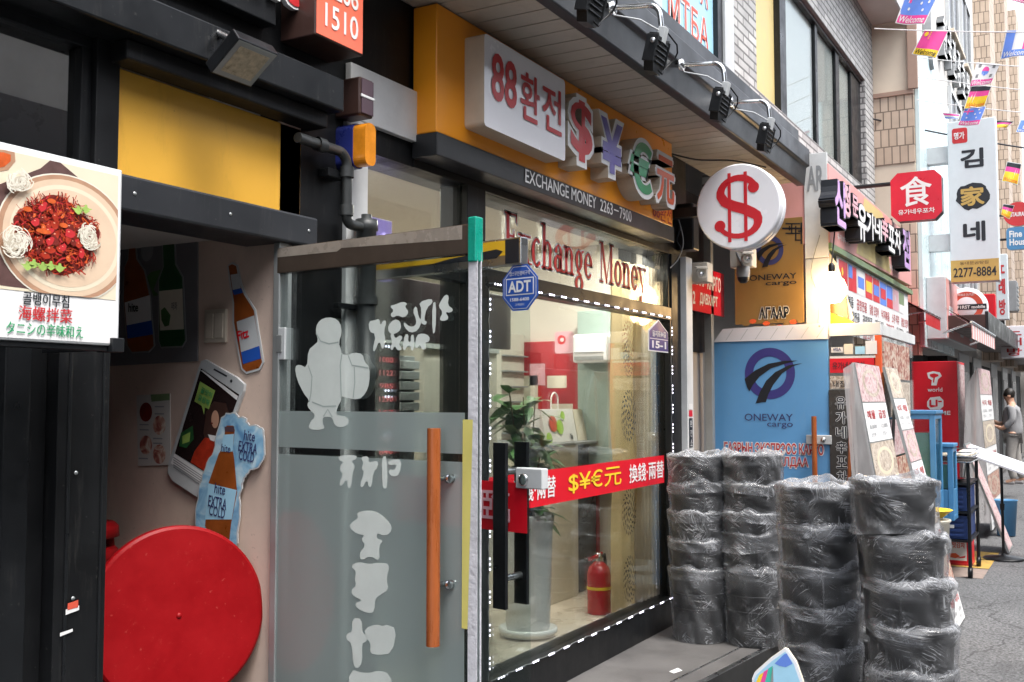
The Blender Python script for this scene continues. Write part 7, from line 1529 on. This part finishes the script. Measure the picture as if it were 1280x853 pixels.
for (X_, u0, u1, v0, v1, lab, m_, txts, oval) in ((21.0, 1258, 1290, 285, 313, 'blue rounded sign reading Fine House below the maroon oval sign', 'tank', ('Fine', 'House'), 0), (22.0, 1255, 1292, 254, 284, 'maroon oval hanging sign above the blue rounded sign', 'letred', ('RESTAURANT',), 1)):
    ya = PX(u0, 300, 'x', X_).y; yb_ = PX(u1, 300, 'x', X_).y; z1 = PX(u0, v0, 'x', X_).z; z0 = PX(u0, v1, 'x', X_).z; t = thing('oval_sign' if oval else 'blue_sign', (X_, (ya + yb_) / 2, z0), lab, 'sign'); Fo = FP(X_, ya, z0); wd = ya - yb_; H_ = z1 - z0
    b = MB(); b.prism(ell(wd / 2, H_ / 2, wd / 2, H_ / 2, 36) if oval else rrect(0, wd, 0, H_, .08), Fo, -.12, 0, m_, 'lgrey'); b.build('lightbox', t); b = MB()
    for k, s in enumerate(txts): b.text(s, Fo, wd * .12, H_ * ((.55 - .36 * k) if not oval else .40), wd * (.5 if s == 'Fine' else .74), H_ * (.30 if not oval else .18), 'paper', .002, bold=.03)
    b.build('lettering', t); arm_(t, X_ + .06, ya, YF - .06, (z0 + z1) / 2)
# sign letters and oval badge high on the tiled building
t = thing('facade_sign', (20, -.7, 8.5), 'row of raised white letters high on the tiled building', 'sign'); 
for k in range(6):
    u = 1192 + k * 5.5; v = 50 + k * 13; p = PX(u, v, 'y', YF - .22); b = MB(); b.text('한국관광호텔'[k], FX(YF - .005), p.x - .2, p.z - .25, .42, .62, 'paper', .0, .10, bold=.012, mside='grey'); b.build('block_letter', t)
p = PX(1185, 40, 'y', YF - .3); t = thing('oval_badge', (p.x, YF, p.z), 'white oval badge sign high on the tiled building near the flags', 'sign'); b = MB(); b.prism(ell(p.x, p.z, .26, .50, 36), FX(YF - .005), 0, .11, 'litewhite', 'grey'); b.build('lightbox', t)
# awnings
def awning(x0, x1, y0, y1, z0, z1, lab, m1, m2):
    t = thing('awning', ((x0 + x1) / 2, y0, z0), lab, 'awning'); n = int((x1 - x0) / .12); b = MB()
    for k in range(n): xx = x0 + (x1 - x0) * k / n; xe = x0 + (x1 - x0) * (k + 1) / n; m_ = m1 if k % 2 else m2; b.add([(xx, y0, z1), (xe, y0, z1), (xe, y1, z0), (xx, y1, z0), (xe, y1, z0 - .16), (xx, y1, z0 - .16), (xx, y0, z1 - .02), (xe, y0, z1 - .02), (xe, y1 + .01, z0 - .02), (xx, y1 + .01, z0 - .02)], [(0, 3, 2, 1), (3, 5, 4, 2), (6, 7, 8, 9)], m_)
    b.build('fabric', t); b = MB(); b.tube([(x0, y1, z0), (x1, y1, z0)], .015, 'steel', 8)
    for xx in (x0 + .05, x1 - .05): b.tube([(xx, y0, z0 - .1), (xx, y1, z0)], .012, 'steel', 8)
    b.build('frame', t)
xa = PX(1178, 440, 'y', -1.15).x; awning(xa, xa + 2.6, -1.15 + .0, -1.42, 2.38, 2.55, 'pink and white striped awning above the red booth', 'paper', 'pink')
xa = PX(1134, 385, 'y', -.55).x; awning(xa, xa + 1.3, -.2, -.75, 2.66, 3.0, 'dull maroon awning at the right end of the pink sign', 'letred', 'letred')
# small clutter of signs and boxes over the canopy
for u, v, m_, sx, sz, lab, nm in ((1240, 385, 'red', .25, .5, 'small red box sign right of the round outlet sign', 'box_sign'), (1252, 400, 'black2', .2, .8, 'thin black box sign beside the small red one', 'box_sign'), (1268, 370, 'grey', .5, .7, 'grey ventilator box above the square karaoke sign', 'vent_box')):
    p = PX(u, v, 'y', -.9); t = thing(nm, (p.x, -.9, p.z), lab, 'sign' if 'sign' in nm else 'vent'); B('case', t, (p.x, p.x + sx, -.95, -.56, p.z - sz / 2, p.z + sz / 2, m_), bevel=.015)
    B('face', t, (p.x + .02, p.x + sx - .02, -.956, -.951, p.z - sz / 2 + .03, p.z + sz / 2 - .03, 'whitew' if m_ == 'black2' else m_), bevel=.002)
    if nm == 'vent_box':
        for k in range(6): B('slat', t, (p.x + .03, p.x + sx - .03, -.97, -.957, p.z - .3 + k * .1, p.z - .27 + k * .1, 'alu'), bevel=0)

# ------------------------------------------------------------------ bunting
def flag(X, pts, design, lab, sag):
    """a small paper flag hung from a string; pts = four photo corners TL TR BR BL measured at street position X"""
    W_ = [PX(u, v, 'x', X) for u, v in pts]; c = sum(W_, Vector()) / 4
    t = thing('flag', c, lab, 'flag', 'welcome flags strung across the street')
    def P(a, b_, off): 
        top = W_[0].lerp(W_[1], a); bot = W_[3].lerp(W_[2], a); return top.lerp(bot, 1 - b_) + Vector((.03 * math.sin(a * 5 + sag) * (1 - b_) - off, 0, 0))
    def patch(b, x0, x1, y0, y1, m, off):
        n = 8; vs = []; fs = []
        for i in range(n + 1):
            for y in (y0, y1): vs.append(P(x0 + (x1 - x0) * i / n, y, off))
        for i in range(n): fs.append((2 * i, 2 * i + 2, 2 * i + 3, 2 * i + 1))
        b.add(vs, fs, m, True)
    def disc(b, cx, cy, rx, ry, m, off, a0=0, a1=360):
        e = ell(cx, cy, rx, ry, 20, a0, a1); b.ngon([P(x, y, off) for x, y in e], m, Vector((-1, 0, 0)))
    b = MB(); wl = 'red'; band = .27
    patch(b, 0, 1, 0, 1, 'paper', 0)
    y0 = band; g = .03
    if design == 'cn': patch(b, g, 1 - g, y0, 1 - g, 'mag', .003); disc(b, .18, .82, .08, .09, 'yl', .005); [disc(b, .34, .9 - .08 * k, .022, .03, 'yl', .005) for k in range(4)]; patch(b, g, 1 - g, g, y0, 'yl', .003); wl = 'ink'
    elif design == 'au': patch(b, g, 1 - g, y0, 1 - g, 'flagblue', .003); patch(b, .2, .27, .62, 1 - g, 'mag', .005); patch(b, g, .48, .76, .83, 'mag', .005); patch(b, .18, .2, .62, 1 - g, 'paper', .0045); [disc(b, x, y, .035, .045, 'paper', .005) for x, y in ((.26, .45), (.72, .85), (.82, .66), (.72, .42), (.6, .62))]; patch(b, g, 1 - g, g, y0, 'mag', .003); wl = 'paper'
    elif design == 'fr': patch(b, g, .33, y0, 1 - g, 'flagblue', .003); patch(b, .67, 1 - g, y0, 1 - g, 'mag', .003); patch(b, g, 1 - g, g, y0, 'flagblue', .003); wl = 'paper'
    elif design == 'de': patch(b, g, 1 - g, .76, 1 - g, 'ink', .003); patch(b, g, 1 - g, .52, .76, 'mag', .003); patch(b, g, 1 - g, y0, .52, 'yl', .003); patch(b, g, 1 - g, g, y0, 'yl', .0035); wl = 'orred'
    elif design == 'kr':
        disc(b, .5, .64, .15, .2, 'mag', .004, 0, 180); disc(b, .5, .64, .15, .2, 'flagblue', .004, 180, 360)
        for x, y in ((.2, .85), (.8, .85), (.2, .42), (.8, .42)): [patch(b, x - .06, x + .06, y - .05 + .05 * k, y - .025 + .05 * k, 'ink', .004) for k in range(3)]
        patch(b, g, 1 - g, g, y0, 'mag', .003); wl = 'paper'
    else: patch(b, g, 1 - g, .62, .9, 'mag', .003); patch(b, g, 1 - g, .1, .3, 'flagblue', .003)
    b.build('cloth', t)
    if design != 'xx':
        vs, fs = glyphs('Welcome', .01, .2, False); xs = [p[0] for p in vs]; ys = [p[1] for p in vs]; b = MB(); b.add([P(.08 + .84 * (p[0] - min(xs)) / (max(xs) - min(xs)), .05 + .19 * (p[1] - min(ys)) / (max(ys) - min(ys)), .006) for p in vs], fs, wl); b.build('lettering', t)
    return W_
FLG = [(10.5, [(1134, -12), (1176, -12), (1156, 32), (1119, 29)], 'au', 'blue Australian welcome flag at the very top beside the roof eaves'),
       (11.5, [(1156, 37), (1186, 38), (1170, 74), (1139, 67)], 'cn', 'magenta Chinese welcome flag with yellow lower band'),
       (11.5, [(1258, 38), (1296, 36), (1288, 70), (1250, 74)], 'fr', 'French tricolour welcome flag at the right edge'),
       (11.0, [(1250, -14), (1296, -12), (1290, 6), (1246, -1)], 'au', 'blue flag edge cut by the top right of the photo'),
       (14.0, [(1221, 78), (1250, 80), (1239, 104), (1212, 110)], 'kr', 'white South Korean welcome flag above the German one'),
       (14.0, [(1214, 108), (1240, 107), (1231, 133), (1205, 137)], 'de', 'black red gold welcome flag right under the South Korean flag'),
       (14.0, [(1206, 136), (1233, 133), (1224, 157), (1197, 157)], 'au', 'small blue Australian welcome flag just above the tall pale sign'),
       (14.5, [(1178, 141), (1200, 143), (1198, 150), (1181, 148)], 'xx', 'small white flag blown nearly flat left of the lower Australian flag'),
       (16.0, [(1246, 151), (1268, 152), (1258, 160), (1238, 161)], 'de', 'German flag blown nearly flat above the top right of the tall sign'),
       (17.0, [(1259, 202), (1277, 205), (1272, 231), (1252, 227)], 'de', 'German flag hanging right of the tall pale sign'),
       (19.0, [(1254, 255), (1268, 257), (1262, 274), (1251, 269)], 'de', 'tiny German flag in front of the maroon oval sign'),
       (17.5, [(1276, 150), (1296, 150), (1292, 165), (1270, 166)], 'fr', 'small tricolour flag low at the right edge')]
tops = []
for k, (X, pts, d, lab) in enumerate(FLG): tops.append(flag(X, pts, d, lab, k))
def string(p0, p1, lab, sag=.15, m='paper', r=.006):
    b = MB(); p0 = Vector(p0); p1 = Vector(p1); pts = []
    for i in range(17): t = i / 16; p = p0.lerp(p1, t); p.z -= sag * 4 * t * (1 - t); pts.append(p)
    b.tube(pts, r, m, 5); tag(b.build('string'), lab, 'string')
def yz(u, v, X): return PX(u, v, 'x', X)
for X, a, c_, lab in ((11.5, (1093, 36), (1300, 37), 'thin white string carrying the Chinese and French flags'), (14.0, (1146, 72), (1300, 82), 'thin white string carrying the South Korean flag'), (14.0, (1146, 96), (1300, 112), 'thin white string through the upper German flag'), (14.0, (1146, 125), (1300, 140), 'thin white string above the lower Australian flag')):
    p = yz(*a, X); q = yz(*c_, X); d = (q - p); string(p, p + d * 1.6, lab, .03)
p = PX(1085, 150, 'x', 13.9); q = PX(1300, 185, 'x', 16.0); string((13.9, -.01, p.z), q + (q - p) * .4, 'black cable sagging across the street over the tall sign', .05, 'ink', .012)

# ------------------------------------------------------------------ the man in grey
def skin_fig(name, verts, edges, radii, m, parent, off, root=0, sub=2, rot=0):
    me = bpy.data.meshes.new(name); me.from_pydata(verts, edges, []); o = bpy.data.objects.new(name, me); COL.objects.link(o); me.materials.append(m)
    o.modifiers.new('skin', 'SKIN'); me.skin_vertices[0]
    for i, r_ in enumerate(radii): me.skin_vertices[0].data[i].radius = r_ if isinstance(r_, tuple) else (r_, r_)
    me.skin_vertices[0].data[root].use_root = True
    s = o.modifiers.new('sub', 'SUBSURF'); s.levels = sub; s.render_levels = sub; o.modifiers['skin'].use_smooth_shade = True
    o.parent = parent; return o
XM = 19.0; fm = PX(1268, 606, 'x', XM); hm = PX(1262, 487, 'x', XM).z
man = thing('person', (XM, fm.y, max(0, fm.z)), 'man in a grey top and pale trousers looking down at his phone', 'person')
sc = (hm - max(0, fm.z)) / 1.74; man.scale = (sc, sc, sc); man.rotation_euler = (0, 0, R(90))   # local -y -> faces; local x forward is +Y(left in the photo)
# local frame: +x forward (towards the shops), +y his left, +z up
V = [(0, 0, .95), (0, 0, 1.10), (.01, 0, 1.28), (.0, 0, 1.42), (.02, 0, 1.50), (.05, 0, 1.585), (.065, 0, 1.66),      # 0..6 pelvis spine neck head
     (0, .18, 1.41), (-.02, .23, 1.18), (.16, .20, 1.02), (.25, .18, 1.06),                                             # 7..10 left arm
     (0, -.18, 1.41), (.0, -.24, 1.15), (.24, -.17, 1.10), (.33, -.12, 1.16),                                           # 11..14 right arm
     (.0, .09, .90), (.05, .10, .48), (.0, .11, .08), (.15, .12, .04), (0, -.09, .90), (-.04, -.10, .48), (-.13, -.11, .09), (.01, -.12, .04)]
E_ = [(0, 1), (1, 2), (2, 3), (3, 4), (4, 5), (5, 6), (3, 7), (7, 8), (8, 9), (9, 10), (3, 11), (11, 12), (12, 13), (13, 14), (0, 15), (15, 16), (16, 17), (17, 18), (0, 19), (19, 20), (20, 21), (21, 22)]
Rr = [(.07, .06), (.07, .06), (.08, .06), (.08, .07), (.055, .06), (.085, .095), (.085, .095), .065, .05, .042, .036, .065, .05, .042, .036, .10, .07, .05, .04, .10, .07, .05, .04]
skin_fig('body', V, E_, Rr, M['skin'], man, 0)
skin_fig('top', [(0, 0, .82), (0, 0, 1.10), (.01, 0, 1.28), (0, 0, 1.43), (0, .18, 1.42), (-.02, .23, 1.18), (.12, .21, 1.04), (0, -.18, 1.42), (.0, -.24, 1.15), (.20, -.18, 1.09)], [(0, 1), (1, 2), (2, 3), (3, 4), (4, 5), (5, 6), (3, 7), (7, 8), (8, 9)], [(.19, .155), (.178, .145), (.185, .145), (.145, .11), .085, .07, .055, .085, .07, .055], M['tshirt'], man, 0)
skin_fig('trousers', [(0, 0, .95), (0, .09, .86), (.05, .10, .48), (.0, .11, .09), (0, -.09, .86), (-.04, -.10, .48), (-.13, -.11, .10)], [(0, 1), (1, 2), (2, 3), (0, 4), (4, 5), (5, 6)], [(.16, .135), .115, .088, .07, .115, .088, .07], M['trouser'], man, 0)
for xa_, ya_ in ((-.02, .11), (-.15, -.11)): skin_fig('shoe', [(xa_, ya_, .05), (xa_ + .1, ya_, .045), (xa_ + .2, ya_, .035)], [(0, 1), (1, 2)], [(.05, .05), (.048, .045), (.04, .032)], M['shoe'], man, 0)
def loc_mesh(nm, mb, par): o = mb.build(nm); o.parent = par; return o
b = MB(); b.lathe([(.0001, .115), (.05, .105), (.088, .06), (.098, .0), (.092, -.05), (.06, -.06), (.0001, -.02)], (.045, 0, 1.655), 'hair', 20, (-.25, 0, 1)); loc_mesh('hair', b, man)
b = MB(); b.lathe([(.0001, .0), (.012, .01), (.018, .035), (.008, .06), (.0001, .065)], (.125, 0, 1.59), 'skin', 10, (.35, 0, 1)); loc_mesh('nose', b, man)
for s in (-1, 1):
    b = MB(); b.lathe([(.0001, -.008), (.022, -.006), (.032, 0), (.022, .008), (.0001, .006)], (.045, s * .088, 1.615), 'skin', 12, (0, s, 0)); loc_mesh('ear', b, man)
    b = MB(); b.lathe([(.0001, .006), (.009, .004), (.010, 0)], (.138, s * .032, 1.635), 'ink', 8, (1, 0, 0)); loc_mesh('eye', b, man)
b = MB(); b.box(.132, .142, -.024, .024, 1.555, 1.562, 'letred'); loc_mesh('mouth', b, man)
# hands: palm, four fingers and a thumb, closing on the phone
for side, wr in ((1, (.25, .18, 1.06)), (-1, (.33, -.12, 1.16))):
    w0 = Vector(wr); d = Vector((.9, -.3 * side, .3)).normalized(); s_ = Vector((0, 0, 1)).cross(d).normalized() * side
    vs = [tuple(w0 - d * .02), tuple(w0 + d * .05)]; es = [(0, 1)]; rs = [.028, .032]
    for k in range(4):
        b0 = w0 + d * .07 + s_ * (.024 - .016 * k); ln = (.065, .075, .07, .055)[k]; i = len(vs); vs += [tuple(b0), tuple(b0 + d * ln * .55 + Vector((0, 0, .012))), tuple(b0 + d * ln + Vector((0, 0, .035)))]; es += [(1, i), (i, i + 1), (i + 1, i + 2)]; rs += [.010, .009, .008]
    i = len(vs); vs += [tuple(w0 + d * .03 + s_ * .035 + Vector((0, 0, .012))), tuple(w0 + d * .065 + s_ * .045 + Vector((0, 0, .03)))]; es += [(1, i), (i, i + 1)]; rs += [.012, .010]
    skin_fig('hand', vs, es, rs, M['skin'], man, 0, sub=1)
ph2 = thing('phone', (0, 0, 0), 'black phone held by the man in grey', 'phone'); wpos = man.matrix_basis @ Vector((.40, -.13, 1.20)); ph2.location = wpos
b = MB(); F = FR(wpos, (0, 1, .25), (0, -.25, 1)); b.fbox(FR(wpos, (1, 0, 0), (0, .5, .85)), -.04, .04, -.08, .08, -.005, .005, 'ink'); b.build('case', ph2, .003); b = MB(); b.fbox(FR(wpos, (1, 0, 0), (0, .5, .85)), -.035, .035, -.07, .07, .0052, .006, 'screen'); b.build('screen', ph2)
